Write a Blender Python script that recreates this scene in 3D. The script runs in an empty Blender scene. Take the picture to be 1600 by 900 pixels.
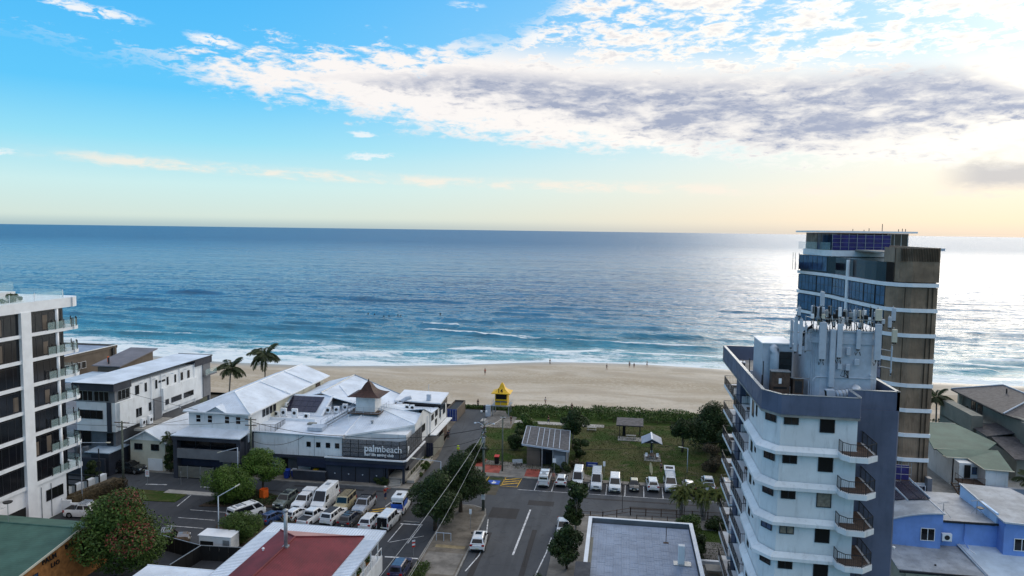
import bpy, math, random, os
import numpy as np
from mathutils import Vector, Matrix, noise as mnoise
from math import radians as R, sin, cos, pi
random.seed(7); rng = np.random.default_rng(7)
S = bpy.context.scene
COL = S.collection

# ------------------------------------------------------------------ camera
H = 42.0
cam = bpy.data.objects.new('camera', bpy.data.cameras.new('camera')); COL.objects.link(cam)
cam.data.sensor_width = 36.0; cam.data.lens = 36.0 * 1150 / 1600
cam.data.clip_start = 0.5; cam.data.clip_end = 80000
cam.location = (0, 0, H)
cam.rotation_mode = 'QUATERNION'
cam.rotation_quaternion = (Matrix.Rotation(R(8.5), 3, 'Z') @ Matrix.Rotation(R(90 - 4.499), 3, 'X')
                           @ Matrix.Rotation(math.atan(21 / 1600), 3, 'Z')).to_quaternion()
S.camera = cam

# ------------------------------------------------------------------ light and sky
S.view_settings.view_transform = 'Standard'; S.view_settings.look = 'None'
S.view_settings.exposure = 0.0; S.view_settings.gamma = 1.0
SUN_AZ, SUN_EL = R(29), R(20)          # azimuth from +Y towards +X
sd = bpy.data.lights.new('sun', 'SUN'); sd.energy = 1.5; sd.angle = R(46); sd.color = (1, .9, .76)
sun = bpy.data.objects.new('sun', sd); COL.objects.link(sun); sun.location = (200, 200, 200)
sdir = Vector((sin(SUN_AZ) * cos(SUN_EL), cos(SUN_AZ) * cos(SUN_EL), sin(SUN_EL)))
sun.rotation_mode = 'QUATERNION'; sun.rotation_quaternion = sdir.to_track_quat('Z', 'Y')

class NT:                                # small node-tree writer
    def __init__(s, tree): s.t = tree; s.n = tree.nodes; s.l = tree.links
    def node(s, typ, **kw):
        n = s.n.new(typ)
        for k, v in kw.items(): setattr(n, k, v)
        return n
    def put(s, sock, v):
        if v is None: return
        if hasattr(v, 'is_output') or isinstance(v, bpy.types.NodeSocket): s.l.new(v, sock)
        else: sock.default_value = v
    def m(s, op, a, b=None, c=None, clamp=False):
        n = s.node('ShaderNodeMath', operation=op, use_clamp=clamp)
        s.put(n.inputs[0], a); s.put(n.inputs[1], b); s.put(n.inputs[2], c)
        return n.outputs[0]
    def ss(s, v, lo, hi, a=0., b=1., smooth=True):
        n = s.node('ShaderNodeMapRange', interpolation_type='SMOOTHSTEP' if smooth else 'LINEAR')
        s.put(n.inputs['Value'], v); s.put(n.inputs['From Min'], lo); s.put(n.inputs['From Max'], hi)
        s.put(n.inputs['To Min'], a); s.put(n.inputs['To Max'], b)
        return n.outputs[0]
    def mix(s, f, a, b, blend='MIX'):
        n = s.node('ShaderNodeMix', data_type='RGBA', blend_type=blend)
        s.put(n.inputs[0], f); s.put(n.inputs[6], a if not isinstance(a, tuple) else (*a[:3], 1))
        s.put(n.inputs[7], b if not isinstance(b, tuple) else (*b[:3], 1))
        return n.outputs[2]
    def noise(s, vec, scale, detail=4, rough=.55, dist=0):
        n = s.node('ShaderNodeTexNoise'); s.put(n.inputs['Vector'], vec)
        n.inputs['Scale'].default_value = scale; n.inputs['Detail'].default_value = detail
        n.inputs['Roughness'].default_value = rough; n.inputs['Distortion'].default_value = dist
        return n.outputs['Fac']
    def mapping(s, vec, scale=(1, 1, 1), loc=(0, 0, 0), rot=(0, 0, 0)):
        n = s.node('ShaderNodeMapping'); s.put(n.inputs['Vector'], vec)
        n.inputs['Scale'].default_value = scale; n.inputs['Location'].default_value = loc
        n.inputs['Rotation'].default_value = rot
        return n.outputs[0]
    def ramp(s, f, stops, interp='LINEAR'):
        n = s.node('ShaderNodeValToRGB'); s.put(n.inputs[0], f); cr = n.color_ramp; cr.interpolation = interp
        while len(cr.elements) < len(stops): cr.elements.new(.5)
        for e, (p, c) in zip(cr.elements, stops): e.position = p; e.color = (*c, 1) if len(c) == 3 else c
        return n.outputs[0]
    def curve(s, f, pts, lo, hi):        # piecewise curve: f in degrees -> value
        n = s.node('ShaderNodeFloatCurve'); c = n.mapping.curves[0]
        xs = [p[0] for p in pts]
        a, b = xs[0], xs[-1]
        for i, (x, y) in enumerate(pts):
            X, Y = (x - a) / (b - a), (y - lo) / (hi - lo)
            if i < 2: c.points[i].location = (X, Y)
            else: c.points.new(X, Y)
        for p in c.points: p.handle_type = 'AUTO_CLAMPED'
        n.mapping.update()
        t = s.ss(f, a, b, smooth=False)
        s.put(n.inputs['Value'], t)
        return s.ss(n.outputs[0], 0, 1, lo, hi, smooth=False)

def srgb(r, g, b):
    f = lambda c: (c / 255 / 12.92) if c / 255 <= .04045 else ((c / 255 + .055) / 1.055) ** 2.4
    return (f(r), f(g), f(b))

W = bpy.data.worlds.new('World'); S.world = W; W.use_nodes = True
w = NT(W.node_tree); w.n.clear()
tc = w.node('ShaderNodeTexCoord').outputs['Generated']
sep = w.node('ShaderNodeSeparateXYZ'); w.l.new(tc, sep.inputs[0])
X_, Y_, Z_ = sep.outputs
az = w.m('MULTIPLY', w.m('ARCTAN2', X_, Y_), 180 / pi)              # degrees right of +Y
el = w.m('MULTIPLY', w.m('ARCSINE', Z_), 180 / pi)
sky = w.node('ShaderNodeTexSky', sky_type='NISHITA', sun_disc=False)
sky.sun_elevation = SUN_EL; sky.sun_rotation = SUN_AZ; sky.air_density = 1.3; sky.dust_density = 1.0; sky.ozone_density = 2.5
nish = w.mix(1.0, sky.outputs[0], (.12, .12, .12), 'MULTIPLY')
elp = w.ss(el, -2, 40, smooth=False)
def sr(r, g, b, k=1.0):
    q = srgb(r, g, b); return tuple(c * k for c in q)
def e01(e): return (e + 2) / 42
blue = w.ramp(elp, [(0, sr(150, 178, 190)), (e01(0.05), sr(176, 200, 204)), (e01(.7), sr(214, 232, 224)), (e01(3.0), sr(205, 240, 242)),
                    (e01(6), sr(150, 226, 250)), (e01(9.5), sr(92, 202, 255)), (e01(17), sr(66, 184, 252)), (1, sr(40, 140, 230))])
warm = w.ramp(elp, [(0, sr(225, 205, 180)), (e01(0.05), sr(222, 210, 198)), (e01(1), sr(244, 224, 200)), (e01(5), sr(242, 238, 228)),
                    (e01(10), sr(200, 232, 246)), (e01(20), sr(125, 200, 248)), (1, sr(80, 160, 235))])
wf = w.ss(az, -34, 34)
wf = w.m('MULTIPLY', wf, w.ss(az, 110, 60))
base = w.mix(wf, blue, warm)
base = w.mix(.06, base, nish)
# clouds: azimuth and elevation of a high sheet, noise on the sheet itself
inv = w.m('DIVIDE', 1.0, w.m('MAXIMUM', w.m('ADD', Z_, .045), .02))
cmb = w.node('ShaderNodeCombineXYZ'); w.l.new(w.m('MULTIPLY', X_, inv), cmb.inputs[0]); w.l.new(w.m('MULTIPLY', Y_, inv), cmb.inputs[1])
P = cmb.outputs[0]
cm2 = w.node('ShaderNodeCombineXYZ'); w.l.new(az, cm2.inputs[0]); w.l.new(el, cm2.inputs[1])
Q = cm2.outputs[0]
nbig = w.noise(w.mapping(Q, (.10, .30, 1), rot=(0, 0, R(6))), 1.0, 5, .6)
nmid = w.noise(w.mapping(Q, (.28, .95, 1), rot=(0, 0, R(5))), 1.0, 8, .62, .3)
nfin = w.noise(w.mapping(Q, (.9, 2.6, 1), rot=(0, 0, R(8))), 1.0, 8, .65, .5)
wob = w.m('ADD', w.m('MULTIPLY', w.m('SUBTRACT', nmid, .5), 5.0), w.m('MULTIPLY', w.m('SUBTRACT', nfin, .5), 3.0))
lo = w.curve(az, [(-60, 12.5), (-35, 11.2), (-28.6, 9.9), (-23, 9.4), (-17.8, 8.3), (-13.5, 7.5), (-5.5, 6.7), (8.5, 5.7), (21, 5.0), (27, 5.0), (50, 5), (90, 8), (150, 20)], 0, 40)
hi = w.curve(az, [(-60, 11.5), (-35, 11.5), (-28.6, 12.1), (-23, 12.9), (-13.5, 13.7), (-10.5, 14.2), (-6.5, 16.0), (-2, 21), (5, 34), (20, 39), (50, 39), (90, 30), (150, 22)], 0, 40)
elw = w.m('ADD', el, wob)
inlo = w.ss(w.m('SUBTRACT', elw, lo), -.7, .8)
inhi = w.ss(w.m('SUBTRACT', hi, w.m('ADD', elw, w.m('MULTIPLY', wob, .6))), -.5, 1.3)
dens = w.m('MULTIPLY', inlo, inhi)
holes = w.ss(w.m('ADD', w.m('MULTIPLY', nmid, .6), w.m('MULTIPLY', nfin, .4)), .43, .55)
# the lower body of the bank is solid, its upper half broken
solid = w.ss(w.m('SUBTRACT', el, lo), 8.2, 5.0)
dens = w.m('MULTIPLY', dens, w.m('MAXIMUM', solid, w.m('MAXIMUM', holes, w.ss(az, 14, 26, 0, .25))))
# grey undersides
gc = w.curve(az, [(-40, 11), (-13, 10.9), (-5, 10.2), (1, 9.5), (8, 8.8), (15, 8.7), (21, 9.1), (26, 8.4), (60, 8)], 0, 40)
gw = w.curve(az, [(-40, .2), (-20, .4), (-12, 1.2), (0, 2.0), (9, 2.9), (16, 2.8), (21, 2.4), (25, 1.2), (28, .4), (60, .3)], 0, 40)
gfade = w.ss(az, -26, -10); gd = w.m('ABSOLUTE', w.m('SUBTRACT', w.m('ADD', el, w.m('MULTIPLY', wob, .42)), gc))
grey = w.m('MULTIPLY', w.ss(w.m('DIVIDE', gd, gw), 1.25, .35), w.ss(w.m('ADD', w.m('ADD', w.m('MULTIPLY', nbig, .2), w.m('MULTIPLY', nmid, .58)), w.m('MULTIPLY', nfin, .22)), .37, .57, .2, 1))
grey2 = w.m('MULTIPLY', w.ss(w.m('ADD', w.m('MULTIPLY', nfin, .5), w.m('MULTIPLY', nmid, .5)), .52, .64), .35)
grey2 = w.m('MULTIPLY', grey2, w.ss(az, -40, 0, .3, 1))
grey = w.m('MULTIPLY', grey, gfade)
low_g = w.m('MULTIPLY', w.ss(w.m('ABSOLUTE', w.m('SUBTRACT', w.m('ADD', el, w.m('MULTIPLY', wob, .3)), 3.9)), 1.3, .3), w.ss(az, 20.5, 24))
lit = w.mix(w.ss(az, -20, 30), sr(250, 246, 244, 1.0), sr(255, 250, 240, 1.08))
ccol = w.mix(w.m('MINIMUM', w.m('ADD', w.m('MULTIPLY', grey, .95), grey2), 1.0), lit, sr(160, 170, 194))
col = w.mix(dens, base, ccol)
col = w.mix(w.m('MULTIPLY', low_g, .8), col, sr(190, 190, 195))
# thin veil low over the horizon and a few stray puffs
veil = w.m('MULTIPLY', w.ss(w.m('ABSOLUTE', w.m('SUBTRACT', w.m('ADD', el, w.m('MULTIPLY', wob, .18)), w.curve(az, [(-60, 5), (-38, 4.5), (-34, 4.3), (-20, 3.8), (0, 3.4), (20, 3.1), (60, 3)], 0, 40))), .62, .1),
            w.ss(nmid, .42, .6, .12, .8))
col = w.mix(w.m('MULTIPLY', veil, w.ss(az, -44, -36)), col, sr(250, 240, 226))
def puff(a0, e0, ra, re, tilt, k):
    global col
    da = w.m('SUBTRACT', az, a0); de = w.m('SUBTRACT', w.m('ADD', el, w.m('MULTIPLY', wob, .25)), e0)
    de = w.m('SUBTRACT', de, w.m('MULTIPLY', da, tilt))
    q = w.m('ADD', w.m('POWER', w.m('DIVIDE', da, ra), 2.0), w.m('POWER', w.m('DIVIDE', de, re), 2.0))
    f = w.m('MULTIPLY', w.m('MULTIPLY', w.ss(q, 1.3, .1), w.ss(nfin, .36, .56)), k)
    col = w.mix(f, col, sr(250, 250, 250))
puff(-38.3, 14.0, 3.9, .36, -.10, .9); puff(-30.3, 12.9, 2.0, .42, -.12, .95); puff(-20, 7.0, 1.2, .25, 0, .75); puff(-19.4, 5.45, 2.0, .26, .02, .7); puff(-43.5, 4.6, 1.4, .22, 0, .6)
puff(-12.2, 16.5, 1.5, .3, -.1, .55); puff(-7.2, 14.3, 1.0, .5, .2, .8); puff(-3.5, 14.6, 1.6, .3, 0, .6)
# unseen broken cloud added all round above the frame, to whiten the ambient light
cfield = w.noise(w.mapping(P, (1.1, 1.6, 1)), .9, 6, .6, .3)
hc = w.m('MULTIPLY', w.ss(cfield, .36, .52), w.ss(el, 22, 34))
col = w.mix(w.m('MULTIPLY', hc, .85), col, w.mix(w.ss(nmid, .4, .65, 0, .6), w.mix(w.ss(az, -20, 40), sr(252, 250, 248), sr(255, 248, 235, 1.9)), sr(190, 196, 212)))
# glow round the veiled sun (right of the picture)
dt = w.node('ShaderNodeVectorMath', operation='DOT_PRODUCT'); w.l.new(tc, dt.inputs[0]); dt.inputs[1].default_value = tuple(sdir)
ang = w.m('MULTIPLY', w.m('ARCCOSINE', w.m('MINIMUM', dt.outputs['Value'], 1.0)), 180 / pi)
glow = w.m('ADD', w.m('MULTIPLY', w.m('POWER', 2.718, w.m('DIVIDE', ang, -7.0)), .14), w.m('MULTIPLY', w.m('POWER', 2.718, w.m('DIVIDE', ang, -22.0)), .13))
glc = w.mix(1.0, (1, .95, .88), (1, 1, 1), 'MULTIPLY')
gl = w.node('ShaderNodeVectorMath', operation='SCALE'); w.l.new(glc, gl.inputs[0]); w.l.new(glow, gl.inputs['Scale'])
fin = w.mix(1.0, col, gl.outputs[0], 'ADD')
bg = w.node('ShaderNodeBackground'); w.l.new(fin, bg.inputs[0]); bg.inputs[1].default_value = 1.0
wo = w.node('ShaderNodeOutputWorld'); w.l.new(bg.outputs[0], wo.inputs[0])

# ------------------------------------------------------------------ materials
def material(name, col, rough=.65, var=.12, scale=.6, bump=0., bscale=30., metal=0., spec=.25, dirt=None, ribs=None, leaf=False, coat=0., alpha=None, trans=0.):
    m = bpy.data.materials.new(name); m.use_nodes = True; t = NT(m.node_tree)
    b = t.n['Principled BSDF']
    oc = t.node('ShaderNodeTexCoord').outputs['Object']
    c = (*col, 1)
    if var > 0:
        f = t.noise(oc, scale, 6, .6)
        dk = tuple(max(0, x * (1 - var * 1.6)) for x in col); lt = tuple(min(1, x * (1 + var)) for x in col)
        c = t.mix(t.ss(f, .32, .68), dk, lt)
    if dirt:
        f2 = t.noise(t.mapping(oc, (1, 1, .18)), 2.2, 5, .65)
        c = t.mix(t.ss(f2, .5, .78, 0, dirt[1]), c, dirt[0])
    if leaf:
        gi = t.node('ShaderNodeNewGeometry').outputs['Random Per Island']
        c = t.mix(t.ss(gi, 0, 1, 0, .8), c, tuple(min(1, x * k) for x, k in zip(col, (2.1, 1.9, 1.5))))
        c = t.mix(t.ss(t.noise(oc, .55, 3), .4, .62, 0, .55), c, tuple(x * .45 for x in col))
    t.put(b.inputs['Base Color'], c)
    if var > 0 and not leaf and not ribs:
        t.put(b.inputs['Roughness'], t.ss(t.noise(oc, scale * 3, 4), .3, .7, max(.03, rough - .1), min(1, rough + .12)))
    else: b.inputs['Roughness'].default_value = rough
    b.inputs['Metallic'].default_value = metal; b.inputs['Specular IOR Level'].default_value = spec
    b.inputs['Coat Weight'].default_value = coat
    if trans: b.inputs['Transmission Weight'].default_value = trans; b.inputs['IOR'].default_value = 1.45
    if alpha is not None: b.inputs['Alpha'].default_value = alpha
    hgt = None
    if ribs:                               # ribs = (axis, pitch): sheet-metal ribs as relief
        ax, pitch = ribs
        sp = t.node('ShaderNodeSeparateXYZ'); t.l.new(oc, sp.inputs[0])
        s_ = t.m('SINE', t.m('MULTIPLY', sp.outputs['XYZ'.index(ax)], 2 * pi / pitch))
        hgt = t.m('MULTIPLY', t.m('POWER', t.m('ABSOLUTE', s_), 6.0), .9)
    if bump:
        nb = t.noise(oc, bscale, 4)
        hgt = nb if hgt is None else t.m('ADD', hgt, t.m('MULTIPLY', nb, .4))
    if hgt is not None:
        bp = t.node('ShaderNodeBump'); bp.inputs['Strength'].default_value = bump or .4; bp.inputs['Distance'].default_value = .04
        t.l.new(hgt, bp.inputs['Height']); t.l.new(bp.outputs[0], b.inputs['Normal'])
    return m
_M = {}
def M(name, *a, **k):
    if name not in _M: _M[name] = material(name, *a, **k)
    return _M[name]
GR = (.12, .11, .10)
M('white_wall', (.70, .72, .74), .6, .07, .3, dirt=((.36, .35, .33), .5), bump=.1)
M('tower_white', (.72, .74, .76), .55, .07, .25, dirt=((.34, .35, .36), .5), bump=.15, bscale=12)
M('tower_slate', (.105, .125, .19), .6, .12, .3, dirt=((.05, .06, .09), .4))
M('tower_slate_dark', (.06, .075, .125), .6, .1, .3)
M('roof_white', (.62, .68, .76), .62, .10, .25, dirt=((.38, .38, .38), .4), ribs=('X', .76), bump=.45)
M('roof_white_y', (.62, .68, .76), .62, .10, .25, dirt=((.38, .38, .38), .4), ribs=('Y', .76), bump=.45)
M('roof_bluegrey', (.26, .31, .40), .62, .10, .4, dirt=((.16, .17, .2), .4), ribs=('X', .6), bump=.3)
M('roof_green', (.06, .125, .10), .62, .14, .35, dirt=((.05, .08, .07), .5), ribs=('Y', .7), bump=.25)
M('roof_red', (.15, .022, .028), .62, .16, .4, dirt=((.07, .02, .02), .5), ribs=('X', .5), bump=.35)
M('roof_tile', (.085, .080, .085), .62, .25, 1.5, ribs=('X', .34), bump=.5)
M('roof_tile_y', (.085, .080, .085), .62, .25, 1.5, ribs=('Y', .34), bump=.5)
M('roof_red_sheen', (.40, .22, .20), .6, .1, .4, ribs=('X', .5), bump=.3)  # paler red for the far hip: grazing sky reflection put into the colour
M('shingle_brown', (.055, .026, .020), .62, .25, 2.0, ribs=('Z', .3), bump=.4)
M('trim_white', (.75, .77, .8), .5, .05)
M('trim_dark', (.025, .028, .035), .5, .1)
M('charcoal', (.035, .04, .055), .6, .15, .4)
M('charcoal_blue', (.022, .028, .055), .6, .15, .4)
M('grey_wall', (.16, .165, .18), .65, .12, .4)
M('brown_grey', (.13, .105, .085), .65, .10, .4)
M('brown_roof', (.17, .16, .175), .62, .10, .4, ribs=('Y', .6), bump=.2)
M('cream_wall', (.55, .52, .42), .7, .08, .4)
M('khaki_wall', (.20, .20, .175), .8, .08, .4)
M('brick_tan', (.40, .17, .055), .8, .18, 1.5, bump=.4, bscale=40)
M('bronze', (.26, .185, .13), .45, .22, .25, metal=.15, ribs=('X', .42), bump=.5, dirt=((.045, .03, .02), .5))
M('bronze_dark', (.05, .035, .022), .5, .2, .4)
M('blue_wall', (.17, .30, .66), .6, .07, .5, dirt=((.10, .19, .42), .35))
M('blue_wall_lt', (.42, .62, .88), .6, .05, .5)
M('roof_grey', (.30, .33, .37), .62, .16, .5, ribs=('X', .5), bump=.2, dirt=((.12, .12, .12), .5))
M('roof_lightblue', (.44, .53, .62), .62, .1, .5, ribs=('X', .5), bump=.2)
M('solar', (.018, .016, .035), .18, .1, 2.0, spec=.6)
M('glass', (.008, .009, .012), .10, .0, spec=.45)
M('glass_blue', (.05, .09, .17), .08, .25, .7, spec=.8)
M('glass_brown', (.035, .028, .026), .12, .3, .8, spec=.6)
M('curtain', (.22, .19, .15), .7, .2, 3.0)
M('glass_rail', (.55, .75, .74), .05, 0, spec=.6, alpha=.17)
M('metal_grey', (.33, .35, .37), .4, .1, 2., metal=.5)
M('metal_light', (.43, .48, .55), .45, .06, 2.)
M('metal_dark', (.03, .03, .033), .45, .1, 2.)
M('black', (.012, .012, .013), .6, 0)
M('purple_cloth', (.04, .035, .15), .8, .2, 1.2)
M('concrete', (.30, .29, .27), .85, .14, .6, dirt=((.15, .14, .13), .4), bump=.2)
M('wood_pole', (.115, .13, .105), .85, .2, 2.5, bump=.4)
M('timber', (.09, .06, .045), .8, .2, 2.)
M('bark', (.10, .075, .055), .9, .25, 3., bump=.5)
M('bark_pale', (.24, .21, .18), .9, .25, 3., bump=.5)
M('leaf_dark', (.028, .048, .015), .6, .3, .5, leaf=True)
M('leaf_mid', (.050, .088, .018), .6, .3, .5, leaf=True)
M('leaf_bright', (.062, .115, .018), .6, .3, .5, leaf=True)
M('leaf_grey', (.06, .062, .042), .7, .3, .5, leaf=True)
M('leaf_brown', (.07, .055, .035), .7, .3, .5, leaf=True)
M('flower_red', (.15, .038, .03), .6, .3, .5, leaf=True)
M('palm_leaf', (.035, .05, .018), .55, .3, 1.0, leaf=True)
M('cane_leaf', (.07, .085, .018), .55, .3, 1.0, leaf=True)
M('yellow', (.72, .42, .02), .5, .08, 2.)
M('orange', (.75, .13, .02), .5, .08, 2.)
M('red', (.5, .03, .02), .5, .08, 2.)
M('blue_bin', (.02, .05, .30), .5, .1, 2.)
M('blue_container', (.025, .05, .22), .55, .2, 1.5, ribs=('X', .5), bump=.4)
M('skin', (.35, .19, .12), .6, .05)
M('rubber', (.012, .012, .012), .8, .1)
M('rim', (.35, .36, .38), .3, .05, metal=.7)
M('lamp_white', (.8, .8, .8), .3, 0); M('lamp_red', (.35, .01, .01), .3, 0)
M('plate', (.6, .6, .45), .5, 0)
def paint(nm, c, metal=0.): return M('paint_' + nm, c, .28, .03, .8, metal=metal, spec=.5, coat=.6)

# ------------------------------------------------------------------ object helpers
def props(o, label=None, cat=None, group=None, kind=None):
    for k, v in (('label', label), ('category', cat), ('group', group), ('kind', kind)):
        if v: o[k] = v
    return o
def thing(name, label, cat, loc=(0, 0, 0), group=None, rz=0):
    o = bpy.data.objects.new(name, None); COL.objects.link(o); o.location = loc; o.rotation_euler = (0, 0, rz)
    o.empty_display_size = .3
    return props(o, label, cat, group)
def base_of(o):
    v = Vector((0, 0, 0))
    while o is not None: v += Vector(o.location); o = o.parent
    return v
class MB:
    def __init__(s): s.v = []; s.f = []
    def box(s, x0, x1, y0, y1, z0, z1):
        n = len(s.v); s.v += [(x, y, z) for z in (z0, z1) for y in (y0, y1) for x in (x0, x1)]
        s.f += [tuple(n + i for i in q) for q in ((0, 2, 3, 1), (4, 5, 7, 6), (0, 1, 5, 4), (2, 6, 7, 3), (0, 4, 6, 2), (1, 3, 7, 5))]
        return s
    def obox(s, o, a, b, c):             # box from corner o with edge vectors a, b, c
        o, a, b, c = map(Vector, (o, a, b, c)); n = len(s.v)
        s.v += [tuple(o + a * i + b * j + c * k) for k in (0, 1) for j in (0, 1) for i in (0, 1)]
        fl = a.cross(b).dot(c) < 0
        for q in ((0, 2, 3, 1), (4, 5, 7, 6), (0, 1, 5, 4), (2, 6, 7, 3), (0, 4, 6, 2), (1, 3, 7, 5)):
            q = tuple(n + i for i in q); s.f.append(q[::-1] if fl else q)
        return s
    def face(s, *pts):
        n = len(s.v); s.v += [tuple(p) for p in pts]; s.f.append(tuple(range(n, n + len(pts)))); return s
    def prism(s, poly, z0, z1):          # poly counter-clockwise; z may be a function of (x,y)
        f0 = z0 if callable(z0) else (lambda x, y: z0); f1 = z1 if callable(z1) else (lambda x, y: z1)
        n = len(s.v); k = len(poly)
        ar = sum(poly[i][0] * poly[(i + 1) % k][1] - poly[(i + 1) % k][0] * poly[i][1] for i in range(k))
        if ar < 0: poly = poly[::-1]
        s.v += [(x, y, f0(x, y)) for x, y in poly] + [(x, y, f1(x, y)) for x, y in poly]
        s.f.append(tuple(range(n + k - 1, n - 1, -1))); s.f.append(tuple(range(n + k, n + 2 * k)))
        for i in range(k): j = (i + 1) % k; s.f.append((n + i, n + j, n + k + j, n + k + i))
        return s
    def slab(s, pts, t):                 # sloping sheet of thickness t under the given top outline
        n = len(s.v); k = len(pts)
        nz = (Vector(pts[1]) - Vector(pts[0])).cross(Vector(pts[2]) - Vector(pts[1])).z
        if nz < 0: pts = pts[::-1]
        s.v += [(p[0], p[1], p[2] - t) for p in pts] + [tuple(p) for p in pts]
        s.f.append(tuple(range(n + k - 1, n - 1, -1))); s.f.append(tuple(range(n + k, n + 2 * k)))
        for i in range(k): j = (i + 1) % k; s.f.append((n + i, n + j, n + k + j, n + k + i))
        return s
    def tube(s, path, r, k=6, cap=True):
        path = [Vector(p) for p in path]; rs = r if isinstance(r, (list, tuple)) else [r] * len(path); n0 = len(s.v)
        for i, p in enumerate(path):
            d = (path[min(i + 1, len(path) - 1)] - path[max(i - 1, 0)]).normalized()
            u = d.cross(Vector((0, 0, 1)) if abs(d.z) < .95 else Vector((1, 0, 0))).normalized(); v = d.cross(u)
            for j in range(k): a = 2 * pi * j / k; s.v.append(tuple(p + (u * cos(a) + v * sin(a)) * rs[i]))
        for i in range(len(path) - 1):
            for j in range(k):
                a = n0 + i * k + j; b = n0 + i * k + (j + 1) % k; s.f.append((a, a + k, b + k, b))
        if cap:
            s.f.append(tuple(n0 + j for j in range(k))); s.f.append(tuple(n0 + (len(path) - 1) * k + j for j in range(k - 1, -1, -1)))
        return s
    def lathe(s, c, prof, k=12):         # prof: (r, z)
        n0 = len(s.v)
        for r, z in prof:
            for j in range(k): a = 2 * pi * j / k; s.v.append((c[0] + r * cos(a), c[1] + r * sin(a), c[2] + z))
        for i in range(len(prof) - 1):
            for j in range(k): a = n0 + i * k + j; b = n0 + i * k + (j + 1) % k; s.f.append((a, b, b + k, a + k))
        s.f.append(tuple(n0 + j for j in range(k - 1, -1, -1))); s.f.append(tuple(n0 + (len(prof) - 1) * k + j for j in range(k)))
        return s
    def build(s, name, mat, parent=None, smooth=False, label=None, local=False, bevel=0):
        me = bpy.data.meshes.new(name)
        off = Vector((0, 0, 0)) if (parent is None or local) else base_of(parent)
        me.from_pydata([(x - off.x, y - off.y, z - off.z) for x, y, z in s.v], [], s.f)
        me.materials.append(_M[mat] if isinstance(mat, str) else mat)
        if smooth: me.shade_smooth()
        me.update()
        o = bpy.data.objects.new(name, me); COL.objects.link(o)
        if parent is not None: o.parent = parent
        if bevel:
            b = o.modifiers.new('bevel', 'BEVEL'); b.width = bevel; b.segments = 2; b.limit_method = 'ANGLE'
        if label: o['label'] = label
        return o
def np_mesh(name, verts, quads, mat, parent=None, smooth=False, k=4):
    me = bpy.data.meshes.new(name); nv, nf = len(verts), len(quads)
    me.vertices.add(nv); me.vertices.foreach_set('co', np.asarray(verts, 'f').ravel())
    me.loops.add(nf * k); me.loops.foreach_set('vertex_index', np.asarray(quads, 'i').ravel())
    me.polygons.add(nf); me.polygons.foreach_set('loop_start', np.arange(0, nf * k, k, dtype='i')); me.polygons.foreach_set('loop_total', np.full(nf, k, 'i'))
    if smooth: me.polygons.foreach_set('use_smooth', np.ones(nf, bool))
    me.materials.append(_M[mat] if isinstance(mat, str) else mat); me.update(calc_edges=True); me.validate()
    o = bpy.data.objects.new(name, me); COL.objects.link(o)
    if parent is not None: o.parent = parent
    return o
def copy_tree(o, parent=None):
    c = o.copy(); COL.objects.link(c)
    if parent is not None: c.parent = parent
    for ch in list(o.children): copy_tree(ch, c)
    return c
def struct(o): o['kind'] = 'structure'; return o
def B(x0, x1, y0, y1, z0, z1): return MB().box(x0, x1, y0, y1, z0, z1)

def window(parent, p, u, w_, h, n, frame='trim_dark', glass='glass', mull=1, tr=0, t=.07, name='window', d=.06):
    """frame with mullions on a wall: p = lower corner on the wall face, u = direction along it, n = outward"""
    p, u, n = Vector(p), Vector(u).normalized(), Vector(n).normalized(); z = Vector((0, 0, 1))
    m = MB()
    m.obox(p, u * w_, z * t, n * d); m.obox(p + z * (h - t), u * w_, z * t, n * d)
    m.obox(p + z * t, u * t, z * (h - 2 * t), n * d); m.obox(p + u * (w_ - t) + z * t, u * t, z * (h - 2 * t), n * d)
    for i in range(1, mull): m.obox(p + u * (w_ * i / mull - t / 2) + z * t, u * t, z * (h - 2 * t), n * d * .9)
    for i in range(1, tr + 1): m.obox(p + u * t + z * (h * i / (tr + 1) - t / 2), u * (w_ - 2 * t), z * t, n * d * .8)
    f = m.build(name, frame, parent)
    MB().obox(p + u * t * .9 + z * t * .9, u * (w_ - 1.8 * t), z * (h - 1.8 * t), n * d * .45).build('pane', glass, f)
    return f
def sill(parent, p, u, w_, n, mat='trim_white'):
    p, u, n = Vector(p), Vector(u).normalized(), Vector(n).normalized()
    return MB().obox(p - u * .06 - Vector((0, 0, .08)), u * (w_ + .12), Vector((0, 0, .08)), n * .14).build('sill', mat, parent)
def railing(parent, path, h=1.05, mat='metal_dark', pitch=.13, name='railing', bal=True, rail=.025):
    m = MB()
    for a, b in zip(path[:-1], path[1:]):
        a, b = Vector(a), Vector(b); L = (b - a).length; d = (b - a) / L
        up = Vector((0, 0, 1))
        sd_ = d.cross(up).normalized()
        m.obox(a + up * (h - .05) - sd_ * rail, d * L, sd_ * 2 * rail, up * .05)
        m.obox(a + up * .08 - sd_ * rail * .6, d * L, sd_ * rail * 1.2, up * .035)
        if bal:
            k = max(1, int(L / pitch))
            for i in range(k + 1):
                q = a + d * (L * i / k); r = .022 if i % 8 == 0 else .009
                m.obox(q - sd_ * r - d * r, sd_ * 2 * r, d * 2 * r, up * h)
        else:
            k = max(1, int(round(L / 1.6)))
            for i in range(k + 1):
                q = a + d * (L * i / k); m.obox(q - sd_ * .025 - d * .025, sd_ * .05, d * .05, up * h)
    return m.build(name, mat, parent)
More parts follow.
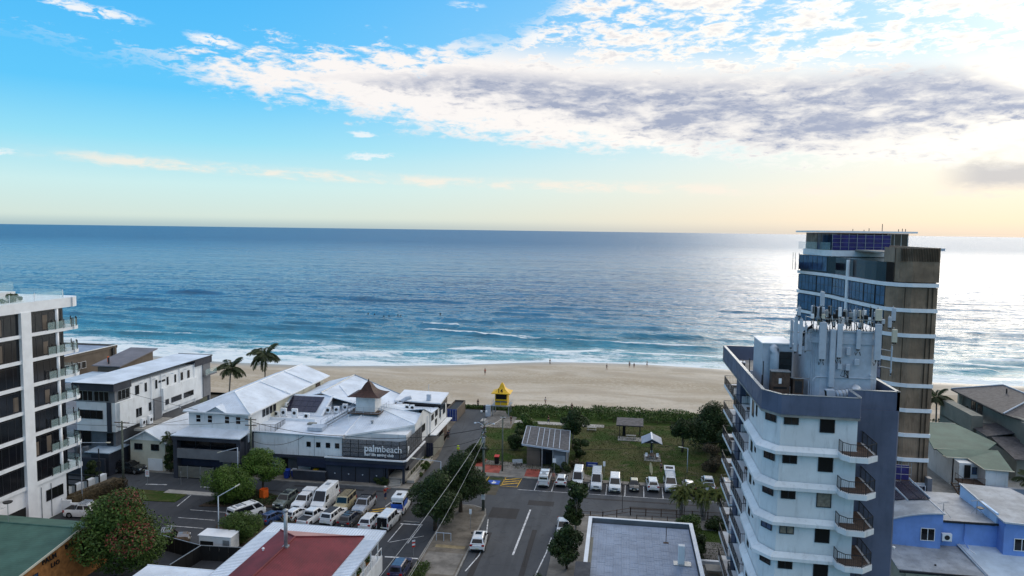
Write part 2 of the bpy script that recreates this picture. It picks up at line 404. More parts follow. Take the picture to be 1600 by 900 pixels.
def ac_unit(loc, label, w_=.95, h=.75, d=.4, rz=0, group='air conditioning units on the roofs', legs=True):
    t = thing('air_conditioner', label, 'air conditioner', loc, group, rz)
    m = MB().box(-w_ / 2, w_ / 2, -d / 2, d / 2, .1, .1 + h); m.build('casing', 'trim_white', t, local=True, bevel=.02)
    g = MB().lathe((0, 0, 0), [(.30 * min(1, h / .75), 0), (.30 * min(1, h / .75), .02)], 14)
    g.v = [(x, -d / 2 - z - .005, y + .1 + h / 2) for x, y, z in g.v]; g.build('fan_grille', 'metal_dark', t, local=True)
    MB().box(-w_ / 2 + .05, -w_ / 2 + .12, -d / 2, d / 2, 0, .1).box(w_ / 2 - .12, w_ / 2 - .05, -d / 2, d / 2, 0, .1).build('foot', 'metal_grey', t, local=True)
    return t
# ------------------------------------------------------------------ terrain, beach, sea
SL = -0.5
_sx = [-2500, -600, -250, -153, -127, -91, -53, -23, 6, 32, 91, 115, 250, 600, 2500]
_sy = [80, 190, 222, 219, 213, 213, 223, 236, 238.5, 235, 227, 227, 224, 205, 120]
def shore(x): return np.interp(x, _sx, _sy)
def shore_s(x): return (shore(x - 9) + 2 * shore(x) + shore(x + 9) + shore(x + 4.5) + shore(x - 4.5)) / 6
def vnoise(x, y, seed=0):               # cheap tileless value noise, numpy
    xi = np.floor(x).astype(np.int64); yi = np.floor(y).astype(np.int64); xf = x - xi; yf = y - yi
    u = xf * xf * (3 - 2 * xf); v = yf * yf * (3 - 2 * yf)
    def h(a, b):
        n = (a * 374761393 + b * 668265263 + seed * 1442695) & 0xffffffff
        n = ((n ^ (n >> 13)) * 1274126177) & 0xffffffff
        return ((n ^ (n >> 16)) & 0xffff) / 65535.0
    return (h(xi, yi) * (1 - u) + h(xi + 1, yi) * u) * (1 - v) + (h(xi, yi + 1) * (1 - u) + h(xi + 1, yi + 1) * u) * v
def fbm(x, y, seed=0, o=4):
    r = 0; a = .5
    for i in range(o): r = r + a * vnoise(x, y, seed + i * 17); x = x * 2.03 + 11.3; y = y * 2.03 + 5.7; a *= .5
    return r / (1 - .5 ** o)

m = bpy.data.materials.new('ground_earth'); m.use_nodes = True; t = NT(m.node_tree); b = t.n['Principled BSDF']
oc = t.node('ShaderNodeTexCoord').outputs['Object']
n1 = t.noise(oc, .08, 6, .6); n2 = t.noise(oc, .9, 5, .65)
c = t.mix(t.ss(n1, .42, .58), (.085, .075, .055), (.045, .06, .022)); c = t.mix(t.ss(n2, .4, .7, 0, .5), c, (.13, .12, .10))
t.put(b.inputs['Base Color'], c); b.inputs['Roughness'].default_value = .95; b.inputs['Specular IOR Level'].default_value = .1
_M['earth'] = m
g = B(-2600, 2600, -900, 172, -1.2, -.06); g = g.build('ground', 'earth'); struct(g)

m = bpy.data.materials.new('sand'); m.use_nodes = True; t = NT(m.node_tree); b = t.n['Principled BSDF']
oc = t.node('ShaderNodeTexCoord').outputs['Object']
wet = t.node('ShaderNodeAttribute', attribute_name='wet').outputs['Fac']
n1 = t.noise(t.mapping(oc, (.5, 1.4, 1)), .09, 7, .62, .6); n2 = t.noise(oc, 1.3, 5, .7)
c = t.mix(t.ss(n1, .36, .64), (.39, .325, .245), (.52, .455, .365)); c = t.mix(t.ss(n2, .45, .7, 0, .45), c, (.33, .27, .20))
tr_ = t.node('ShaderNodeAttribute', attribute_name='trample').outputs['Fac']; c = t.mix(t.m('MULTIPLY', tr_, t.ss(t.noise(oc, 1.1, 6, .75), .38, .58, .25, 1.)), c, (.335, .27, .185))
c = t.mix(wet, c, (.30, .265, .22)); t.put(b.inputs['Base Color'], c)
t.put(b.inputs['Roughness'], t.ss(wet, 0, 1, .95, .38)); b.inputs['Specular IOR Level'].default_value = .35
bp = t.node('ShaderNodeBump'); bp.inputs['Strength'].default_value = .8; bp.inputs['Distance'].default_value = .12
foot = t.noise(t.mapping(oc, (1, 1, 1)), 1.6, 5, .7)
t.l.new(t.m('ADD', foot, t.noise(oc, .35, 3)), bp.inputs['Height']); t.l.new(bp.outputs[0], b.inputs['Normal'])
_M['sand'] = m
xs = np.concatenate([np.linspace(-2500, -260, 60)[:-1], np.arange(-260, 260, 1.5), np.linspace(260, 2500, 60)])
ts = np.concatenate([np.linspace(0, 1, 50)])
XX, TT = np.meshgrid(xs, ts); SY = shore_s(XX); Y0 = 168.5 - np.clip(np.abs(XX) - 260, 0, 1e9) * .1; YY = Y0 + (SY + 16 - Y0) * TT
D = SY - YY
ZZ = np.where(D > 0, SL + D * .030 - D * D * .00018, SL + D * .045)
ZZ = np.minimum(ZZ, .62) + (fbm(XX * .09, YY * .16, 3) - .5) * .55 * np.clip(D / 14, 0, 1) - .16 * np.exp(-((D - 26) / 6) ** 2)
V = np.stack([XX, YY, ZZ], -1).reshape(-1, 3); nx = len(xs); ny = len(ts)
i = (np.arange(ny - 1)[:, None] * nx + np.arange(nx - 1)[None]).ravel()
Qd = np.stack([i, i + 1, i + nx + 1, i + nx], -1)
beach = np_mesh('beach_sand', V, Qd, 'sand', smooth=True); struct(beach)
wt = np.clip(1.15 - (D + (fbm(XX * .05, YY * .05, 8) - .5) * 5) / 7, 0, 1).ravel()
tw = (np.exp(-((D - 33 + (fbm(XX * .02, YY * 0, 12, 3) - .5) * 14) / 9) ** 2) + .5 * (fbm(XX * .04, YY * .12, 14, 4) > .56) * (D > 8)).ravel()
a = beach.data.attributes.new('trample', 'FLOAT', 'POINT'); a.data.foreach_set('value', np.clip(tw, 0, 1).astype('f'))
a = beach.data.attributes.new('wet', 'FLOAT', 'POINT'); a.data.foreach_set('value', wt.astype('f'))

# sea: fan of rows that widen with distance; swell lines and breakers are geometry
CREST = [((-29, 280), (37, 274), .75, .7), ((-82, 298), (-29, 282), .75, .9), ((-83, 335), (-57, 327), .8, 0), ((-65, 367), (-35, 366), .8, 0),
         ((-88, 315), (-70, 313), 1.0, .6), ((-247, 338), (-168, 339), 1.0, 0), ((-187, 292), (-105, 291), .9, .25), ((0, 299), (35, 304), .9, .1),
         ((150, 346), (178, 343), .8, .9), ((125, 327), (150, 328), .6, .2), ((96, 247), (117, 248), .7, .35), ((-120, 325), (-105, 323), .7, .2),
         ((-245, 292), (-190, 280), .8, .2), ((40, 298), (70, 298), .5, .2), ((-159, 231), (-104, 236), .45, 1), ((-101, 229), (-58, 246), .45, 1),
         ((118, 268), (140, 268), .6, .9), ((-123, 351), (-110, 349), .7, 0), ((-310, 385), (-250, 380), .8, 0), ((-60, 252), (-5, 258), .4, .9), ((-5, 258), (60, 252), .45, .9),
         ((-210, 262), (-150, 262), .6, .4), ((-140, 268), (-85, 274), .6, .45), ((60, 262), (130, 256), .45, .8), ((-300, 320), (-230, 312), .8, .1), ((170, 300), (260, 300), .7, .5),
         ((200, 262), (300, 258), .6, .6), ((-300, 262), (-220, 258), .6, .4), ((-40, 398), (30, 402), .6, 0), ((60, 380), (140, 386), .6, 0), ((-160, 420), (-90, 417), .7, 0), ((-20, 330), (20, 328), .6, 0),
         ((-150, 310), (-110, 309), .6, .1), ((-60, 350), (-10, 348), .5, 0), ((70, 330), (110, 334), .6, .1), ((-70, 310), (-30, 308), .6, .1), ((-40, 294), (0, 292), .5, .3)]
rc_ = random.Random(21)
for _i in range(70):
    _x = rc_.uniform(-330, 300); _y = rc_.uniform(262, 470); _l = rc_.uniform(12, 45); CREST.append(((_x, _y), (_x + _l, _y + rc_.uniform(-2, 2)), rc_.uniform(.25, .6), 0 if rc_.random() < .8 else rc_.uniform(.1, .4)))
th = np.radians(np.concatenate([np.linspace(-80, -48, 50)[:-1], np.linspace(-48, 36, 820), np.linspace(36, 80, 70)[1:]]))
rr = [150.]
while rr[-1] < 520: rr.append(rr[-1] * 1.0027)
while rr[-1] < 60000: rr.append(rr[-1] * (1.0 + min(.09, .0027 + (rr[-1] / 520 - 1) * .012)))
rr = np.array(rr)
TH, RR = np.meshgrid(th, rr); XX = RR * np.sin(TH); YY = RR * np.cos(TH)
SY = shore_s(XX); D = YY - SY
keep_lo = (D < -7)
nr = fbm(XX * .02, YY * .07, 21, 3); nr2 = fbm(XX * .22, YY * .6, 31, 4); nlo = fbm(XX * .008, YY * .03, 41, 3)
amp = np.clip(D / 60, 0.05, 1) * np.clip(2200 / RR, 0, 1)
ZZ = SL + amp * ((nr2 - .5) * .75 + .34 * np.sin(YY * .33 + nr * 9 + XX * .01) * nlo + .5 * (fbm(XX * .06, YY * .22, 51, 3) - .5))
foam = np.zeros_like(ZZ)
edge = (fbm(XX * .035, YY * 0 + 3, 61, 3) - .5) * 7
foam = np.maximum(foam, 1.15 * np.exp(-((D - edge * .5 - .3) / 1.5) ** 2))                # bright swash rim: water sheen put in as white foam colour
wash = np.clip(1 - (D + (fbm(XX * .03, YY * .05, 71, 4) - .5) * 40) / np.interp(XX, [-200, -60, 40, 300], [74, 60, 46, 60]), 0, 1)
wl = np.interp(XX, [-300, -100, -60, 10, 300], [.95, .85, .70, .62, .72])
foam = np.maximum(foam, wash * wl * (.48 + 1.1 * fbm(XX * .10, YY * .30, 81, 4)))
near = (RR < 620)
ZF, FF, XF, YF = ZZ.ravel(), foam.ravel(), XX.ravel(), YY.ravel(); nearF = np.flatnonzero((YF > 225) & (YF < 500) & (np.abs(XF) < 420))
for (x0, y0), (x1, y1), A, F in CREST:
    L = x1 - x0; ym = (y0 + y1) / 2; dy = abs(y1 - y0) / 2 + 26
    k = nearF[(np.abs(YF[nearF] - ym) < dy) & (XF[nearF] > x0 - L * .13) & (XF[nearF] < x1 + L * .13)]; xk, yk = XF[k], YF[k]
    u = (xk - x0) / L; wob = (fbm(xk * .05, xk * 0 + x0, 91, 3) - .5) * 5; d = yk - (y0 + (y1 - y0) * u + wob)
    e = np.clip(np.minimum(u + .12, 1.12 - u) / .22, 0, 1); e = e * e * (3 - 2 * e) * (.55 + .75 * fbm(xk * .07, xk * 0 + y0, 93, 3))
    prof = np.where(d < 0, np.exp(-(d / 1.5) ** 2), np.exp(-(d / 5.0) ** 2))
    ZF[k] += A * 1.25 * e * prof - .30 * e * A * np.exp(-((d + 4.5) / 3.0) ** 2)
    if F:
        lip = (np.exp(-((d - .8) / 1.5) ** 2) + 1.05 * np.clip(1 - np.abs(d - 6.0) / 9.5, 0, 1) * fbm(xk * .12, yk * .3, 95, 3) * 1.3)
        FF[k] = np.maximum(FF[k], F * e * lip * (.35 + 1.1 * fbm(xk * .09, yk * .25, 97, 4)))
ZZ = ZF.reshape(XX.shape); foam = FF.reshape(XX.shape)
foam *= np.clip((D + 4 + edge * .5) / 2.5, 0, 1)
ZZ = np.where(D < 3, SL + (ZZ - SL) * np.clip((D + 2) / 5, 0, 1) + .015, ZZ)
ok = ((D > -3.2 + edge * .35) & (YY > 60))
V = np.stack([XX, YY, ZZ], -1).reshape(-1, 3); ny, nx = XX.shape
i = (np.arange(ny - 1)[:, None] * nx + np.arange(nx - 1)[None])
kq = (ok[:-1, :-1] & ok[1:, 1:] & ok[1:, :-1] & ok[:-1, 1:])
i = i[kq]; Qd = np.stack([i, i + nx, i + nx + 1, i + 1], -1)
used_ = np.unique(Qd); mp = np.full(V.shape[0], -1); mp[used_] = np.arange(len(used_))
m = bpy.data.materials.new('sea_water'); m.use_nodes = True; t = NT(m.node_tree); b = t.n['Principled BSDF']
oc = t.node('ShaderNodeTexCoord').outputs['Object']
fa = t.node('ShaderNodeAttribute', attribute_name='foam').outputs['Fac']; sh = t.node('ShaderNodeAttribute', attribute_name='shallow').outputs['Fac']
n1 = t.noise(t.mapping(oc, (.4, 1.6, 1)), .012, 6, .6); n3 = t.noise(t.mapping(oc, (.5, 2.2, 1)), .10, 5, .6)
deep = t.mix(t.ss(n1, .35, .65), (.009, .10, .225), (.018, .15, .30))
c = t.mix(sh, deep, (.045, .30, .38)); c = t.mix(t.ss(n3, .42, .62, 0, .45), c, (.008, .05, .075))
fn = t.m('ADD', t.m('MULTIPLY', t.noise(t.mapping(oc, (.55, 1.2, 1)), .75, 7, .7), .6), t.m('MULTIPLY', t.noise(t.mapping(oc, (.35, 1.4, 1)), .16, 5, .6), .4))
ff = t.ss(t.m('ADD', fn, t.m('MULTIPLY', t.m('SUBTRACT', fa, .5), .62)), .44, .66)
ff = t.m('MULTIPLY', ff, t.ss(fa, .06, .3))
c = t.mix(ff, c, (.74, .79, .80)); t.put(b.inputs['Base Color'], c)
sy_ = t.node('ShaderNodeSeparateXYZ'); t.l.new(oc, sy_.inputs[0]); far_ = t.ss(sy_.outputs[1], 300, 2600, .17, .42)
t.put(b.inputs['Roughness'], t.m('MAXIMUM', far_, t.ss(ff, 0, 1, .0, .7))); b.inputs['IOR'].default_value = 1.333; b.inputs['Specular IOR Level'].default_value = .5
bp = t.node('ShaderNodeBump'); bp.inputs['Strength'].default_value = 1.0; bp.inputs['Distance'].default_value = 1.0
h1 = t.noise(t.mapping(oc, (.55, 1.5, 1)), .55, 5, .62, .4); h2 = t.noise(t.mapping(oc, (.35, 1.5, 1), rot=(0, 0, .12)), .12, 4, .55, .3); h3 = t.noise(t.mapping(oc, (.3, 1.4, 1)), .022, 4, .55)
hh = t.m('ADD', t.m('ADD', t.m('MULTIPLY', h1, .6), t.m('MULTIPLY', h2, 2.2)), t.m('MULTIPLY', h3, 7.0))
t.l.new(hh, bp.inputs['Height']); t.l.new(bp.outputs[0], b.inputs['Normal'])
_M['sea'] = m
sea = np_mesh('sea', V[used_], mp[Qd], 'sea', smooth=True); struct(sea)
a = sea.data.attributes.new('foam', 'FLOAT', 'POINT'); a.data.foreach_set('value', np.clip(foam, 0, 1.2).ravel()[used_].astype('f'))
shal = np.clip(np.exp(-D / 75.) * 1.15, 0, 1)
a = sea.data.attributes.new('shallow', 'FLOAT', 'POINT'); a.data.foreach_set('value', shal.ravel()[used_].astype('f'))
# sea bed so that nothing is empty below the swash
struct(B(-2600, 2600, 172, 330, -3.2, -2.2).build('sea_bed', 'sand'))

# ------------------------------------------------------------------ roads, pavements, car park
def asphalt(name, c0, c1):
    m = bpy.data.materials.new(name); m.use_nodes = True; t = NT(m.node_tree); b = t.n['Principled BSDF']
    oc = t.node('ShaderNodeTexCoord').outputs['Object']
    n1 = t.noise(t.mapping(oc, (1, .35, 1)), .25, 7, .6, .4); n2 = t.noise(oc, 14, 3, .7); n3 = t.noise(oc, .9, 6, .7, .8)
    c = t.mix(t.ss(n1, .34, .66), c0, c1); c = t.mix(t.ss(n3, .55, .68, 0, .55), c, tuple(x * .5 for x in c0)); c = t.mix(t.ss(t.noise(t.mapping(oc, (1.6, .08, 1)), .5, 3), .5, .68, 0, .35), c, tuple(x * .62 for x in c0))
    vo = t.node('ShaderNodeTexVoronoi', feature='DISTANCE_TO_EDGE'); vo.inputs['Scale'].default_value = .16; t.l.new(t.mix(.06, oc, t.node('ShaderNodeTexNoise').outputs['Color']), vo.inputs['Vector'])
    c = t.mix(t.ss(vo.outputs['Distance'], .006, .0, 0, .6), c, tuple(x * .35 for x in c0)); c = t.mix(t.ss(n2, .5, .75, 0, .3), c, tuple(x * 1.7 for x in c1))
    t.put(b.inputs['Base Color'], c); b.inputs['Roughness'].default_value = .82; b.inputs['Specular IOR Level'].default_value = .3
    bp = t.node('ShaderNodeBump'); bp.inputs['Strength'].default_value = .3; bp.inputs['Distance'].default_value = .02
    t.l.new(n2, bp.inputs['Height']); t.l.new(bp.outputs[0], b.inputs['Normal'])
    _M[name] = m
asphalt('asphalt', (.050, .055, .063), (.073, .078, .086))
asphalt('asphalt_dark', (.033, .036, .042), (.050, .053, .060))
asphalt('asphalt_patch', (.028, .026, .027), (.036, .034, .035))
def grass_mat(name, a_, b_, c_):
    m = bpy.data.materials.new(name); m.use_nodes = True; t = NT(m.node_tree); b = t.n['Principled BSDF']
    oc = t.node('ShaderNodeTexCoord').outputs['Object']
    n1 = t.noise(oc, .16, 7, .62, .5); n2 = t.noise(oc, 2.6, 5, .7); n3 = t.noise(oc, .33, 5, .6, .8)
    c = t.mix(t.ss(n1, .40, .58), a_, b_); c = t.mix(t.ss(n3, .55, .68, 0, .75), c, c_); c = t.mix(t.ss(n2, .4, .7, 0, .55), c, tuple(x * .45 for x in a_))
    t.put(b.inputs['Base Color'], c); b.inputs['Roughness'].default_value = .95; b.inputs['Specular IOR Level'].default_value = .1
    bp = t.node('ShaderNodeBump'); bp.inputs['Strength'].default_value = .9; bp.inputs['Distance'].default_value = .08
    t.l.new(n2, bp.inputs['Height']); t.l.new(bp.outputs[0], b.inputs['Normal'])
    _M[name] = m
grass_mat('grass', (.040, .072, .014), (.088, .086, .034), (.145, .12, .075))
grass_mat('grass_green', (.040, .070, .014), (.055, .085, .02), (.09, .08, .04))
grass_mat('mulch', (.05, .036, .026), (.08, .06, .045), (.11, .09, .07))
M('sand_patch', (.24, .19, .11), .85, .2, .8)
M('paving', (.20, .185, .165), .85, .22, .5, dirt=((.10, .09, .07), .6), bump=.2)
M('paving_brown', (.155, .135, .11), .85, .25, .5, dirt=((.07, .055, .04), .6), bump=.2)
M('paving_light', (.38, .36, .33), .85, .15, .5, dirt=((.2, .18, .15), .5), bump=.2)
M('paving_red', (.30, .07, .05), .8, .2, .8, bump=.2)
M('kerb', (.27, .26, .24), .85, .18, .8)
M('line_white', (.62, .62, .62), .7, .28, 1.6, dirt=((.2, .2, .2), .7)); M('line_yellow', (.60, .36, .04), .7, .25, 1.6, dirt=((.2, .15, .05), .6)); M('line_blue', (.03, .10, .45), .7, .2, 1.6)

road = B(-260, 64, 104.2, 112.4, -.4, 0).build('road', 'asphalt'); struct(road)
MB().prism([(-19, -40), (-8.2, -40), (-8.2, 92), (-7.6, 104.2), (-19, 104.2)], -.4, -.001).build('main_street', 'asphalt', road)
B(-19, 64, 112.4, 115.6, -.4, -.002).build('road_edge', 'asphalt', road)
B(-19, 64, 115.6, 121.0, -.4, -.004).build('parking_bay', 'asphalt_dark', road)
MB().prism([(-33.0, 112.4), (-24.6, 112.4), (-26.6, 139.7), (-29.2, 163), (-30.5, 166.5), (-35.5, 166.5), (-35.2, 150), (-32.9, 130)], -.4, -.003).build('beach_lane', 'asphalt', road)
park = B(-80, -24.6, 60, 104.2, -.4, .001).build('car_park', 'asphalt_dark', None); struct(park)
B(-18.6, -14.4, 103.3, 107.3, .0, .004).build('asphalt_repair', 'asphalt_patch', road)
B(-13.5, -9.5, 109.2, 111.2, .0, .004).build('asphalt_repair', 'asphalt_patch', road)

for a_ in ((-17.8, -17.0, 84, 98), (-11.6, -10.9, 60, 100), (-60, -40, 107.6, 108.0), (-52, -36, 110.3, 110.9), (-6, 14, 113.4, 113.9), (2, 9, 110.2, 111.4)): B(*a_, .0, .0045).build('asphalt_repair', 'asphalt_patch', road)
for x_, y_ in ((-15.4, 98.5), (-10.6, 105.8), (-44, 109.4), (-4.5, 112.2)): MB().lathe((x_, y_, 0), [(.36, 0), (.36, .008)], 14).build('manhole_cover', 'metal_dark', road)
def mark(p0, p1, wd=.13, mat='line_white', z=.009, par=road, name='painted_line'):
    p0, p1 = Vector((*p0, z)), Vector((*p1, z)); d = (p1 - p0).normalized(); s_ = Vector((-d.y, d.x, 0)) * wd
    m = MB(); n = max(1, int((p1 - p0).length / 1.0)); 
    m.face(p0 - s_ / 2, p0 + s_ / 2, p1 + s_ / 2, p1 - s_ / 2)
    if m.v: m.f = [m.f[0][::-1]]
    return m.build(name, mat, par)
mark((-12.8, 107.4), (-13.1, 91.5), .26); mark((-13.15, 84), (-13.4, 70), .26)
for a_, b_ in [((-18.4, 102.6), (-17.9, 99)), ((-17.9, 99), (-17.3, 95)), ((-17.3, 95), (-17.4, 90.5)), ((-17.4, 90.5), (-18.2, 86)), ((-8.7, 97.8), (-8.9, 93)), ((-8.9, 93), (-9.6, 86))]: mark(a_, b_, .15)
for k, x in enumerate((-13.2, -10.4, -7.55, -4.65, -1.7, 1.3, 4.3, 7.3, 10.3, 13.4, 16.5)): mark((x, 115.7), (x + .1, 120.8), .13)
mark((-15.9, 115.55), (22, 115.75), .13)
for x in (-21.8, -18.9, -16.2): mark((x, 116.6), (x + .3, 122.2), .13, 'line_yellow')
mark((-18.9, 116.7), (-16.2, 116.7), .13, 'line_yellow')
for k in range(4): mark((-18.9, 117.4 + k * 1.15), (-16.2, 118.6 + k * 1.15), .34, 'line_yellow')
B(-21.4, -19.3, 117.3, 119.2, -.001, .006).build('painted_panel', 'line_blue', road)
wc = MB().lathe((-20.4, 118.8, .009), [(.13, 0), (.13, .002)], 8).lathe((-20.3, 118.0, .009), [(.36, 0), (.36, .002)], 12); wc.build('accessible_parking_symbol', 'line_white', road)
wc = B(-20.45, -20.3, 118.1, 118.7, .010, .013).box(-20.45, -19.95, 118.35, 118.5, .010, .0132).box(-20.05, -19.9, 117.9, 118.4, .010, .0134); wc.build('accessible_parking_symbol', 'line_white', road)
mark((-75.8, 106.8), (-72.3, 107.2), .3); mark((-66.5, 107.3), (-64, 107.4), .3); mark((-86, 106.6), (-82, 106.7), .3)
for y in (98.1, 95.1, 92.2, 89.3): mark((-62.5, y), (-56.8, y), .12, par=park)
mark((-65.2, 99.0), (-65.9, 103.8), .14, par=park)
for x in (-30.25, -27.5): mark((x, 92.5), (x + .2, 98.5), .13, par=park)
mark((-30.4, 98.7), (-27.2, 98.8), .3, par=park); mark((-29.2, 88.1), (-24.9, 88.3), .3, par=park)
mark((-30.0, 92.4), (-26.0, 95.2), .1, par=park)
for x in (-49, -46, -43.0, -39.9, -37): mark((x, 99.9), (x + .15, 104.9), .12, par=park)
mark((-34.6, 104.6), (-33.6, 110.4), .14); mark((-33.6, 110.4), (-29.2, 110.7), .14)
for k in range(4): mark((-36.4 + k * .1, 99.9 + k * 1.0), (-33.0, 101.6 + k * 1.05), .28, 'line_yellow', par=park)
# pavements, kerbs and verges: each a raised sheet with a kerb along the road side
def pave(name, poly, mat, z=.12): return struct(MB().prism(poly, -.3, z).build(name, mat))
pv = pave('footpath', [(-24.6, 60), (-19.15, 60), (-19.15, 104), (-19.6, 106), (-21.5, 107.1), (-24.6, 107.2)], 'paving_brown')
B(-24.1, -19.4, 84.4, 90.4, .1, .124).build('concrete_panel', 'paving', pv)
B(-23.6, -19.6, 91.8, 92.7, .1, .1245).build('worn_patch', 'sand_patch', pv)
B(-24.75, -24.6, 60, 107.2, -.1, .16).build('kerb', 'kerb', pv); MB().prism([(-19.15, 60), (-18.95, 60), (-18.95, 104), (-19.4, 106.1), (-21.4, 107.35), (-24.7, 107.4), (-24.7, 107.2), (-21.5, 107.1), (-19.6, 106), (-19.15, 104)], -.1, .15).build('kerb', 'kerb', pv)
pave('footpath', [(-8.2, 60), (-8.2, 92), (-7.6, 104.0), (-5.5, 106.8), (30, 108.0), (30, 104.5), (-3.6, 103.6), (-3.6, 60)], 'paving')
pave('footpath', [(-110, 112.4), (-33.2, 112.4), (-33.2, 114.6), (-110, 114.6)], 'paving')
MB().box(-110, -33.2, 112.25, 112.42, -.1, .14).build('kerb', 'kerb', None)['kind'] = 'structure'
pave('concrete_median', [(-70.5, 103.6), (-62.5, 103.6), (-61.0, 105.0), (-70.5, 105.0)], 'paving_light', .13)
pave('grass_verge', [(-81, 99.5), (-66.5, 100.4), (-66.5, 104.2), (-81, 104.4)], 'grass', .1)
pave('garden_bed', [(-62, 99.5), (-50.2, 101.2), (-50.6, 104.9), (-57, 107.6), (-60, 105)], 'mulch', .14)
pave('garden_bed', [(-55.6, 93.4), (-46.5, 96.0), (-45.0, 97.2), (-46, 86.5), (-52, 86.5)], 'mulch', .14)
pave('lane_footpath', [(-34.3, 114.6), (-33.0, 114.6), (-32.8, 130), (-35.1, 150), (-35.4, 166), (-40, 166), (-40, 144), (-34.3, 144)], 'paving_brown', .1)
pave('park_footpath', [(-24.6, 121.1), (60, 121.1), (60, 122.4), (-3, 122.4), (-3, 123.2), (-7, 126), (-7, 127), (-27, 130), (-26, 121.1)], 'paving', .12)
pv = pave('kerb', [(-26, 120.95), (60, 120.95), (60, 121.12), (-26, 121.12)], 'kerb', .15)
for x0, x1, y0, y1 in ((-23.3, -20.2, 122.6, 126.8), (-15.7, -12.2, 121.8, 125.8), (-26, -23.6, 125.5, 130)): B(x0, x1, y0, y1, .05, .126).build('red_paving', 'paving_red')['kind'] = 'structure'
lawn = pave('park_lawn', [(-24.5, 126), (-3, 122.4), (31, 122.4), (31, 161), (-29.0, 161), (-26.3, 139)], 'grass', .10)
pave('beach_footpath', [(-30, 156.0), (-3, 156.0), (-3, 158.0), (-30, 158.6)], 'paving_light', .14)
pave('timber_deck', [(-29, 151.5), (-22.5, 151.5), (-22.5, 166), (-29, 166)], 'paving', .15)
pave('lane_verge', [(-26.4, 132), (-25.4, 132), (-27.6, 155), (-28.6, 155)], 'grass_green', .14)
pave('garden', [(3, 60), (30, 60), (30, 104.6), (3, 104.2)], 'grass_green', .05)
pave('courtyard', [(9.6, 88), (12.3, 88), (18, 100), (9.6, 100)], 'paving', .09)
pave('back_yard', [(25, 86), (90, 86), (90, 150), (45, 150), (25, 118)], 'concrete', .03)
pave('driveway', [(-66, 112.5), (-57, 112.5), (-57, 118), (-60, 118)], 'paving', .125)
# ------------------------------------------------------------------ trees and plants
def leaf_cloud(blobs, n, size, seed, flat=.0):
    """many small quads spread through ellipsoid clumps; blobs = (x,y,z,rx,ry,rz)"""
    r = np.random.default_rng(seed); bl = np.array(blobs, float)
    wgt = (bl[:, 3] * bl[:, 4] * bl[:, 5]) ** (2 / 3); idx = r.choice(len(bl), n, p=wgt / wgt.sum())
    d = r.normal(size=(n, 3)); d /= np.linalg.norm(d, axis=1)[:, None]
    rad = (.5 + .5 * r.random(n) ** .5)[:, None]
    P_ = bl[idx, :3] + d * bl[idx, 3:6] * rad
    nrm = d + r.normal(size=(n, 3)) * .8; nrm[:, 2] += flat; nrm /= np.linalg.norm(nrm, axis=1)[:, None]
    u = np.cross(nrm, r.normal(size=(n, 3))); u /= np.linalg.norm(u, axis=1)[:, None]; v = np.cross(nrm, u)
    s_ = (size * (.55 + .9 * r.random(n)))[:, None]
    V = np.stack([P_ - u * s_, P_ - v * s_ * .45, P_ + u * s_, P_ + v * s_ * .45], 1).reshape(-1, 3)
    return V, np.arange(4 * n).reshape(-1, 4)
def crown_blobs(R_, H_, z0, k, seed, low=.25, spread=1.):
    r = random.Random(seed); out = []
    for i in range(k):
        a = r.random() * 2 * pi; q = math.sqrt(r.random()) * spread; z = r.random()
        prof = math.sqrt(max(.05, 1 - (2 * z - 1 + low) ** 2))
        rr_ = R_ * (.26 + .20 * r.random())
        out.append((cos(a) * q * R_ * .78 * prof, sin(a) * q * R_ * .78 * prof, z0 + H_ * (.12 + .76 * z), rr_, rr_, rr_ * (.62 + .3 * r.random())))
    return out
def trunk_mesh(h, r0, blobs, seed, lean=(0, 0), nb=7):
    r = random.Random(seed); m = MB(); top = Vector((lean[0], lean[1], h))
    path = [Vector((0, 0, -.1)), Vector((lean[0] * .25 + r.uniform(-.1, .1), lean[1] * .25, h * .35)), Vector((lean[0] * .6, lean[1] * .6 + r.uniform(-.1, .1), h * .7)), top]
    m.tube(path, [r0 * 1.25, r0, r0 * .8, r0 * .5], 8)
    bs = sorted(blobs, key=lambda b: r.random())[:nb]
    for i, b in enumerate(bs):
        s_ = path[1 + i % 3]; e = Vector(b[:3]); mid = s_.lerp(e, .5) + Vector((r.uniform(-.3, .3), r.uniform(-.3, .3), r.uniform(.0, .5)))
        m.tube([s_, mid, e], [r0 * .45, r0 * .28, r0 * .08], 5)
    return m
def tree(name, label, loc, h, R_, z0, mat='leaf_mid', n=6000, size=.16, seed=1, k=26, r0=.18, bark='bark', lean=(0, 0), cat='tree', group=None, extra=None, sx=1., sy=1., low=.25, flat=.3):
    t = thing(name, label, cat, loc, group)
    bl = [(x * sx + lean[0], y * sy + lean[1], z, a * (sx + 1) / 2, b * (sy + 1) / 2, c) for x, y, z, a, b, c in crown_blobs(R_, h - z0, z0, k, seed, low)]
    V, Q_ = leaf_cloud(bl, n, size, seed, flat); np_mesh('crown', V, Q_, mat, t)
    trunk_mesh(z0 + (h - z0) * .45, r0, bl, seed, lean, 9).build('trunk', bark, t, local=True, smooth=True)
    if extra:
        emat, frac, esz, en = extra
        eb = [b for b in bl if b[2] > z0 + (h - z0) * .42]; V, Q_ = leaf_cloud([(b[0] * 1.03, b[1] * 1.03, b[2] + .25, b[3] * 1.0, b[4] * 1.0, b[5]) for b in eb[::frac]], en, esz, seed + 5)
        np_mesh('blossom' if 'flower' in emat else 'new_growth', V, Q_, emat, t)
    return t
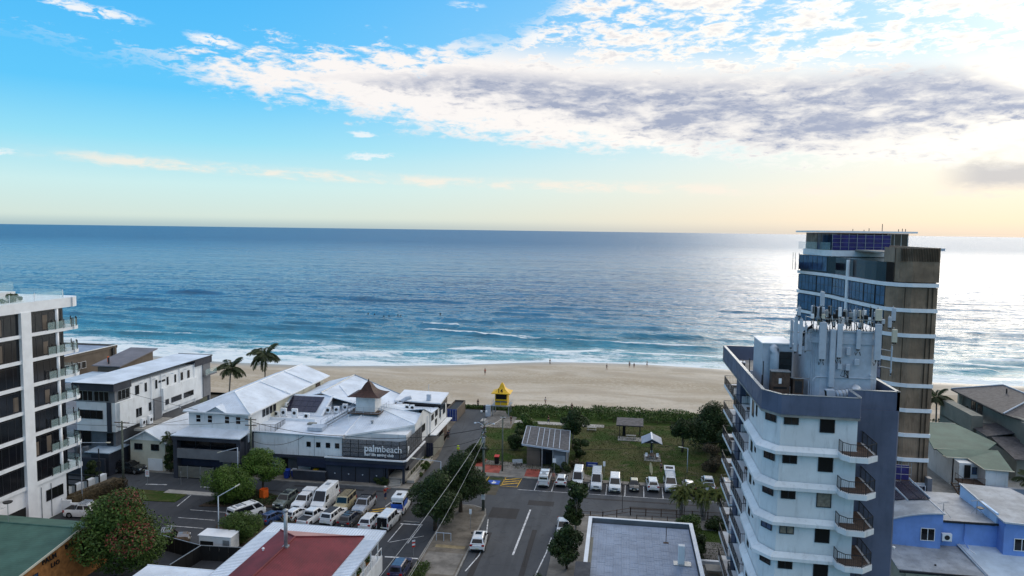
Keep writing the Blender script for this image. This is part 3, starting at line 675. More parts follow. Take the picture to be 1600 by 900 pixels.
def bush(name, label, loc, R_, h, mat='leaf_mid', n=2500, size=.12, seed=1, sx=1., sy=1., cat='bush', group=None):
    t = thing(name, label, cat, loc, group); bl = [(x * sx, y * sy, z, a, b, c) for x, y, z, a, b, c in crown_blobs(R_, h, -.05 * h, 14, seed, 0.)]
    V, Q_ = leaf_cloud(bl, n, size, seed); np_mesh('foliage', V, Q_, mat, t)
    m = MB(); r = random.Random(seed)
    for b in bl[:6]: m.tube([(r.uniform(-.15, .15), r.uniform(-.15, .15), -.05), (b[0] * .6, b[1] * .6, b[2] * .7)], [.05, .02], 5)
    m.build('stem', 'bark', t, local=True)
    return t
def frond_mesh(L, droop, wd, nl=26, seed=0, mat='palm_leaf', arch=.35):
    """one pinnate leaf along +x, curving down; leaflets both sides"""
    r = random.Random(seed); m = MB(); pts = []
    for i in range(9):
        s_ = i / 8; pts.append(Vector((L * s_ * (1 - .18 * droop * s_), 0, L * (arch * s_ * 1.2 - droop * s_ * s_))))
    m.tube(pts, [.05 - .04 * i / 8 for i in range(9)], 4)
    for i in range(nl):
        s_ = .16 + .84 * i / (nl - 1); q = s_ * 8; a = int(min(7, q)); p = pts[a].lerp(pts[a + 1], q - a); d = (pts[a + 1] - pts[a]).normalized()
        ln = wd * (.55 + .45 * sin(pi * min(1, s_ * 1.02))) * (1 if s_ < .8 else 1 - (s_ - .8) * 2.2)
        for sd_ in (-1, 1):
            e = p + d * ln * .55 + Vector((0, sd_ * ln * .78, -ln * (.42 + r.random() * .35)))
            mid = p.lerp(e, .45) + Vector((0, 0, ln * .06)); w2 = d * (.055 * wd / .8 + .03)
            m.face(p - w2 * .5, mid - w2, e, mid + w2)
    return m
def make_palm_mesh(nm, L, droop, wd, seed, nl=26, arch=.35, mat='palm_leaf'):
    m = frond_mesh(L, droop, wd, nl, seed, arch=arch); me = bpy.data.meshes.new(nm); me.from_pydata(m.v, [], m.f); me.materials.append(_M[mat]); me.update(); return me
FR = [make_palm_mesh('frond', 3.3, .75 + .12 * i, 1.0, i, arch=.75 - .1 * i) for i in range(3)]
FRC = [make_palm_mesh('cane_frond', 2.3, 1.0, .36, 10 + i, 22, .7, 'cane_leaf') for i in range(2)]
FRS = [make_palm_mesh('small_frond', 2.0, .8, .6, 20 + i, 18, .8) for i in range(2)]
def palm(name, label, loc, h, nf=20, fr=FR, sc=1., r0=.19, lean=(.4, .2), seed=0, group=None):
    t = thing(name, label, 'palm tree', loc, group); r = random.Random(seed)
    top = Vector((lean[0], lean[1], h))
    m = MB(); pth = [Vector((lean[0] * s_ ** 1.6, lean[1] * s_ ** 1.6, h * s_ - .1)) for s_ in (0, .2, .4, .6, .8, 1)]
    m.tube(pth, [r0 * 1.4, r0, r0 * .9, r0 * .85, r0 * .8, r0 * .9], 9); m.build('trunk', 'bark_pale', t, local=True, smooth=True)
    MB().lathe(top, [(.05, -.5), (r0 * 1.5, -.25), (r0 * 1.5, .1), (.1, .5)], 8).build('crown_shaft', 'bark', t, local=True, smooth=True)
    for i in range(nf):
        o = bpy.data.objects.new('frond', fr[i % len(fr)]); COL.objects.link(o); o.parent = t; o.location = top
        tier = i / nf
        o.rotation_euler = (r.uniform(-.15, .15), -.75 + 1.35 * tier + r.uniform(-.12, .12), i * 2.399 + r.uniform(-.2, .2)); k = sc * (.85 + .25 * r.random()); o.scale = (k, k, k)
    return t
def cane_clump(label, loc, n, h, seed, group=None, R_=1.2):
    t = thing('golden_cane_palm', label, 'palm tree', loc, group); r = random.Random(seed)
    for i in range(n):
        a = r.random() * 2 * pi; q = R_ * .45 * r.random(); hh_ = h * (.62 + .38 * r.random()); dx, dy = cos(a) * R_ * .8 * r.random(), sin(a) * R_ * .8 * r.random()
        b = Vector((cos(a) * q, sin(a) * q, 0)); e = b + Vector((dx, dy, hh_))
        MB().tube([b, b.lerp(e, .5) + Vector((-dx * .12, -dy * .12, 0)), e], [.07, .06, .05], 6).build('cane', 'bark_pale', t, local=True)
        for j in range(8):
            o = bpy.data.objects.new('frond', FRC[j % 2]); COL.objects.link(o); o.parent = t; o.location = e
            o.rotation_euler = (r.uniform(-.2, .2), -.55 + .12 * j + r.uniform(-.2, .2), j * 2.399 + r.random()); k = .8 + .35 * r.random(); o.scale = (k, k, k)
    return t
tree('flowering_tree', 'large spreading tree with rusty red blossom beside the green roof', (-59.0, 77.8, 0), 9.7, 6.2, 1.2, 'leaf_mid', 30000, .17, 3, 50, .34, 'bark_pale', extra=('flower_red', 6, .14, 2800), sx=1.0, sy=.75)
tree('round_tree', 'low dome-shaped bright green tree at the car park entrance', (-58.6, 101.8, .1), 4.9, 4.3, .8, 'leaf_bright', 24000, .12, 5, 34, .16, low=-.1, sy=.7)
tree('round_tree', 'round bright green tree beside the orange barrier at the street', (-55.3, 106.4, .1), 7.0, 3.6, 2.1, 'leaf_bright', 20000, .12, 6, 30, .18, low=.0, sy=.8)
tree('round_tree', 'dense dark green round tree beside the white box van', (-48.9, 88.0, .1), 4.1, 2.7, .3, 'leaf_mid', 16000, .11, 7, 26, .15, low=-.1)
t_ = thing('spiky_plant', 'grey-green spiky yucca beside the blue hatchback', 'plant', (-45.6, 94.6, .1)); r_ = random.Random(4)
for i in range(26):
    a_ = i * 2.4; e_ = R(20 + 60 * r_.random()); L_ = 2.3; d_ = Vector((cos(a_) * cos(e_), sin(a_) * cos(e_), sin(e_))); s_ = Vector((-sin(a_), cos(a_), 0)) * .07
    MB().face(Vector((0, 0, .2)) - s_, Vector((0, 0, .2)) + d_ * L_ * .5 - s_, Vector((0, 0, .2)) + d_ * L_ - Vector((0, 0, .15)), Vector((0, 0, .2)) + d_ * L_ * .5 + s_, Vector((0, 0, .2)) + s_).build('leaf_blade', 'leaf_grey', t_, local=True)
tree('street_tree', 'big dark tree nearest the street corner by the power pole', (-22.9, 104.4, .1), 8.6, 4.1, 1.9, 'leaf_dark', 22000, .15, 11, 34, .26, sy=.9)
tree('street_tree', 'big dark tree overhanging the car park end bay', (-25.0, 97.4, .1), 8.2, 3.6, 1.5, 'leaf_dark', 20000, .15, 12, 34, .24, sy=1.2)
tree('banksia_tree', 'slender sparse tree hiding the third van of the bay row', (-5.4, 98.6, .1), 8.6, 1.9, 1.2, 'leaf_dark', 3800, .22, 13, 22, .12, 'bark_pale', low=.1)
tree('banksia_tree', 'dark rounded tree beside the grey flat roof', (-5.9, 88.6, .1), 5.9, 2.2, 1.0, 'leaf_dark', 6500, .17, 14, 24, .13)
bush('shrub', 'small shrub low at the near edge of the street, by a white sign', (-9.0, 82.6, .1), 1.3, 1.8, 'leaf_dark', 1100, .14, 15)
tree('park_tree', 'dark tree with bare pale limbs right of the toilet block', (-8.6, 139.8, .1), 7.4, 2.9, 3.0, 'leaf_dark', 6500, .19, 16, 22, .15, 'bark_pale', extra=('leaf_dark', 2, .2, 900))
tree('park_tree', 'feathery olive tree behind the toilet block', (-18.3, 142.8, .1), 5.6, 2.3, 1.2, 'leaf_mid', 5500, .19, 17, 20, .12)
bush('dark_bush', 'dark rounded bush against the left end of the toilet block', (-19.0, 137.0, .1), 2.0, 4.3, 'leaf_dark', 4200, .17, 18)
bush('dark_bush', 'dark tall bush against the right end of the toilet block', (-6.9, 134.5, .1), 1.9, 4.2, 'leaf_dark', 4200, .17, 19)
bush('low_hedge', 'low dark shrubbery in front of the toilet block', (-9.8, 125.4, .1), 1.5, 1.4, 'leaf_dark', 2600, .13, 20, sx=1.6)
bush('low_hedge', 'brown-green shrubbery behind the left-hand white van', (-7.0, 127.4, .1), 1.4, 1.9, 'leaf_brown', 1800, .15, 22, sx=1.3)
tree('park_tree', 'forked dark tree standing alone beside the park lamp', (12.2, 141.2, .1), 6.6, 2.3, 2.4, 'leaf_dark', 6200, .17, 23, 20, .2)
tree('large_tree', 'tall dark dense tree behind the white tower balconies', (17.6, 143.0, .1), 9.8, 4.6, .6, 'leaf_dark', 17000, .19, 24, 40, .3, sy=.8)
tree('large_tree', 'dark spreading tree at the right edge of the park', (21.5, 136, .1), 8.0, 3.8, .8, 'leaf_dark', 9000, .2, 25, 26, .3)
bush('dry_bush', 'brownish dry bush under the large park tree', (16.0, 131.5, .1), 2.8, 4.8, 'leaf_brown', 6500, .15, 26)
bush('lane_bush', 'dark round bush where the lane meets the red paving', (-25.6, 128.6, .1), 2.3, 3.2, 'leaf_dark', 5500, .16, 27, sx=1.2)
bush('club_hedge', 'low clipped hedge beside the club entry steps', (-38.0, 113.4, .1), 1.1, 1.3, 'leaf_dark', 1800, .1, 28, sx=1.7, sy=.5)
bush('ramp_planting', 'green planting along the club access ramp', (-32.9, 121.5, .1), 1.2, 1.5, 'leaf_mid', 2600, .13, 29, sx=.6, sy=4)
bush('garden_shrub', 'glossy green shrub behind the grey flat roof', (9.6, 99.3, .1), 2.7, 4.0, 'leaf_mid', 6500, .14, 30, sy=1.1)
bush('garden_shrub', 'dark shrub at the corner of the fenced garden', (10.6, 94.0, .1), 1.5, 3.6, 'leaf_dark', 3200, .14, 31)
bush('garden_shrub', 'low dark shrub under the cane palms', (13.8, 104.5, .1), 1.9, 2.0, 'leaf_dark', 3200, .14, 32, sx=1.3)
cane_clump('left golden cane palm clump by the road fence', (9.6, 108.9, .1), 9, 3.9, 33, 'cane palms along the road fence')
cane_clump('middle golden cane palm clump by the road fence', (12.9, 108.9, .1), 10, 4.3, 34, 'cane palms along the road fence', 1.5)
cane_clump('right golden cane palm clump nearest the white tower', (15.8, 108.5, .1), 9, 4.2, 35, 'cane palms along the road fence', 1.4)
palm('coconut_palm', 'left tall palm in front of the surf, behind the flat-roofed house', (-88.0, 154.0, 0), 9.4, 20, lean=(.5, .2), seed=1, sc=1.25)
palm('coconut_palm', 'right and taller palm in front of the surf', (-83.5, 162.4, 0), 11.2, 24, lean=(.3, -.2), seed=2, sc=1.35)
palm('coconut_palm', 'palm behind the right side of the brown tower', (66.4, 164.5, 0), 7.6, 18, lean=(-.2, 0), seed=3, sc=1.05)
palm('coconut_palm', 'small palm leaning towards the tiled house', (69.5, 163.0, 0), 4.8, 14, lean=(.6, 0), seed=9, sc=.8)
palm('garden_palm', 'dark bushy palm between the garage and the dark building', (-75.4, 112.8, 0), 5.6, 14, FRS, 1.0, .16, (.1, 0), 4)
bush('bamboo_clump', 'dense dark growth at the foot of the garden palm', (-75.2, 112.6, .1), 1.4, 5.2, 'leaf_dark', 5200, .15, 36, sy=.7)
palm('garden_palm', 'dark palm at the right edge below the tiled house', (64.0, 123.5, 0), 3.8, 15, FRS, 1.3, .16, (.1, 0), 5)
palm('garden_palm', 'second dark palm at the right edge', (67.0, 121.5, 0), 4.4, 15, FRS, 1.3, .16, (-.1, 0), 6)
bush('street_bush', 'dark round bush between the hedge and the charcoal wall', (-84.5, 106.0, 0), 1.6, 3.9, 'leaf_dark', 3600, .15, 37)
for i, (x, y, s_, h_) in enumerate([(-87.5, 97.6, 1.3, 2.0), (-84.6, 97.8, 1.2, 1.8), (-82.2, 97.0, 1.2, 1.9), (-86, 93.6, 1.1, 1.5)]):
    bush('garden_plant', ['plant with broad leaves below the left tower wall', 'plant beside the white garden wall', 'plant nearest the white utility truck', 'shrub at the left edge behind the green roof'][i], (x, y, .0), s_, h_, 'leaf_mid', 1500, .16, 40 + i, group='plants below the left tower')
def strip_plants(name, poly, n, size, mat, seed, hgt, zf=None):
    r = np.random.default_rng(seed); px = np.array([p[0] for p in poly]); py = np.array([p[1] for p in poly]); out = []; patch = 1 if hgt > .5 else 0
    x = r.uniform(px.min(), px.max(), n * 3); y = r.uniform(py.min(), py.max(), n * 3); ins = np.zeros(len(x), bool)
    j = len(poly) - 1
    for i in range(len(poly)):
        c_ = ((py[i] > y) != (py[j] > y)) & (x < (px[j] - px[i]) * (y - py[i]) / (py[j] - py[i] + 1e-9) + px[i]); ins ^= c_; j = i
    ins &= ~((fbm(x * .28, y * .5, seed + 9, 3) < .40) & (patch > 0) & (y > 168))
    x, y = x[ins][:n], y[ins][:n]; k = len(x)
    base_ = (zf(x, y) if zf is not None else 0)
    hm = fbm(x * .35, y * .35, seed, 3); z = base_ + r.random(k) * hgt * (.25 + 1.2 * hm)
    u = r.normal(size=(k, 3)); u[:, 2] = np.abs(u[:, 2]) + .2; u /= np.linalg.norm(u, axis=1)[:, None]; v = np.cross(u, r.normal(size=(k, 3))); v /= np.linalg.norm(v, axis=1)[:, None]
    s_ = (size * (.5 + r.random(k)))[:, None]; P_ = np.stack([x, y, z], -1)
    V = np.stack([P_, P_ + u * s_ * .6 - v * s_ * .35, P_ + u * s_ * 1.3, P_ + u * s_ * .6 + v * s_ * .35], 1).reshape(-1, 3)
    o = np_mesh(name, V, np.arange(4 * k).reshape(-1, 4), mat); o['kind'] = 'stuff'; return o
zd = lambda x, y: .65 * np.exp(-((y - 165.5) / 4.0) ** 2) + .1
dune = [(-24, 160.6), (0, 161), (24, 160.5), (60, 160), (60, 171), (30, 173), (18.5, 169.5), (14, 173.5), (-2, 173), (-14, 172.5), (-24, 168)]
gx = np.arange(-60, 110, 1.5); gy = np.arange(158, 176, .8); XX, YY = np.meshgrid(gx, gy)
ZZ = zd(XX, YY) * (.7 + .6 * fbm(XX * .2, YY * .3, 5, 3)) * np.clip((XX + 27) / 4, 0, 1) - .1
V = np.stack([XX, YY, ZZ], -1).reshape(-1, 3); nx = len(gx); i = (np.arange(len(gy) - 1)[:, None] * nx + np.arange(nx - 1)[None]).ravel()
struct(np_mesh('dune', V, np.stack([i, i + 1, i + nx + 1, i + nx], -1), 'grass_green', smooth=True))
strip_plants('dune_vegetation', dune, 30000, .26, 'leaf_mid', 3, .75, zd)
strip_plants('dune_vegetation', [(-46, 163), (-37, 163), (-37, 168), (-46, 168)], 1800, .3, 'leaf_mid', 4, .6)
strip_plants('dune_vegetation', [(-36.5, 166.8), (-24, 166.5), (-24, 168.6), (-36.5, 168.8)], 2200, .26, 'leaf_mid', 14, .5)
strip_plants('dune_vegetation', [(55, 166), (72, 166), (72, 176), (55, 174)], 3500, .34, 'leaf_dark', 24, .9)
lawn_poly = [(-24, 126.2), (-8, 124), (-3, 122.6), (24, 122.6), (24, 160.6), (-28.5, 155), (-26, 139)]
strip_plants('grass', lawn_poly, 42000, .11, 'grass', 5, .07, lambda x, y: .09)
strip_plants('grass', [(10, 92), (24, 92), (24, 104), (10, 104)], 5000, .12, 'grass_green', 6, .1)
strip_plants('ground_cover', [(-61.5, 100), (-50.5, 101.6), (-51, 104.6), (-57, 107), (-60, 105)], 3200, .18, 'leaf_dark', 7, .3, lambda x, y: .12)
strip_plants('ground_cover', [(-24.4, 82), (-22.6, 82), (-22.6, 86.5), (-24.4, 86.5)], 1200, .16, 'leaf_mid', 8, .4, lambda x, y: .1)
# ------------------------------------------------------------------ white tower with aerials
WT = thing('apartment_tower', 'white apartment tower with slate parapet and stacked corner balconies, aerials on its roof', 'apartment building', (12, 63, 0))
PIT = 3.1; LIPS = [23.45 - PIT * i for i in range(8)]
MB().prism([(14.2, 91), (14.2, 73), (12.6, 73), (12.6, 66.2), (13.7, 64.5), (19.85, 64.3), (19.85, 67.6), (24.0, 67.6), (24.0, 91)], -.1, 26.7).build('wall', 'tower_white', WT)
def loft(m, lo, hi, z0, z1):             # open skirt between two outlines
    for i in range(len(lo) - 1):
        m.face((*lo[i], z0), (*lo[i + 1], z0), (*hi[i + 1], z1), (*hi[i], z1))
    return m
for z in LIPS:
    lo = [(12.25, 73.6), (12.05, 73.0), (11.95, 65.6), (13.25, 64.0), (18.4, 63.85), (18.4, 64.1)]
    hi = [(12.58, 73.6), (12.56, 73.0), (12.56, 66.1), (13.6, 64.42), (18.4, 64.22), (18.4, 64.22)]
    m = MB(); loft(m, lo, hi, z + .12, z + .5); m.prism(lo[1:5] + [(18.4, 64.4), (13.8, 64.5), (12.65, 66.3), (12.65, 73.0)], z - .16, z + .12); m.build('spandrel', 'tower_white', WT)
# slate parapet: outer band with a rounded bottom, roof deck and copings
out = [(12.35, 91.2), (12.35, 66.0), (13.65, 64.15), (19.9, 63.95), (20.1, 64.5), (20.1, 67.35), (24.15, 67.35), (24.15, 91.2)]
m = MB()
for a_, b_ in zip(out, out[1:] + out[:1]):
    a_, b_ = Vector((*a_, 26.72)), Vector((*b_, 26.72)); d_ = (b_ - a_).normalized(); s_ = Vector((d_.y, -d_.x, 0)) * -.24
    m.obox(a_, b_ - a_, s_, (0, 0, 1.68)); m.obox(a_ - s_ * .18, b_ - a_, s_ * 1.36, (0, 0, .02))
m.build('parapet', 'tower_slate', WT)
m = MB()
for a_, b_ in zip(out, out[1:] + out[:1]):
    a_, b_ = Vector((*a_, 28.4)), Vector((*b_, 28.4)); d_ = (b_ - a_).normalized(); s_ = Vector((d_.y, -d_.x, 0)) * -.3
    m.obox(a_ - s_ * .1 + d_ * .0, b_ - a_, s_, (0, 0, .04))
m.build('coping', 'metal_grey', WT)
MB().prism([(x, y) for x, y in out], 26.5, 26.76).build('roof_deck', 'concrete', WT)
MB().prism([(19.92, 67.42), (24.1, 67.42), (24.1, 90), (19.92, 90)], 0, 26.7).build('stair_wall', 'tower_slate_dark', WT)
MB().prism([(20.0, 67.2), (24.02, 67.2), (24.2, 67.45), (20.0, 67.45)], 0, 26.75).build('render_panel', 'tower_slate', WT)
for k, z in enumerate([26.75 + 0] + LIPS[:]):
    zt = z - (.12 if k == 0 else .2)
    u1 = Vector((1.25, -.62, 0)).normalized()
    window(WT, (12.72, 65.9, zt - .82), (.95, -1.46, 0), 1.25, .72, (-1.46, -.95, 0), mull=2, glass=('glass', 'glass_brown', 'glass', 'glass_blue')[k % 4])
    window(WT, (13.95, 64.46, zt - .82), (1, -.03, 0), 1.2, .72, (-.03, -1, 0), mull=2, glass=('glass_brown', 'glass', 'glass', 'curtain', 'glass')[k % 5])
    window(WT, (16.85, 64.37, zt - 1.35), (1, -.03, 0), 1.2, 1.3, (-.03, -1, 0), mull=1, glass='curtain' if k in (2,) else 'glass', frame='trim_dark')
    # narrow windows on the seaward part of the side wall
    window(WT, (12.59, 71.6, zt - 1.9), (0, -1, 0), .8, 1.7, (-1, 0, 0)); window(WT, (12.59, 69.6, zt - 1.4), (0, -1, 0), .5, 1.2, (-1, 0, 0))
for k, z in enumerate(LIPS[:7]):        # corner balconies on the street side
    b_ = MB().prism([(18.3, 64.2), (18.35, 63.2), (18.85, 62.55), (20.25, 62.45), (21.25, 63.35), (21.25, 67.4), (19.9, 67.4), (19.9, 64.2)], z - .1, z + .35).build('balcony', 'tower_white', WT)
    MB().prism([(18.6, 64.2), (18.6, 63.3), (19.0, 62.8), (20.1, 62.75), (21.0, 63.5), (21.0, 67.4), (19.95, 67.4), (19.95, 64.2)], z + .35, z + .37).build('balcony_floor', 'timber', b_)
    railing(b_, [(18.4, 64.15, z + .36), (18.45, 63.25, z + .36), (18.9, 62.65, z + .36), (20.2, 62.55, z + .36), (21.15, 63.4, z + .36), (21.15, 67.3, z + .36)], 1.05, pitch=.15)
    window(b_, (19.87, 67.3, z + .4), (0, -1, 0), 2.4, 2.1, (1, 0, 0), mull=2, name='sliding_door', glass='glass_brown')
for k, z in enumerate(LIPS):            # two stacks of balconies on the beach side wall
    for j, (xa, y0, y1) in enumerate(((12.25, 73.7, 81.2), (12.7, 84.6, 92.0))):
        b_ = MB().prism([(xa, y0), (xa, y1), (14.3, y1), (14.3, y0)], z - .22, z + .1).build('balcony', 'tower_white', WT)
        railing(b_, [(14.2, y0 + .05, z + .1), (xa + .05, y0 + .05, z + .1), (xa + .05, y1 - .05, z + .1), (14.2, y1 - .05, z + .1)], 1.05, pitch=.17)
        window(b_, (14.17, y1 - .8, z + .15), (0, -1, 0), y1 - y0 - 1.6, 2.3, (-1, 0, 0), mull=3, name='sliding_door', glass='glass_brown')
        if k in (0, 2, 3, 5):
            tb = thing('balcony_table', ['dark balcony table on the near balcony, top floor', 'dark balcony table on the far balcony, top floor', 'dark balcony table on the near balcony, third floor down', 'dark balcony table on the far balcony, third floor down', 'dark balcony table on the near balcony, fourth floor down', 'dark balcony table on the far balcony, fourth floor down', 'dark balcony table on the near balcony, sixth floor down', 'dark balcony table on the far balcony, sixth floor down'][(0, 2, 3, 5).index(k) * 2 + j], 'table', (13.3, y0 + 2.5, z + .1))
            MB().box(-.4, .4, -.6, .6, .7, .74).build('table_top', 'timber', tb, local=True)
            for sx_ in (-.33, .33):
                for sy_ in (-.52, .52): MB().box(sx_ - .03, sx_ + .03, sy_ - .03, sy_ + .03, 0, .7).build('leg', 'metal_dark', tb, local=True)
    MB().box(13.2, 14.25, 81.2, 84.6, z - .2, z + .9).build('side_spandrel', 'tower_white', WT)
MB().box(13.0, 13.6, 81.6, 84.2, 0, 26.7).build('side_pier', 'tower_slate_dark', WT)
# plant room, ducts and cabinets on the roof
bd = [(17.3, 72.2), (17.6, 71.2), (18.3, 70.6), (22.7, 70.6), (23.4, 71.2), (23.6, 72.5), (23.6, 77.5), (17.3, 77.5)]
MB().prism(bd, 26.76, 33.1).build('plant_room', 'metal_light', WT)
m = MB().prism([(x + (.12 if x > 20 else -.12), y - .1) for x, y in bd], 32.0, 32.5).prism([(x + (.16 if x > 20 else -.16), y - .14) for x, y in bd], 33.1, 33.25)
m.build('plant_room_band', 'metal_light', WT)
railing(WT, [(17.2, 72.2, 33.2), (17.5, 71.1, 33.2), (18.3, 70.5, 33.2), (22.7, 70.5, 33.2), (23.5, 71.1, 33.2), (23.7, 72.5, 33.2)], 1.1, 'metal_grey', bal=False, name='roof_railing', rail=.04)
MB().box(13.7, 16.5, 73.8, 78.5, 26.76, 31.3).build('lift_motor_room', 'metal_light', WT)
MB().box(13.6, 16.6, 73.7, 78.6, 31.3, 31.42).build('lift_motor_room_roof', 'trim_white', WT)
MB().tube([(14.75, 73.3, 26.9), (14.75, 73.3, 30.4), (14.75, 73.5, 30.8), (14.75, 74, 31)], .42, 12).build('duct', 'metal_light', WT, smooth=True)
m = MB().box(15.3, 16.4, 73.5, 73.79, 27.3, 30.6)
for i in range(5): m.box(15.35, 16.35, 73.4, 73.5, 27.4 + i * .65, 27.5 + i * .65)
m.tube([(15.4, 73.38, 27.5), (16.3, 73.38, 28.6), (15.4, 73.38, 29.4), (16.3, 73.38, 30.4)], .03, 4); m.build('louvre', 'metal_dark', WT)
m = MB().box(14.1, 15.75, 71.0, 72.0, 26.9, 29.1); c_ = m.build('cabinet', 'timber', WT, bevel=.02); MB().box(14.05, 15.8, 70.95, 72.05, 29.1, 29.17).build('lid', 'metal_grey', c_)
B(14.75, 15.0, 70.97, 71.0, 28.0, 28.5).build('warning_label', 'trim_white', c_); B(14.3, 15.5, 70.98, 71.0, 27.5, 27.7).build('vent_slot', 'black', c_)
m = MB().box(16.05, 17.0, 71.0, 72.0, 26.9, 28.5); c_ = m.build('cabinet', 'timber', WT, bevel=.02); B(16.2, 16.85, 70.98, 71.0, 27.2, 28.3).build('door_panel', 'metal_dark', c_)
B(12.9, 13.4, 81.5, 82.3, 26.9, 28.0).build('cabinet', 'metal_dark', WT); B(12.85, 13.45, 81.4, 82.4, 28.0, 28.1).build('cabinet_lid', 'metal_light', WT)
B(12.95, 15.5, 79.5, 79.7, 26.8, 27.6).build('cable_tray', 'metal_light', WT)
for x, y, z0, z1 in ((13.0, 76.5, 26.8, 29.4), (13.5, 72.0, 26.8, 29.9), (13.1, 70.3, 26.8, 28.9), (12.9, 80, 26.8, 28.6)):
    MB().tube([(x, y, z0), (x, y, z1)], .05, 6).build('post', 'metal_dark', WT)
# fat silver duct with hood on the near edge
MB().tube([(19.1, 68.2, 27.75), (19.9, 68.4, 27.8), (20.7, 68.6, 27.9), (21.1, 69.2, 28.2)], .42, 14).build('silver_duct', 'metal_light', WT, smooth=True)
for i in range(5): MB().tube([(19.2 + i * .33, 68.22 + i * .1, 27.76 + i * .03), (19.25 + i * .33, 68.23 + i * .1, 27.765 + i * .03)], .47, 14).build('duct_ring', 'metal_grey', WT)
m = MB().obox((18.3, 67.8, 27.35), (.75, .1, 0), (0, .7, 0), (-.12, 0, .85)); m.build('duct_hood', 'metal_light', WT); MB().obox((18.26, 67.86, 27.42), (.02, 0, 0), (0, .58, 0), (-.1, 0, .7)).build('hood_grille', 'black', WT)
MB().lathe((20.3, 68.2, 26.9), [(.5, 0), (.5, .25), (.42, .3)], 16).build('fan_unit', 'metal_dark', WT)
MB().tube([(21.2, 68.6, 26.85), (22.2, 68.7, 27.3), (22.4, 69.6, 27.6), (22.0, 70.5, 27.7)], .22, 8).build('pipe', 'metal_light', WT, smooth=True)
B(18.2, 19.0, 69.4, 70.2, 26.8, 27.1).build('walkway_tray', 'metal_light', WT)
def aerial(x, y, z0, z1, wd=.42, d=.22, mat='metal_light', nm='antenna_panel', rz=0., feet=True):
    o = bpy.data.objects.new(nm, MB().box(-wd / 2, wd / 2, -d / 2, d / 2, 0, z1 - z0).build('tmp', mat).data)
    bpy.data.objects.remove(bpy.data.objects['tmp']); o.data.name = nm
    COL.objects.link(o); o.parent = WT; o.location = Vector((x, y, z0)) - base_of(WT); o.rotation_euler = (0, 0, rz)
    b = o.modifiers.new('bevel', 'BEVEL'); b.width = .05; b.segments = 2
    if feet: MB().tube([(0, d * .9, -.25), (0, d * .9, z1 - z0 + .15)], .045, 6).box(-.1, .1, 0, d, .2, .3).box(-.1, .1, 0, d, z1 - z0 - .35, z1 - z0 - .25).build('mounting_pole', 'metal_grey', o, local=True)
    if feet: MB().box(-wd * .3, -wd * .1, -.05, .05, -.14, 0).box(wd * .1, wd * .3, -.05, .05, -.14, 0).build('cable_plug', 'black', o, local=True)
    return o
aerial(18.25, 70.1, 30.6, 34.0, .62, .25); aerial(19.75, 70.2, 30.8, 33.9, .46); aerial(21.4, 70.3, 31.6, 33.4, .38); aerial(23.0, 70.1, 30.7, 34.0, .58, .25)
B(18.95, 19.45, 70.15, 70.6, 28.0, 33.35).build('cable_riser', 'metal_light', WT, bevel=.06)
for x, y, a_, b_, w_ in ((16.05, 70.8, 31.1, 34.4, .30), (16.45, 70.6, 30.9, 34.2, .30), (15.8, 71.4, 31.4, 34.0, .24), (17.0, 71.0, 31.2, 33.6, .2)): aerial(x, y, a_, b_, w_, .18)
aerial(18.2, 71.0, 34.15, 35.3, .66, .3); aerial(18.4, 71.4, 35.35, 36.7, .36, .3); aerial(24.55, 70.6, 32.3, 33.5, .46, .25, 'cream_wall'); aerial(24.2, 70.9, 33.6, 34.6, .3, .2)
aerial(23.05, 70.4, 34.25, 35.3, .55, .3, 'cream_wall'); aerial(24.6, 71.2, 34.2, 35.4, .35, .2); aerial(24.3, 70.3, 29.5, 32.0, .12, .1); aerial(16.2, 70.5, 34.5, 35.3, .28, .2)
r_ = random.Random(12)
for i in range(44):
    x = 17.4 + (i * .26) % 6.3 + r_.uniform(-.05, .05); z = 33.55 + r_.choice((0, .35, .7, .95)); h_ = r_.choice((.45, .6, .85)); w_ = r_.choice((.2, .28, .34))
    aerial(x, 70.6 + r_.choice((0, .35, .7, 1.2)), z, z + h_, w_, .18, r_.choice(('metal_light', 'metal_grey', 'trim_white', 'metal_dark', 'black', 'cream_wall')), 'radio_unit', r_.uniform(-.4, .4), feet=(i % 2 == 0))
for x, y, z, w_, h_ in ((20.6, 70.35, 31.0, .36, .75), (19.9, 70.35, 29.7, .38, .6), (20.6, 70.35, 29.6, .36, .6), (21.35, 70.35, 30.1, .42, .6), (22.6, 70.35, 29.1, .2, .2)):
    aerial(x, y, z, z + h_, w_, .2, 'metal_light', 'junction_box', feet=False)
for i in range(9):
    x = 17.6 + i * .72; MB().tube([(x, 70.9, 33.2), (x, 70.9, 35.2 + r_.uniform(-.2, .3))], .04, 6).build('antenna_mast', 'metal_grey', WT)
m = MB()
for i in range(26):
    x = 17.6 + i * .23; m.tube([(x, 70.55, 33.1), (x + r_.uniform(-.3, .3), 70.35, 33.5), (x + r_.uniform(-.3, .3), 70.6, 33.9 + r_.random() * .8)], .035, 4)
for a_ in ((18.25, 30.4), (19.75, 30.6), (21.4, 31.4), (23.0, 30.5)):
    for d_ in (-.1, .1): m.tube([(a_[0] + d_, 70.1, a_[1]), (a_[0] + d_ * 2, 70.2, a_[1] - .35), (a_[0] + d_ * 2, 70.5, a_[1] - .1)], .03, 4)
for i in range(3): m.tube([(20.2 + i * .2, 70.4, 29.6), (20.0 + i * .3, 70.3, 29.1 - i * .1), (20.7, 70.3, 28.9), (20.7 - i * .2, 70.4, 29.6)], .03, 4)
for i in range(7): m.tube([(16.4 + i * .09, 71.2, 31.6), (16.8 + i * .07, 71.0, 33.0 + i * .07), (17.5, 70.8, 33.4 + i * .05)], .04, 4)
o_ = m.build('cable_tangle', 'black', WT); o_['kind'] = 'stuff'
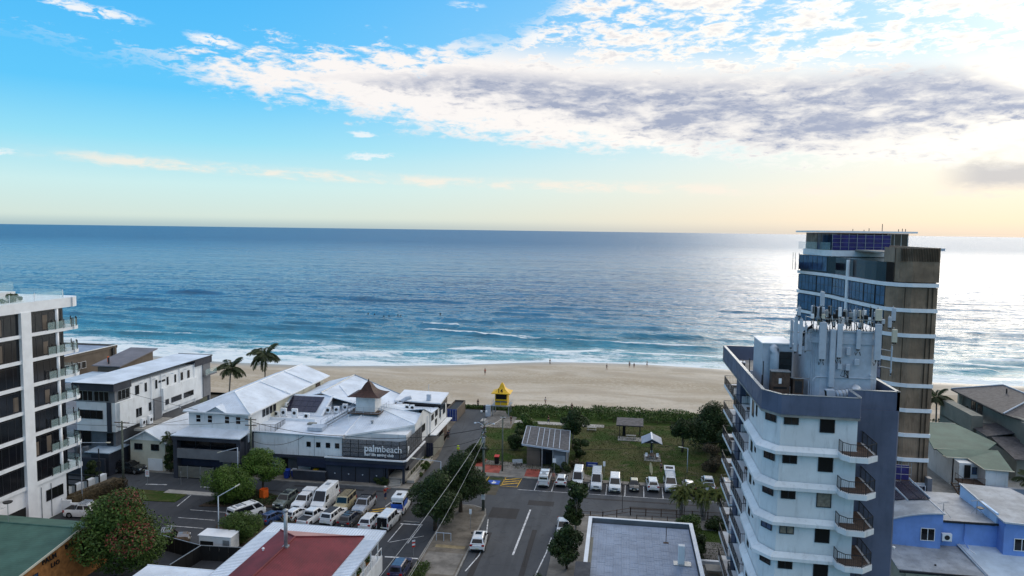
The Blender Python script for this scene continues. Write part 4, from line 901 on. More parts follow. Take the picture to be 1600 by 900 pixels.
for z in (28.6, 31.2, 32.9): MB().tube([(17.5, 71.0, z), (16.2, 70.75, z), (15.7, 71.3, z)], .05, 5).build('bracket', 'metal_grey', WT)
for z in (30.0, 31.6): MB().tube([(23.5, 71.0, z), (24.5, 70.8, z - .15)], .06, 5).build('bracket', 'metal_grey', WT)
MB().tube([(17.6, 70.5, 28.5), (17.9, 70.5, 28.9), (23.0, 70.5, 28.9), (23.0, 70.5, 27.2)], .05, 5).build('pipe', 'metal_light', WT)
for x in (17.45, 17.62, 17.8, 18.0): MB().tube([(x, 70.85 + (18 - x) * .5, 26.8), (x, 70.85 + (18 - x) * .5, 33)], .035, 5).build('conduit', 'metal_light', WT)

# ------------------------------------------------------------------ bronze tower behind
BT = thing('apartment_tower', 'tall bronze and glass apartment tower with white floor bands behind the aerials', 'apartment building', (38, 112, 0))
front = [(43.2, 109.0), (39.8, 108.9), (38.3, 109.5), (37.1, 111.0), (36.5, 113.4)]
side = [(37.1, 111.0), (36.5, 113.4), (36.0, 117), (35.4, 123), (34.9, 130), (33.6, 135), (31.9, 141)]
back = [(34, 146), (43.6, 146), (43.3, 110.5)]
def off(poly, d):                        # rough offset of a convex outline away from its centre
    cx, cy = 40., 126.; return [(x + d * (x - cx) / math.hypot(x - cx, y - cy), y + d * (y - cy) / math.hypot(x - cx, y - cy)) for x, y in poly]
P1 = front + side[2:] + back
tops = [35.5 - 3.52 * i for i in range(10)]
MB().prism(off(P1, -.5), 3.9, 38.2).build('core_wall', 'glass', BT)
for i, z in enumerate(tops):
    MB().prism(off(P1, .22), z - .66, z - .14).build('floor_band', 'trim_white', BT)
    h0 = z - 3.52 if i < 9 else 3.9
    m = MB(); fr_ = off(front[:4], -.02)
    if i < 9:
        for a_, b_ in zip(fr_[:-1], fr_[1:]):
            a3, b3 = Vector((*a_, z - 3.66)), Vector((*b_, z - 3.66)); m.obox(a3, b3 - a3, Vector((0, .2, 0)), (0, 0, 2.94))
        m.build('cladding', 'bronze', BT, smooth=False)
        m = MB()
        for x in (38.9, 41.9, 42.5): m.box(x, x + .07, 108.78, 108.95, z - 3.6, z - .74)
        m.build('cladding_joint', 'bronze_dark', BT)
        for a_, b_ in zip(side[:-1], side[1:]):
            A_, B_ = Vector((*off([a_], -.12)[0], z - 3.5)), Vector((*off([b_], -.12)[0], z - 3.5)); L_ = (B_ - A_).length
            n_ = (B_ - A_).cross(Vector((0, 0, 1))).normalized(); n_ = -n_ if n_.x > 0 else n_
            window(BT, A_ + (B_ - A_).normalized() * .1, B_ - A_, L_ - .2, 2.75, n_, mull=max(2, int(L_ / 1.2)), tr=1, frame='metal_dark', glass='glass_blue', name='window_wall', t=.06)
for x, y in side[3:4]: MB().tube([(*off([(x, y)], .1)[0], 4), (*off([(x, y)], .1)[0], 38)], .28, 8).build('column', 'trim_white', BT)
# top block of cladding, set-back glazed storeys, purple site cloth, flat roof
m = MB(); bl_ = [(43.2, 109), (39.8, 108.9), (38.3, 109.5), (37.9, 110.2), (38.4, 116)]
for a_, b_ in zip(bl_[:-1], bl_[1:]): a3, b3 = Vector((*a_, 35.5)), Vector((*b_, 35.5)); m.obox(a3, b3 - a3, (0, .25, 0), (0, 0, 4.75))
m.build('cladding', 'bronze', BT)
B(43.0, 43.3, 109, 128, 35.5, 40.3).build('cladding', 'bronze', BT)
m = MB()
for i in range(24): m.box(38.2 + i * .21, 38.26 + i * .21, 108.84 - (.0 if i > 6 else -(7 - i) * .06), 108.95, 38.4, 40.2)
m.build('batten_screen', 'bronze_dark', BT)
MB().prism([(38.6, 112), (42.9, 110), (42.9, 131), (38.6, 131)], 39.3, 39.5).build('terrace_slab', 'concrete', BT)
MB().prism([(32.6, 141), (34.4, 131.6), (34.9, 130.9), (46.3, 130.9), (46.3, 146), (34, 146)], 38.3, 39.3).build('floor_band', 'trim_white', BT)
for a_, b_ in (((31.9, 140.5), (34.6, 132.2)), ((34.9, 131.9), (45.5, 131.9))):
    A_, B_ = Vector((*a_, 35.6)), Vector((*b_, 35.6)); L_ = (B_ - A_).length; n_ = (B_ - A_).cross(Vector((0, 0, 1))).normalized(); n_ = -n_ if n_.y > 0 else n_
    window(BT, A_, B_ - A_, L_, 2.7, n_, mull=int(L_ / 1.25), frame='metal_dark', glass='glass_blue', name='window_wall', t=.07)
for x in (35.0, 45.6): B(x, x + .3, 131.5, 131.8, 35.5, 38.3).build('column', 'trim_white', BT)
B(41.3, 42.2, 131.6, 131.8, 36.3, 38.1).build('blind', 'curtain', BT)
m = MB().box(34.6, 34.66, 131.6, 131.7, 39.3, 39.3)
MB().obox((31.4, 139.5, 39.3), (3.3, -8.2, 0), (.03, .02, 0), (0, 0, 1.35)).build('glass_balustrade', 'glass_rail', BT)
MB().obox((30.6, 128, 39.2), (0, 0, .01), (.01, 0, 0), (0, .01, 0)).build('anchor', 'metal_dark', BT)
B(34.9, 44.2, 130.95, 131.0, 39.35, 41.95).build('site_cloth', 'purple_cloth', BT)
m = MB()
for x in np.arange(34.9, 44.3, 1.32): m.box(x - .03, x + .03, 130.85, 130.91, 39.3, 42.1)
for z in (39.9, 40.6, 41.3, 41.9): m.box(34.9, 44.2, 130.86, 130.9, z, z + .04)
m.build('scaffold_tube', 'metal_grey', BT)
B(34.2, 48.0, 134.0, 146, 39.3, 42.25).build('penthouse_wall', 'bronze_dark', BT)
window(BT, (33.2, 133.9, 39.4), (1, 0, 0), 3.2, 2.8, (0, -1, 0), mull=5, frame='metal_dark', glass='glass_blue', name='window_wall'); window(BT, (44.6, 133.9, 39.4), (1, 0, 0), 3.3, 2.8, (0, -1, 0), mull=3, frame='trim_white', glass='glass_brown', name='window_wall')
MB().prism([(32.0, 131.2), (48.4, 131.2), (48.4, 147), (32.5, 147)], 42.3, 42.6).build('roof', 'trim_white', BT)
B(44.2, 51.8, 128.8, 131, 39.5, 39.95).build('ledge', 'metal_light', BT)
for x, h_ in ((38.7, .35), (40.5, .25), (41.3, .5), (43.4, 1.25), (46.0, .4), (46.6, .5), (47.1, .45)): MB().tube([(x, 133, 42.6), (x, 133, 42.6 + h_)], .06, 5).build('roof_pipe', 'metal_dark', BT)
for x in (27.9, 28.5): pass
m = MB().obox((30.4, 136.5, 35.6), (1.2, 5.2, 0), (.04, -.01, 0), (0, 0, 1.3)); m.build('site_cloth', 'purple_cloth', BT)
for y in (136.8, 139.6, 141.5): MB().tube([(31.0, y, 35.5), (31.0, y, 38.6)], .05, 5).build('scaffold_tube', 'metal_grey', BT)
# podium and lower scaffold
MB().prism([(37.5, 108.2), (43.6, 108.2), (45.6, 112), (45.6, 146), (33, 146), (34, 125)], 0, 3.9).build('podium', 'concrete', BT)
B(36.9, 41.0, 107.9, 108.4, 3.9, 7.4).build('ground_floor_wall', 'white_wall', BT); window(BT, (41.4, 108.0, 4.1), (1, 0, 0), 1.3, 3.0, (0, -1, 0), frame='trim_white', glass='glass', name='door')
window(BT, (36.7, 107.88, 6.0), (1, 0, 0), 2.0, 1.2, (0, -1, 0), mull=2, glass='glass')
B(42.9, 43.5, 107.9, 108.9, 3.9, 8.2).build('pier', 'grey_wall', BT)
B(36.2, 40.2, 107.4, 107.6, 8.0, 10.0).build('site_cloth', 'purple_cloth', BT)
m = MB()
for x in (36.2, 37.5, 38.9, 40.2):
    for y in (106.6, 107.6): m.tube([(x, y, 4), (x, y, 10.6)], .035, 5)
for z in (6, 8.0, 9.0, 10.0): m.tube([(36.2, 106.6, z), (40.2, 106.6, z)], .035, 5).tube([(36.2, 107.6, z), (40.2, 107.6, z)], .035, 5)
m.tube([(36.2, 106.6, 4), (38.9, 106.6, 8)], .03, 5).tube([(40.2, 106.6, 4), (37.5, 106.6, 8)], .03, 5)
sc_ = thing('scaffold', 'light scaffold with purple cloth at the foot of the bronze tower', 'scaffold', (38, 107, 4)); m.build('frame_tube', 'metal_grey', sc_)
B(36.2, 40.2, 106.6, 107.6, 7.9, 7.95).build('plank', 'timber', sc_)

# ------------------------------------------------------------------ left tower
LT = thing('apartment_building', 'black and white apartment building with curved glass balconies at the left edge', 'apartment building', (-85, 90, 0))
KX = -80.0; K = 80 / 71.0
def ly(y): return y * K
fl = [42 - (42 - z) * K for z in (31.6,)]
FP = 3.5; Ztop = 31.09
yN, yF = 70.0, 95.6
MB().prism([(KX - 12, yN), (KX - .35, yN), (KX - .35, yF), (KX - 12, yF)], -.1, Ztop - .5).build('wall', 'glass', LT)
def curve_end(x0, y0, y1, out_, z0, z1, m):       # slab with a rounded seaward corner
    p = [(x0 - 12, y0), (x0, y0), (x0, y1 - 2.0)]
    for a in range(0, 91, 15): p.append((x0 + out_ - 2.2 + 2.2 * cos(R(a)) if a else x0 + out_, y1 - 2.2 + 2.2 * sin(R(a))))
    p += [(x0 - 12, y1)]
    return m.prism(p, z0, z1)
m = MB(); curve_end(KX, yN, yF + 3.6, .15, Ztop - 1.15, Ztop + .25, m); m.build('roof_slab', 'trim_white', LT)
nf_ = 7
for i in range(nf_):
    z = Ztop - .9 - FP * (i + 1)
    m = MB(); curve_end(KX, yN, yF + 3.8, .12, z - .16, z + .30, m); m.build('floor_slab', 'trim_white', LT)
    zc = z + .3; hh_ = FP - .75 if i else FP - .85
    for a_, b_ in ((yN, 87.5), (89.3, 95.2)):
        k_ = int((b_ - a_) / 1.15)
        window(LT, (KX - .33, b_, zc), (0, -1, 0), b_ - a_, hh_ + (.0), (1, 0, 0), mull=k_, frame='trim_dark', glass='glass', name='window_wall', t=.05)
        for q in range(0, k_, 2):
            if random.random() < .22: B(KX - .30, KX - .285, a_ + q * 1.15 + .1, a_ + q * 1.15 + .95, zc + .2, zc + hh_ - .2 - random.random()).build('curtain', 'brown_grey', LT)
    MB().tube([(KX - .35, 94.3, zc - .2), (KX - .35, 94.3, zc + FP - .4)], .3, 10).build('column', 'trim_white', LT, smooth=True)
    gb = MB(); pa = [(KX + .02, 92.2)] + [(KX + .05, 96.8)] + [(KX - 2.1 + 2.15 * cos(R(a)), 97.1 + 2.1 * sin(R(a))) for a in range(0, 91, 30)] + [(KX - 6, 99.2)]
    for p_, q_ in zip(pa[:-1], pa[1:]):
        P3, Q3 = Vector((*p_, zc)), Vector((*q_, zc)); s_ = (Q3 - P3).cross(Vector((0, 0, 1))).normalized() * .03; gb.obox(P3, Q3 - P3, s_, (0, 0, 1.1))
    gb.build('glass_balustrade', 'glass_rail', LT)
    for p_ in pa + [(KX + .03, 93.7), (KX + .03, 95.3)]: B(p_[0] - .05, p_[0] + .05, p_[1] - .05, p_[1] + .05, zc, zc + 1.3).build('balustrade_post', 'metal_dark', LT)
    window(LT, (KX - .6, yF + .02, zc), (-1, 0, 0), 5, FP - .7, (0, 1, 0), mull=3, glass='glass_brown', name='window_wall')
    B(KX - 1.6, KX - .6, 94.6, 96.4, zc + .72, zc + .78).box(KX - 1.1, KX - 1.0, 95.4, 95.5, zc, zc + .72).build('balcony_table', ['timber', 'trim_white', 'metal_dark'][i % 3], LT)
    m = MB()
    for y_ in (94.9, 95.8):
        for x_ in (KX - 1.9, KX - .45): m.box(x_ - .2, x_ + .2, y_ - .2, y_ + .2, zc + .42, zc + .46).box(x_ - .2, x_ - .17, y_ - .2, y_ + .2, zc + .46, zc + .95).box(x_ - .2, x_ - .17, y_ - .2, y_ - .17, zc, zc + .42).box(x_ + .17, x_ + .2, y_ + .17, y_ + .2, zc, zc + .42)
    m.build('balcony_chair', 'metal_dark', LT)
B(KX - .34, KX + .16, 87.55, 89.25, 0, Ztop - 1.1).build('pilaster', 'trim_white', LT)
MB().prism([(KX - 12, yN), (KX - .2, yN), (KX - .2, 95.0), (KX - 12, 95.0)], 0, Ztop - .9 - FP * 7 - .1).build('base_wall', 'trim_white', LT)
B(KX - .3, KX - .12, 84.2, 87.4, .3, 3.2).build('garage_opening', 'black', LT); window(LT, (KX - .19, 94.3, 2.6), (0, -1, 0), 3.2, 1.6, (1, 0, 0), mull=3)
for y_ in (90.2, 92.0): B(KX - .2, KX - .1, y_, y_ + .06, .2, 5).build('wall_joint', 'metal_grey', LT)
# roof terrace
B(KX - 10, KX - 3.0, 79, 90.2, Ztop + .25, Ztop + 1.55).build('roof_terrace_block', 'white_wall', LT)
B(KX - 2.0, KX - 1.7, 83, 90, Ztop + .25, Ztop + .75).build('planter_wall', 'trim_white', LT)
m = MB()
for p_, q_ in (((KX - .1, 80), (KX - .1, 95.6)), ((KX - .1, 95.6), (KX - 2.2, 97.6)), ((KX - 2.2, 97.6), (KX - 9, 97.6))):
    P3, Q3 = Vector((*p_, Ztop + .25)), Vector((*q_, Ztop + .25)); s_ = (Q3 - P3).cross(Vector((0, 0, 1))).normalized() * -.03; m.obox(P3, Q3 - P3, s_, (0, 0, 1.1))
m.build('glass_balustrade', 'glass_rail', LT)
m = MB().obox((KX - 3.1, 80, Ztop + 1.55), (0, 10, 0), (-.03, 0, 0), (0, 0, 1.3)); m.build('glass_balustrade', 'glass_rail', LT)
for y_ in (90.2, 95.4, 86): B(KX - .14, KX - .08, y_, y_ + .06, Ztop + .25, Ztop + 1.45).build('balustrade_post', 'trim_white', LT)
bush('roof_planting', 'low green planting on the roof terrace of the left building', (KX - 1.5, 87.6, Ztop + .3), .8, 1.2, 'leaf_dark', 1500, .12, 61, sy=3.2)
bush('roof_planting', 'small dark plant at the near end of the roof terrace', (KX - 1.6, 80.3, Ztop + .3), .7, .9, 'leaf_dark', 700, .12, 62, sy=1.5)
lg = thing('sun_lounger', 'black sun lounger on the roof terrace of the left building', 'lounger', (KX - 3.6, 83.3, Ztop + 1.55)); MB().obox((0, -1, .3), (.7, 0, 0), (0, 1.9, 0), (0, 0, .12)).build('seat', 'black', lg, local=True)
MB().obox((0, -1, .36), (.7, 0, 0), (0, -.75, .7), (0, .1, .1)).build('backrest', 'black', lg, local=True)
for x_, y_ in ((.05, -.9), (.65, -.9), (.05, .8), (.65, .8)): MB().box(x_ - .03, x_ + .03, y_ - .03, y_ + .03, 0, .3).build('leg', 'metal_dark', lg, local=True)
# pergola of bent frames and fence at its foot
pf = thing('pergola', 'row of bent dark frames over a stepped white courtyard wall by the left tower', 'pergola', (-84, 99, 0))
for i in range(4):
    y_ = 96.4 + i * 2.1; x1 = -81.9 + i * .35
    B(x1 - 5.2, x1, y_ - .07, y_ + .07, 2.3, 2.48).build('beam', 'metal_dark', pf); B(x1 - .14, x1, y_ - .07, y_ + .07, 0, 2.3).build('post', 'metal_dark', pf)
    B(x1 - .9, x1 - .2, y_ + .2, y_ + 1.9, 0, 2.2).build('wall_block', 'white_wall', pf)
hd = thing('hedge_fence', 'dark brushwood hedge fence beside the courtyard pergola', 'fence', (-79.5, 98, 0))
MB().prism([(-80.9, 94.8), (-79.2, 95.2), (-77.6, 103.6), (-79.4, 104.0)], 0, 1.9).build('panel', 'leaf_brown', hd)
strip = leaf_cloud([(-80 + .26 * i, 95.5 + i * .9, 1.2, .95, .9, 1.0) for i in range(10)], 6000, .12, 77); np_mesh('twigs', strip[0] - np.array([[-79.5, 98, 0]]), strip[1], 'leaf_brown', hd)
gw_ = thing('garden_wall', 'curved white garden wall behind the green roof', 'wall', (-84, 93, 0)); m = MB()
for i in range(8): a_ = -87.0 + i * 1.15; m.obox((a_, 92.6 + .22 * i, 0), (1.16, .22, 0), (0, .25, 0), (0, 0, 1.1 + 1.5 * sin(pi * (i + .5) / 8) * (1 if i < 5 else .8)))
m.build('wall', 'white_wall', gw_)

# ------------------------------------------------------------------ flat-roofed white house with dark fascia
FH = thing('house', 'long white flat-roofed house with dark fascia and corner windows', 'house', (-84, 112, 0))
hx0, hx1 = -90.8, -83.6
B(hx0, hx1, 110.4, 136.4, 7.2, 14.6).build('wall', 'white_wall', FH)
B(hx0, hx1 - 1.6, 112.4, 138, -.1, 7.2).build('lower_wall', 'grey_wall', FH)
B(hx0 - .3, hx1 + .35, 109.7, 114.2, 14.25, 15.42).build('fascia', 'charcoal', FH)
B(hx0 - .3, hx1 + .35, 133.4, 139.4, 14.1, 15.42).build('fascia', 'charcoal', FH)
MB().slab([(hx0 - .4, 109.6, 15.5), (hx1 + .42, 109.6, 15.5), (hx1 + .42, 139.5, 15.5), (hx0 - .4, 139.5, 15.5)], .07).build('roof', 'roof_white', FH)
m = MB().box(hx1 + .38, hx1 + .46, 109.6, 139.5, 15.40, 15.56).box(hx0, hx1 + .4, 109.52, 109.62, 15.4, 15.56).box(hx0, hx1 + .4, 139.5, 139.6, 15.4, 15.6); m.build('roof_edge', 'trim_dark', FH)
B(hx1 - 12, hx1 + .02, 110.36, 114.3, 12.2, 14.3).build('dark_corner_band', 'grey_wall', FH)
for i in range(2): window(FH, (hx0 + .4 + i * 3.0, 110.34, 12.35), (1, 0, 0), 2.8, 1.75, (0, -1, 0), mull=3, frame='metal_grey')
window(FH, (hx1 + .03, 111.0, 12.4), (0, 1, 0), 3.0, 1.7, (1, 0, 0), mull=3, frame='metal_grey')
B(hx1 - .02, hx1 + .5, 110.9, 115.0, 7.4, 12.1).build('panel_wall', 'white_wall', FH)
window(FH, (hx0 + .3, 110.38, 9.3), (1, 0, 0), 4.6, 1.5, (0, -1, 0), mull=4)
B(hx1 - 1.5, hx1 - .7, 110.28, 110.45, 7.2, 12.2).build('downpipe_panel', 'charcoal', FH)
for y_, z_, w_, h_ in ((115.6, 12.4, 1.0, 1.6), (118.2, 12.4, .55, 1.6), (121.2, 12.3, .55, 1.6), (124.6, 12.3, .5, 1.5), (127.0, 12.3, .5, 1.5), (129.0, 12.3, .7, 1.5), (131.2, 12.3, .7, 1.5), (115.6, 8.4, .7, 1.5), (116.5, 8.4, .7, 1.5), (119.2, 8.7, .8, 1.5), (123.4, 8.9, 1.0, .9), (125.2, 8.9, 2.9, .9), (129.2, 8.9, 3.4, .9)):
    window(FH, (hx1 + .02, y_, z_), (0, 1, 0), w_, h_, (1, 0, 0), mull=1 if w_ < 2 else 3); 
window(FH, (hx1 + .02, 122.2, 13.2), (0, 1, 0), 1.9, .35, (1, 0, 0))
B(hx1, hx1 + .45, 122.9, 134.2, 7.9, 12.0).build('panel_wall', 'white_wall', FH)
for y_ in (123.4, 125.2, 129.2): window(FH, (hx1 + .47, y_, 8.8), (0, 1, 0), 1.0 if y_ < 124 else 3.2, 1.0, (1, 0, 0), mull=1 if y_ < 124 else 3)
for y_ in (119.9, 122.8, 128.5, 133.4): MB().tube([(hx1 + .12, y_, 7), (hx1 + .12, y_, 14.8)], .07, 6).build('downpipe', 'trim_white', FH)
for y_ in (117, 120.6, 123.6, 126, 130.2): B(hx1, hx1 + .5, y_, y_ + .12, 14.2, 14.3).build('wall_light', 'metal_light', FH)
B(hx1, hx1 + .25, 120.5, 122.6, 6.0, 10.6).build('recess_panel', 'grey_wall', FH)
B(hx0, hx1 + .2, 136.4, 139, 7.4, 14.2).build('seaward_wall', 'grey_wall', FH); B(hx1 - 5, hx1 + .8, 136.4, 140.5, 11.6, 11.9).build('balcony_slab', 'grey_wall', FH); MB().box(hx1 + .72, hx1 + .76, 136.4, 140.5, 11.9, 13).build('glass_balustrade', 'glass_rail', FH)
B(hx1 - .6, hx1 - .1, 139, 139.4, 4, 11.6).build('column', 'grey_wall', FH)
for i, y_ in enumerate((116.2, 118.2)): ac_unit((hx1 + .9, y_, 6.6), ['left-hand air conditioner high on the white house side', 'right-hand air conditioner high on the white house side'][i], 1.0, 1.5, .5, pi / 2, 'air conditioners beside the white house')
B(hx1, hx1 + 2.0, 115, 123, 6.2, 6.6).build('side_platform', 'concrete', FH)
B(-93, -87.2, 109.4, 112.4, 0, 3.6).build('garage_block', 'grey_wall', FH); B(-87.2, -84.0, 109.0, 114.0, .0, 3.9).build('terrace_block', 'charcoal', FH); B(-88.4, -83.8, 108.9, 114.2, 3.9, 4.05).build('terrace_roof', 'roof_lightblue', FH)
B(-92, -84.2, 108.2, 108.6, 0, 3.2).build('front_wall', 'charcoal', FH)
for x_ in (-90.2, -88.6): MB().lathe((x_, 109.5, 3.6), [(.3, 0), (.42, .5), (.5, 1.1)], 10).build('planter_pot', 'grey_wall', FH)
window(FH, (-86.8, 112.35, 4.2), (1, 0, 0), 1.2, 2.2, (0, -1, 0), name='door'); window(FH, (-93, 112.35, 4.0), (1, 0, 0), 3.2, 2.6, (0, -1, 0), mull=2, name='door')

# grey parapet house and skillion-roof house behind
GH = thing('house', 'brown-grey flat house with pale roof behind the balconies of the left tower', 'house', (-135, 163, 0))
B(-146, -129.6, 148, 172.4, 0, 10.2).build('wall', 'brown_grey', GH); MB().box(-129.7, -129.4, 148, 172.4, 10.2, 11.0).box(-146, -129.4, 172.1, 172.4, 10.2, 11.0).box(-146, -145.7, 148, 172.1, 10.2, 11.0).build('parapet', 'brown_grey', GH)
B(-145.7, -129.7, 148, 172.1, 10.3, 10.6).build('roof', 'roof_bluegrey', GH); B(-129.45, -129.2, 147.9, 172.5, 10.9, 11.06).build('roof_edge', 'trim_white', GH)
for i in range(4): window(GH, (-129.36, 154.0 + i * 1.8, 7.0), (0, 1, 0), 1.5, 1.7, (1, 0, 0), frame='trim_white')
B(-129.4, -129.1, 170.3, 171.1, 7.8, 10.5).build('chimney_recess', 'trim_dark', GH)
SH = thing('house', 'grey house with single-pitch pale roof sloping up towards the sea', 'house', (-118, 160, 0))
B(-121.6, -115.9, 155, 167.4, 0, 8.6).build('wall', 'brown_grey', SH)
MB().face((-115.88, 155, 8.5), (-115.88, 167.4, 8.5), (-115.88, 167.4, 10.9), (-115.88, 155, 9.0)).build('gable_wall', 'brown_grey', SH)
MB().slab([(-122.6, 154.3, 9.1), (-115.2, 154.3, 9.1), (-115.2, 168.4, 11.15), (-122.6, 168.4, 11.15)], .22).build('roof', 'brown_roof', SH)
B(-122, -112.5, 143, 155, 0, 7.4).build('lower_wall', 'grey_wall', SH); B(-122.3, -112.2, 142.7, 154.2, 7.4, 7.65).build('lower_roof', 'roof_lightblue', SH)
for i in range(4): window(SH, (-112.45, 145 + i * 1.7, 5.4), (0, 1, 0), 1.1, 1.3, (1, 0, 0))
for x_, y_, m_ in ((-120.5, 157.2, 'orange'), (-119.3, 155.8, 'metal_dark')): MB().tube([(x_, y_, 9.2), (x_, y_, 10.8)], .2, 7).build('roof_vent', m_, SH)
B(-140, -91.5, 112, 136, 0, 6.0).build('outbuilding', 'grey_wall', FH)

# ------------------------------------------------------------------ small gabled house with a garage
SG = thing('house', 'small pale gabled house with a low white garage door', 'house', (-80, 118, 0))
B(-82.9, -76.4, 113.0, 130, 0, 5.3).build('wall', 'cream_wall', SG)
MB().face((-82.9, 112.99, 5.3), (-76.4, 112.99, 5.3), (-79.65, 112.99, 7.0)).build('gable_wall', 'white_wall', SG)
MB().slab([(-83.5, 112.4, 5.15), (-79.65, 112.4, 7.15), (-79.65, 131, 7.15), (-83.5, 131, 5.15)], .12).slab([(-79.65, 112.4, 7.15), (-75.8, 112.4, 5.15), (-75.8, 131, 5.15), (-79.65, 131, 7.15)], .12).build('roof', 'roof_white_y', SG)
MB().tube([(-79.65, 112.4, 7.18), (-79.65, 131, 7.18)], .09, 6).build('ridge_cap', 'trim_white', SG)
MB().obox((-83.55, 112.3, 4.98), (3.9, 0, 2.03), (0, .1, 0), (0, 0, .2)).obox((-75.75, 112.3, 4.98), (-3.9, 0, 2.03), (0, .1, 0), (0, 0, .2)).build('barge_board', 'trim_white', SG)
window(SG, (-82.1, 112.97, 3.6), (1, 0, 0), 1.5, 1.1, (0, -1, 0), mull=2); window(SG, (-79.0, 112.97, 3.6), (1, 0, 0), 1.5, 1.1, (0, -1, 0), mull=2)
B(-79.6, -76.9, 112.9, 113.0, .05, 2.2).build('garage_door', 'white_wall', SG)
MB().slab([(-83.4, 131, 5.0), (-72.5, 131, 6.6), (-72.5, 143, 6.6), (-83.4, 143, 5.0)], .1).build('rear_roof', 'roof_white', SG); B(-83, -73, 131, 143, 0, 5.0).build('rear_wall', 'white_wall', SG)

# ------------------------------------------------------------------ long white hall with dark base
LH = thing('hall_building', 'long building with pale blue-white hip roof over a dark street front', 'building', (-67, 118, 0))
B(-72.9, -61.0, 111.8, 128, -.1, 7.3).build('base_wall', 'charcoal', LH); B(-72.6, -61.3, 128, 145, -.1, 7.3).build('base_wall', 'cream_wall', LH)
B(-72.0, -61.2, 113.2, 121, 7.3, 11.0).build('upper_wall', 'white_wall', LH); B(-72.0, -61.2, 121, 144.5, 7.3, 11.0).build('upper_wall', 'cream_wall', LH)
e0, e1, ya, yb_, rz_ = -72.6, -60.6, 112.5, 146.0, 13.1; xr = -66.6
MB().slab([(e0, ya, 10.95), (e1, ya, 10.95), (xr, ya + 6.0, rz_)], .1).build('roof_hip', 'roof_white', LH)
MB().slab([(e1, ya, 10.95), (e1, yb_, 10.95), (xr, yb_, rz_), (xr, ya + 6.0, rz_)], .1).build('roof_slope', 'roof_white_y', LH)
MB().slab([(e0, ya, 10.95), (xr, ya + 6, rz_), (xr, yb_, rz_), (e0, yb_, 10.95)], .1).build('roof_slope', 'roof_white_y', LH)
MB().face((e0, yb_, 10.9), (xr, yb_, rz_), (e1, yb_, 10.9)).build('gable_end', 'white_wall', LH)
m = MB().tube([(e1, ya, 11.0), (xr, ya + 6, rz_ + .03)], .13, 6).tube([(xr, ya + 6, rz_ + .03), (xr, yb_, rz_ + .03)], .12, 6).tube([(e0, ya, 11.0), (xr, ya + 6, rz_ + .03)], .1, 6)
m.build('ridge_cap', 'trim_white', LH)
for yy in (127.5, 137.5): MB().tube([(e1 + .1, yy, 11.05), (xr, yy, rz_ + .06)], .14, 6).build('expansion_cap', 'trim_white', LH)
MB().lathe((-61.5, 127.5, 11.2), [(.35, 0), (.35, .35), (.2, .45)], 10).build('roof_vent', 'trim_white', LH)
MB().box(e1 - .02, e1 + .14, ya, yb_, 10.72, 10.95).box(e0, e1, ya - .12, ya, 10.72, 10.95).build('gutter', 'trim_white', LH)
MB().slab([(-68.3, 112.3, 11.0), (-66.6, 112.3, 11.95), (-66.6, 114.6, 11.95), (-68.3, 113.2, 11.0)], .08).slab([(-66.6, 112.3, 11.95), (-64.9, 112.3, 11.0), (-64.9, 113.2, 11.0), (-66.6, 114.6, 11.95)], .08).build('small_gable_roof', 'roof_white', LH)
MB().face((-68.2, 112.9, 10.9), (-65.0, 112.9, 10.9), (-66.6, 112.9, 11.85)).build('small_gable', 'white_wall', LH)
for x_ in (-70.7, -68.6, -65.5, -63.5): window(LH, (x_, 113.18, 8.9), (1, 0, 0), .95, 1.35, (0, -1, 0), tr=1, frame='trim_white', t=.08)
MB().slab([(-73.5, 110.2, 7.35), (-61.2, 110.2, 7.35), (-60.6, 113.3, 8.1), (-72.2, 113.3, 8.1)], .16).build('awning_roof', 'roof_white', LH)
B(-73.4, -61.2, 110.35, 110.6, 6.5, 7.25).build('fascia', 'charcoal', LH)
B(-73.2, -72.5, 110.4, 111.9, 0, 6.5).build('pier', 'charcoal', LH); B(-61.9, -61.2, 110.4, 111.9, 3.2, 6.5).build('pier', 'charcoal', LH)
B(-72.5, -61.9, 111.6, 111.85, 5.0, 6.5).build('dark_glazing', 'glass', LH)
for i in range(1, 4): B(-72.5 + i * 2.65, -72.42 + i * 2.65, 111.5, 111.6, 5.0, 6.5).build('mullion', 'trim_dark', LH)
B(-72.5, -61.3, 110.4, 110.7, 3.5, 5.1).build('balcony_panel', 'grey_wall', LH); B(-64.8, -61.3, 110.2, 110.45, 3.3, 5.2).build('balcony_panel', 'grey_wall', LH)
B(-72.8, -65.0, 111.5, 111.75, 2.0, 3.5).build('navy_panel', 'charcoal_blue', LH)
B(-64.8, -63.4, 111.2, 111.8, 0, 3.4).build('entry_wall', 'khaki_wall', LH); B(-62.8, -62.0, 111.75, 111.85, 0, 2.3).build('door', 'black', LH)
fn_ = thing('slat_fence', 'low dark slatted fence along the footpath under the dark front', 'fence', (-69, 111, 0))
for x_ in (-73.2, -70.9, -68.6, -66.3): MB().box(x_, x_ + .12, 110.6, 110.75, 0, 2.1).build('post', 'metal_grey', fn_)
for i in range(9): MB().box(-73.2, -66.2, 110.62, 110.68, .2 + i * .21, .34 + i * .21).build('slat', 'khaki_wall', fn_)
for yy in (118, 119.3, 120.6, 122.0): window(LH, (-61.16, yy, 9.0), (0, 1, 0), .9, 1.3, (1, 0, 0))
for yy in (131, 134.5): MB().tube([(-61.05, yy, 7), (-61.05, yy, 10.9)], .06, 6).build('downpipe', 'cream_wall', LH)
B(-61.2, -61.05, 140.5, 142.5, 8.0, 10.2).build('doorway', 'timber', LH)
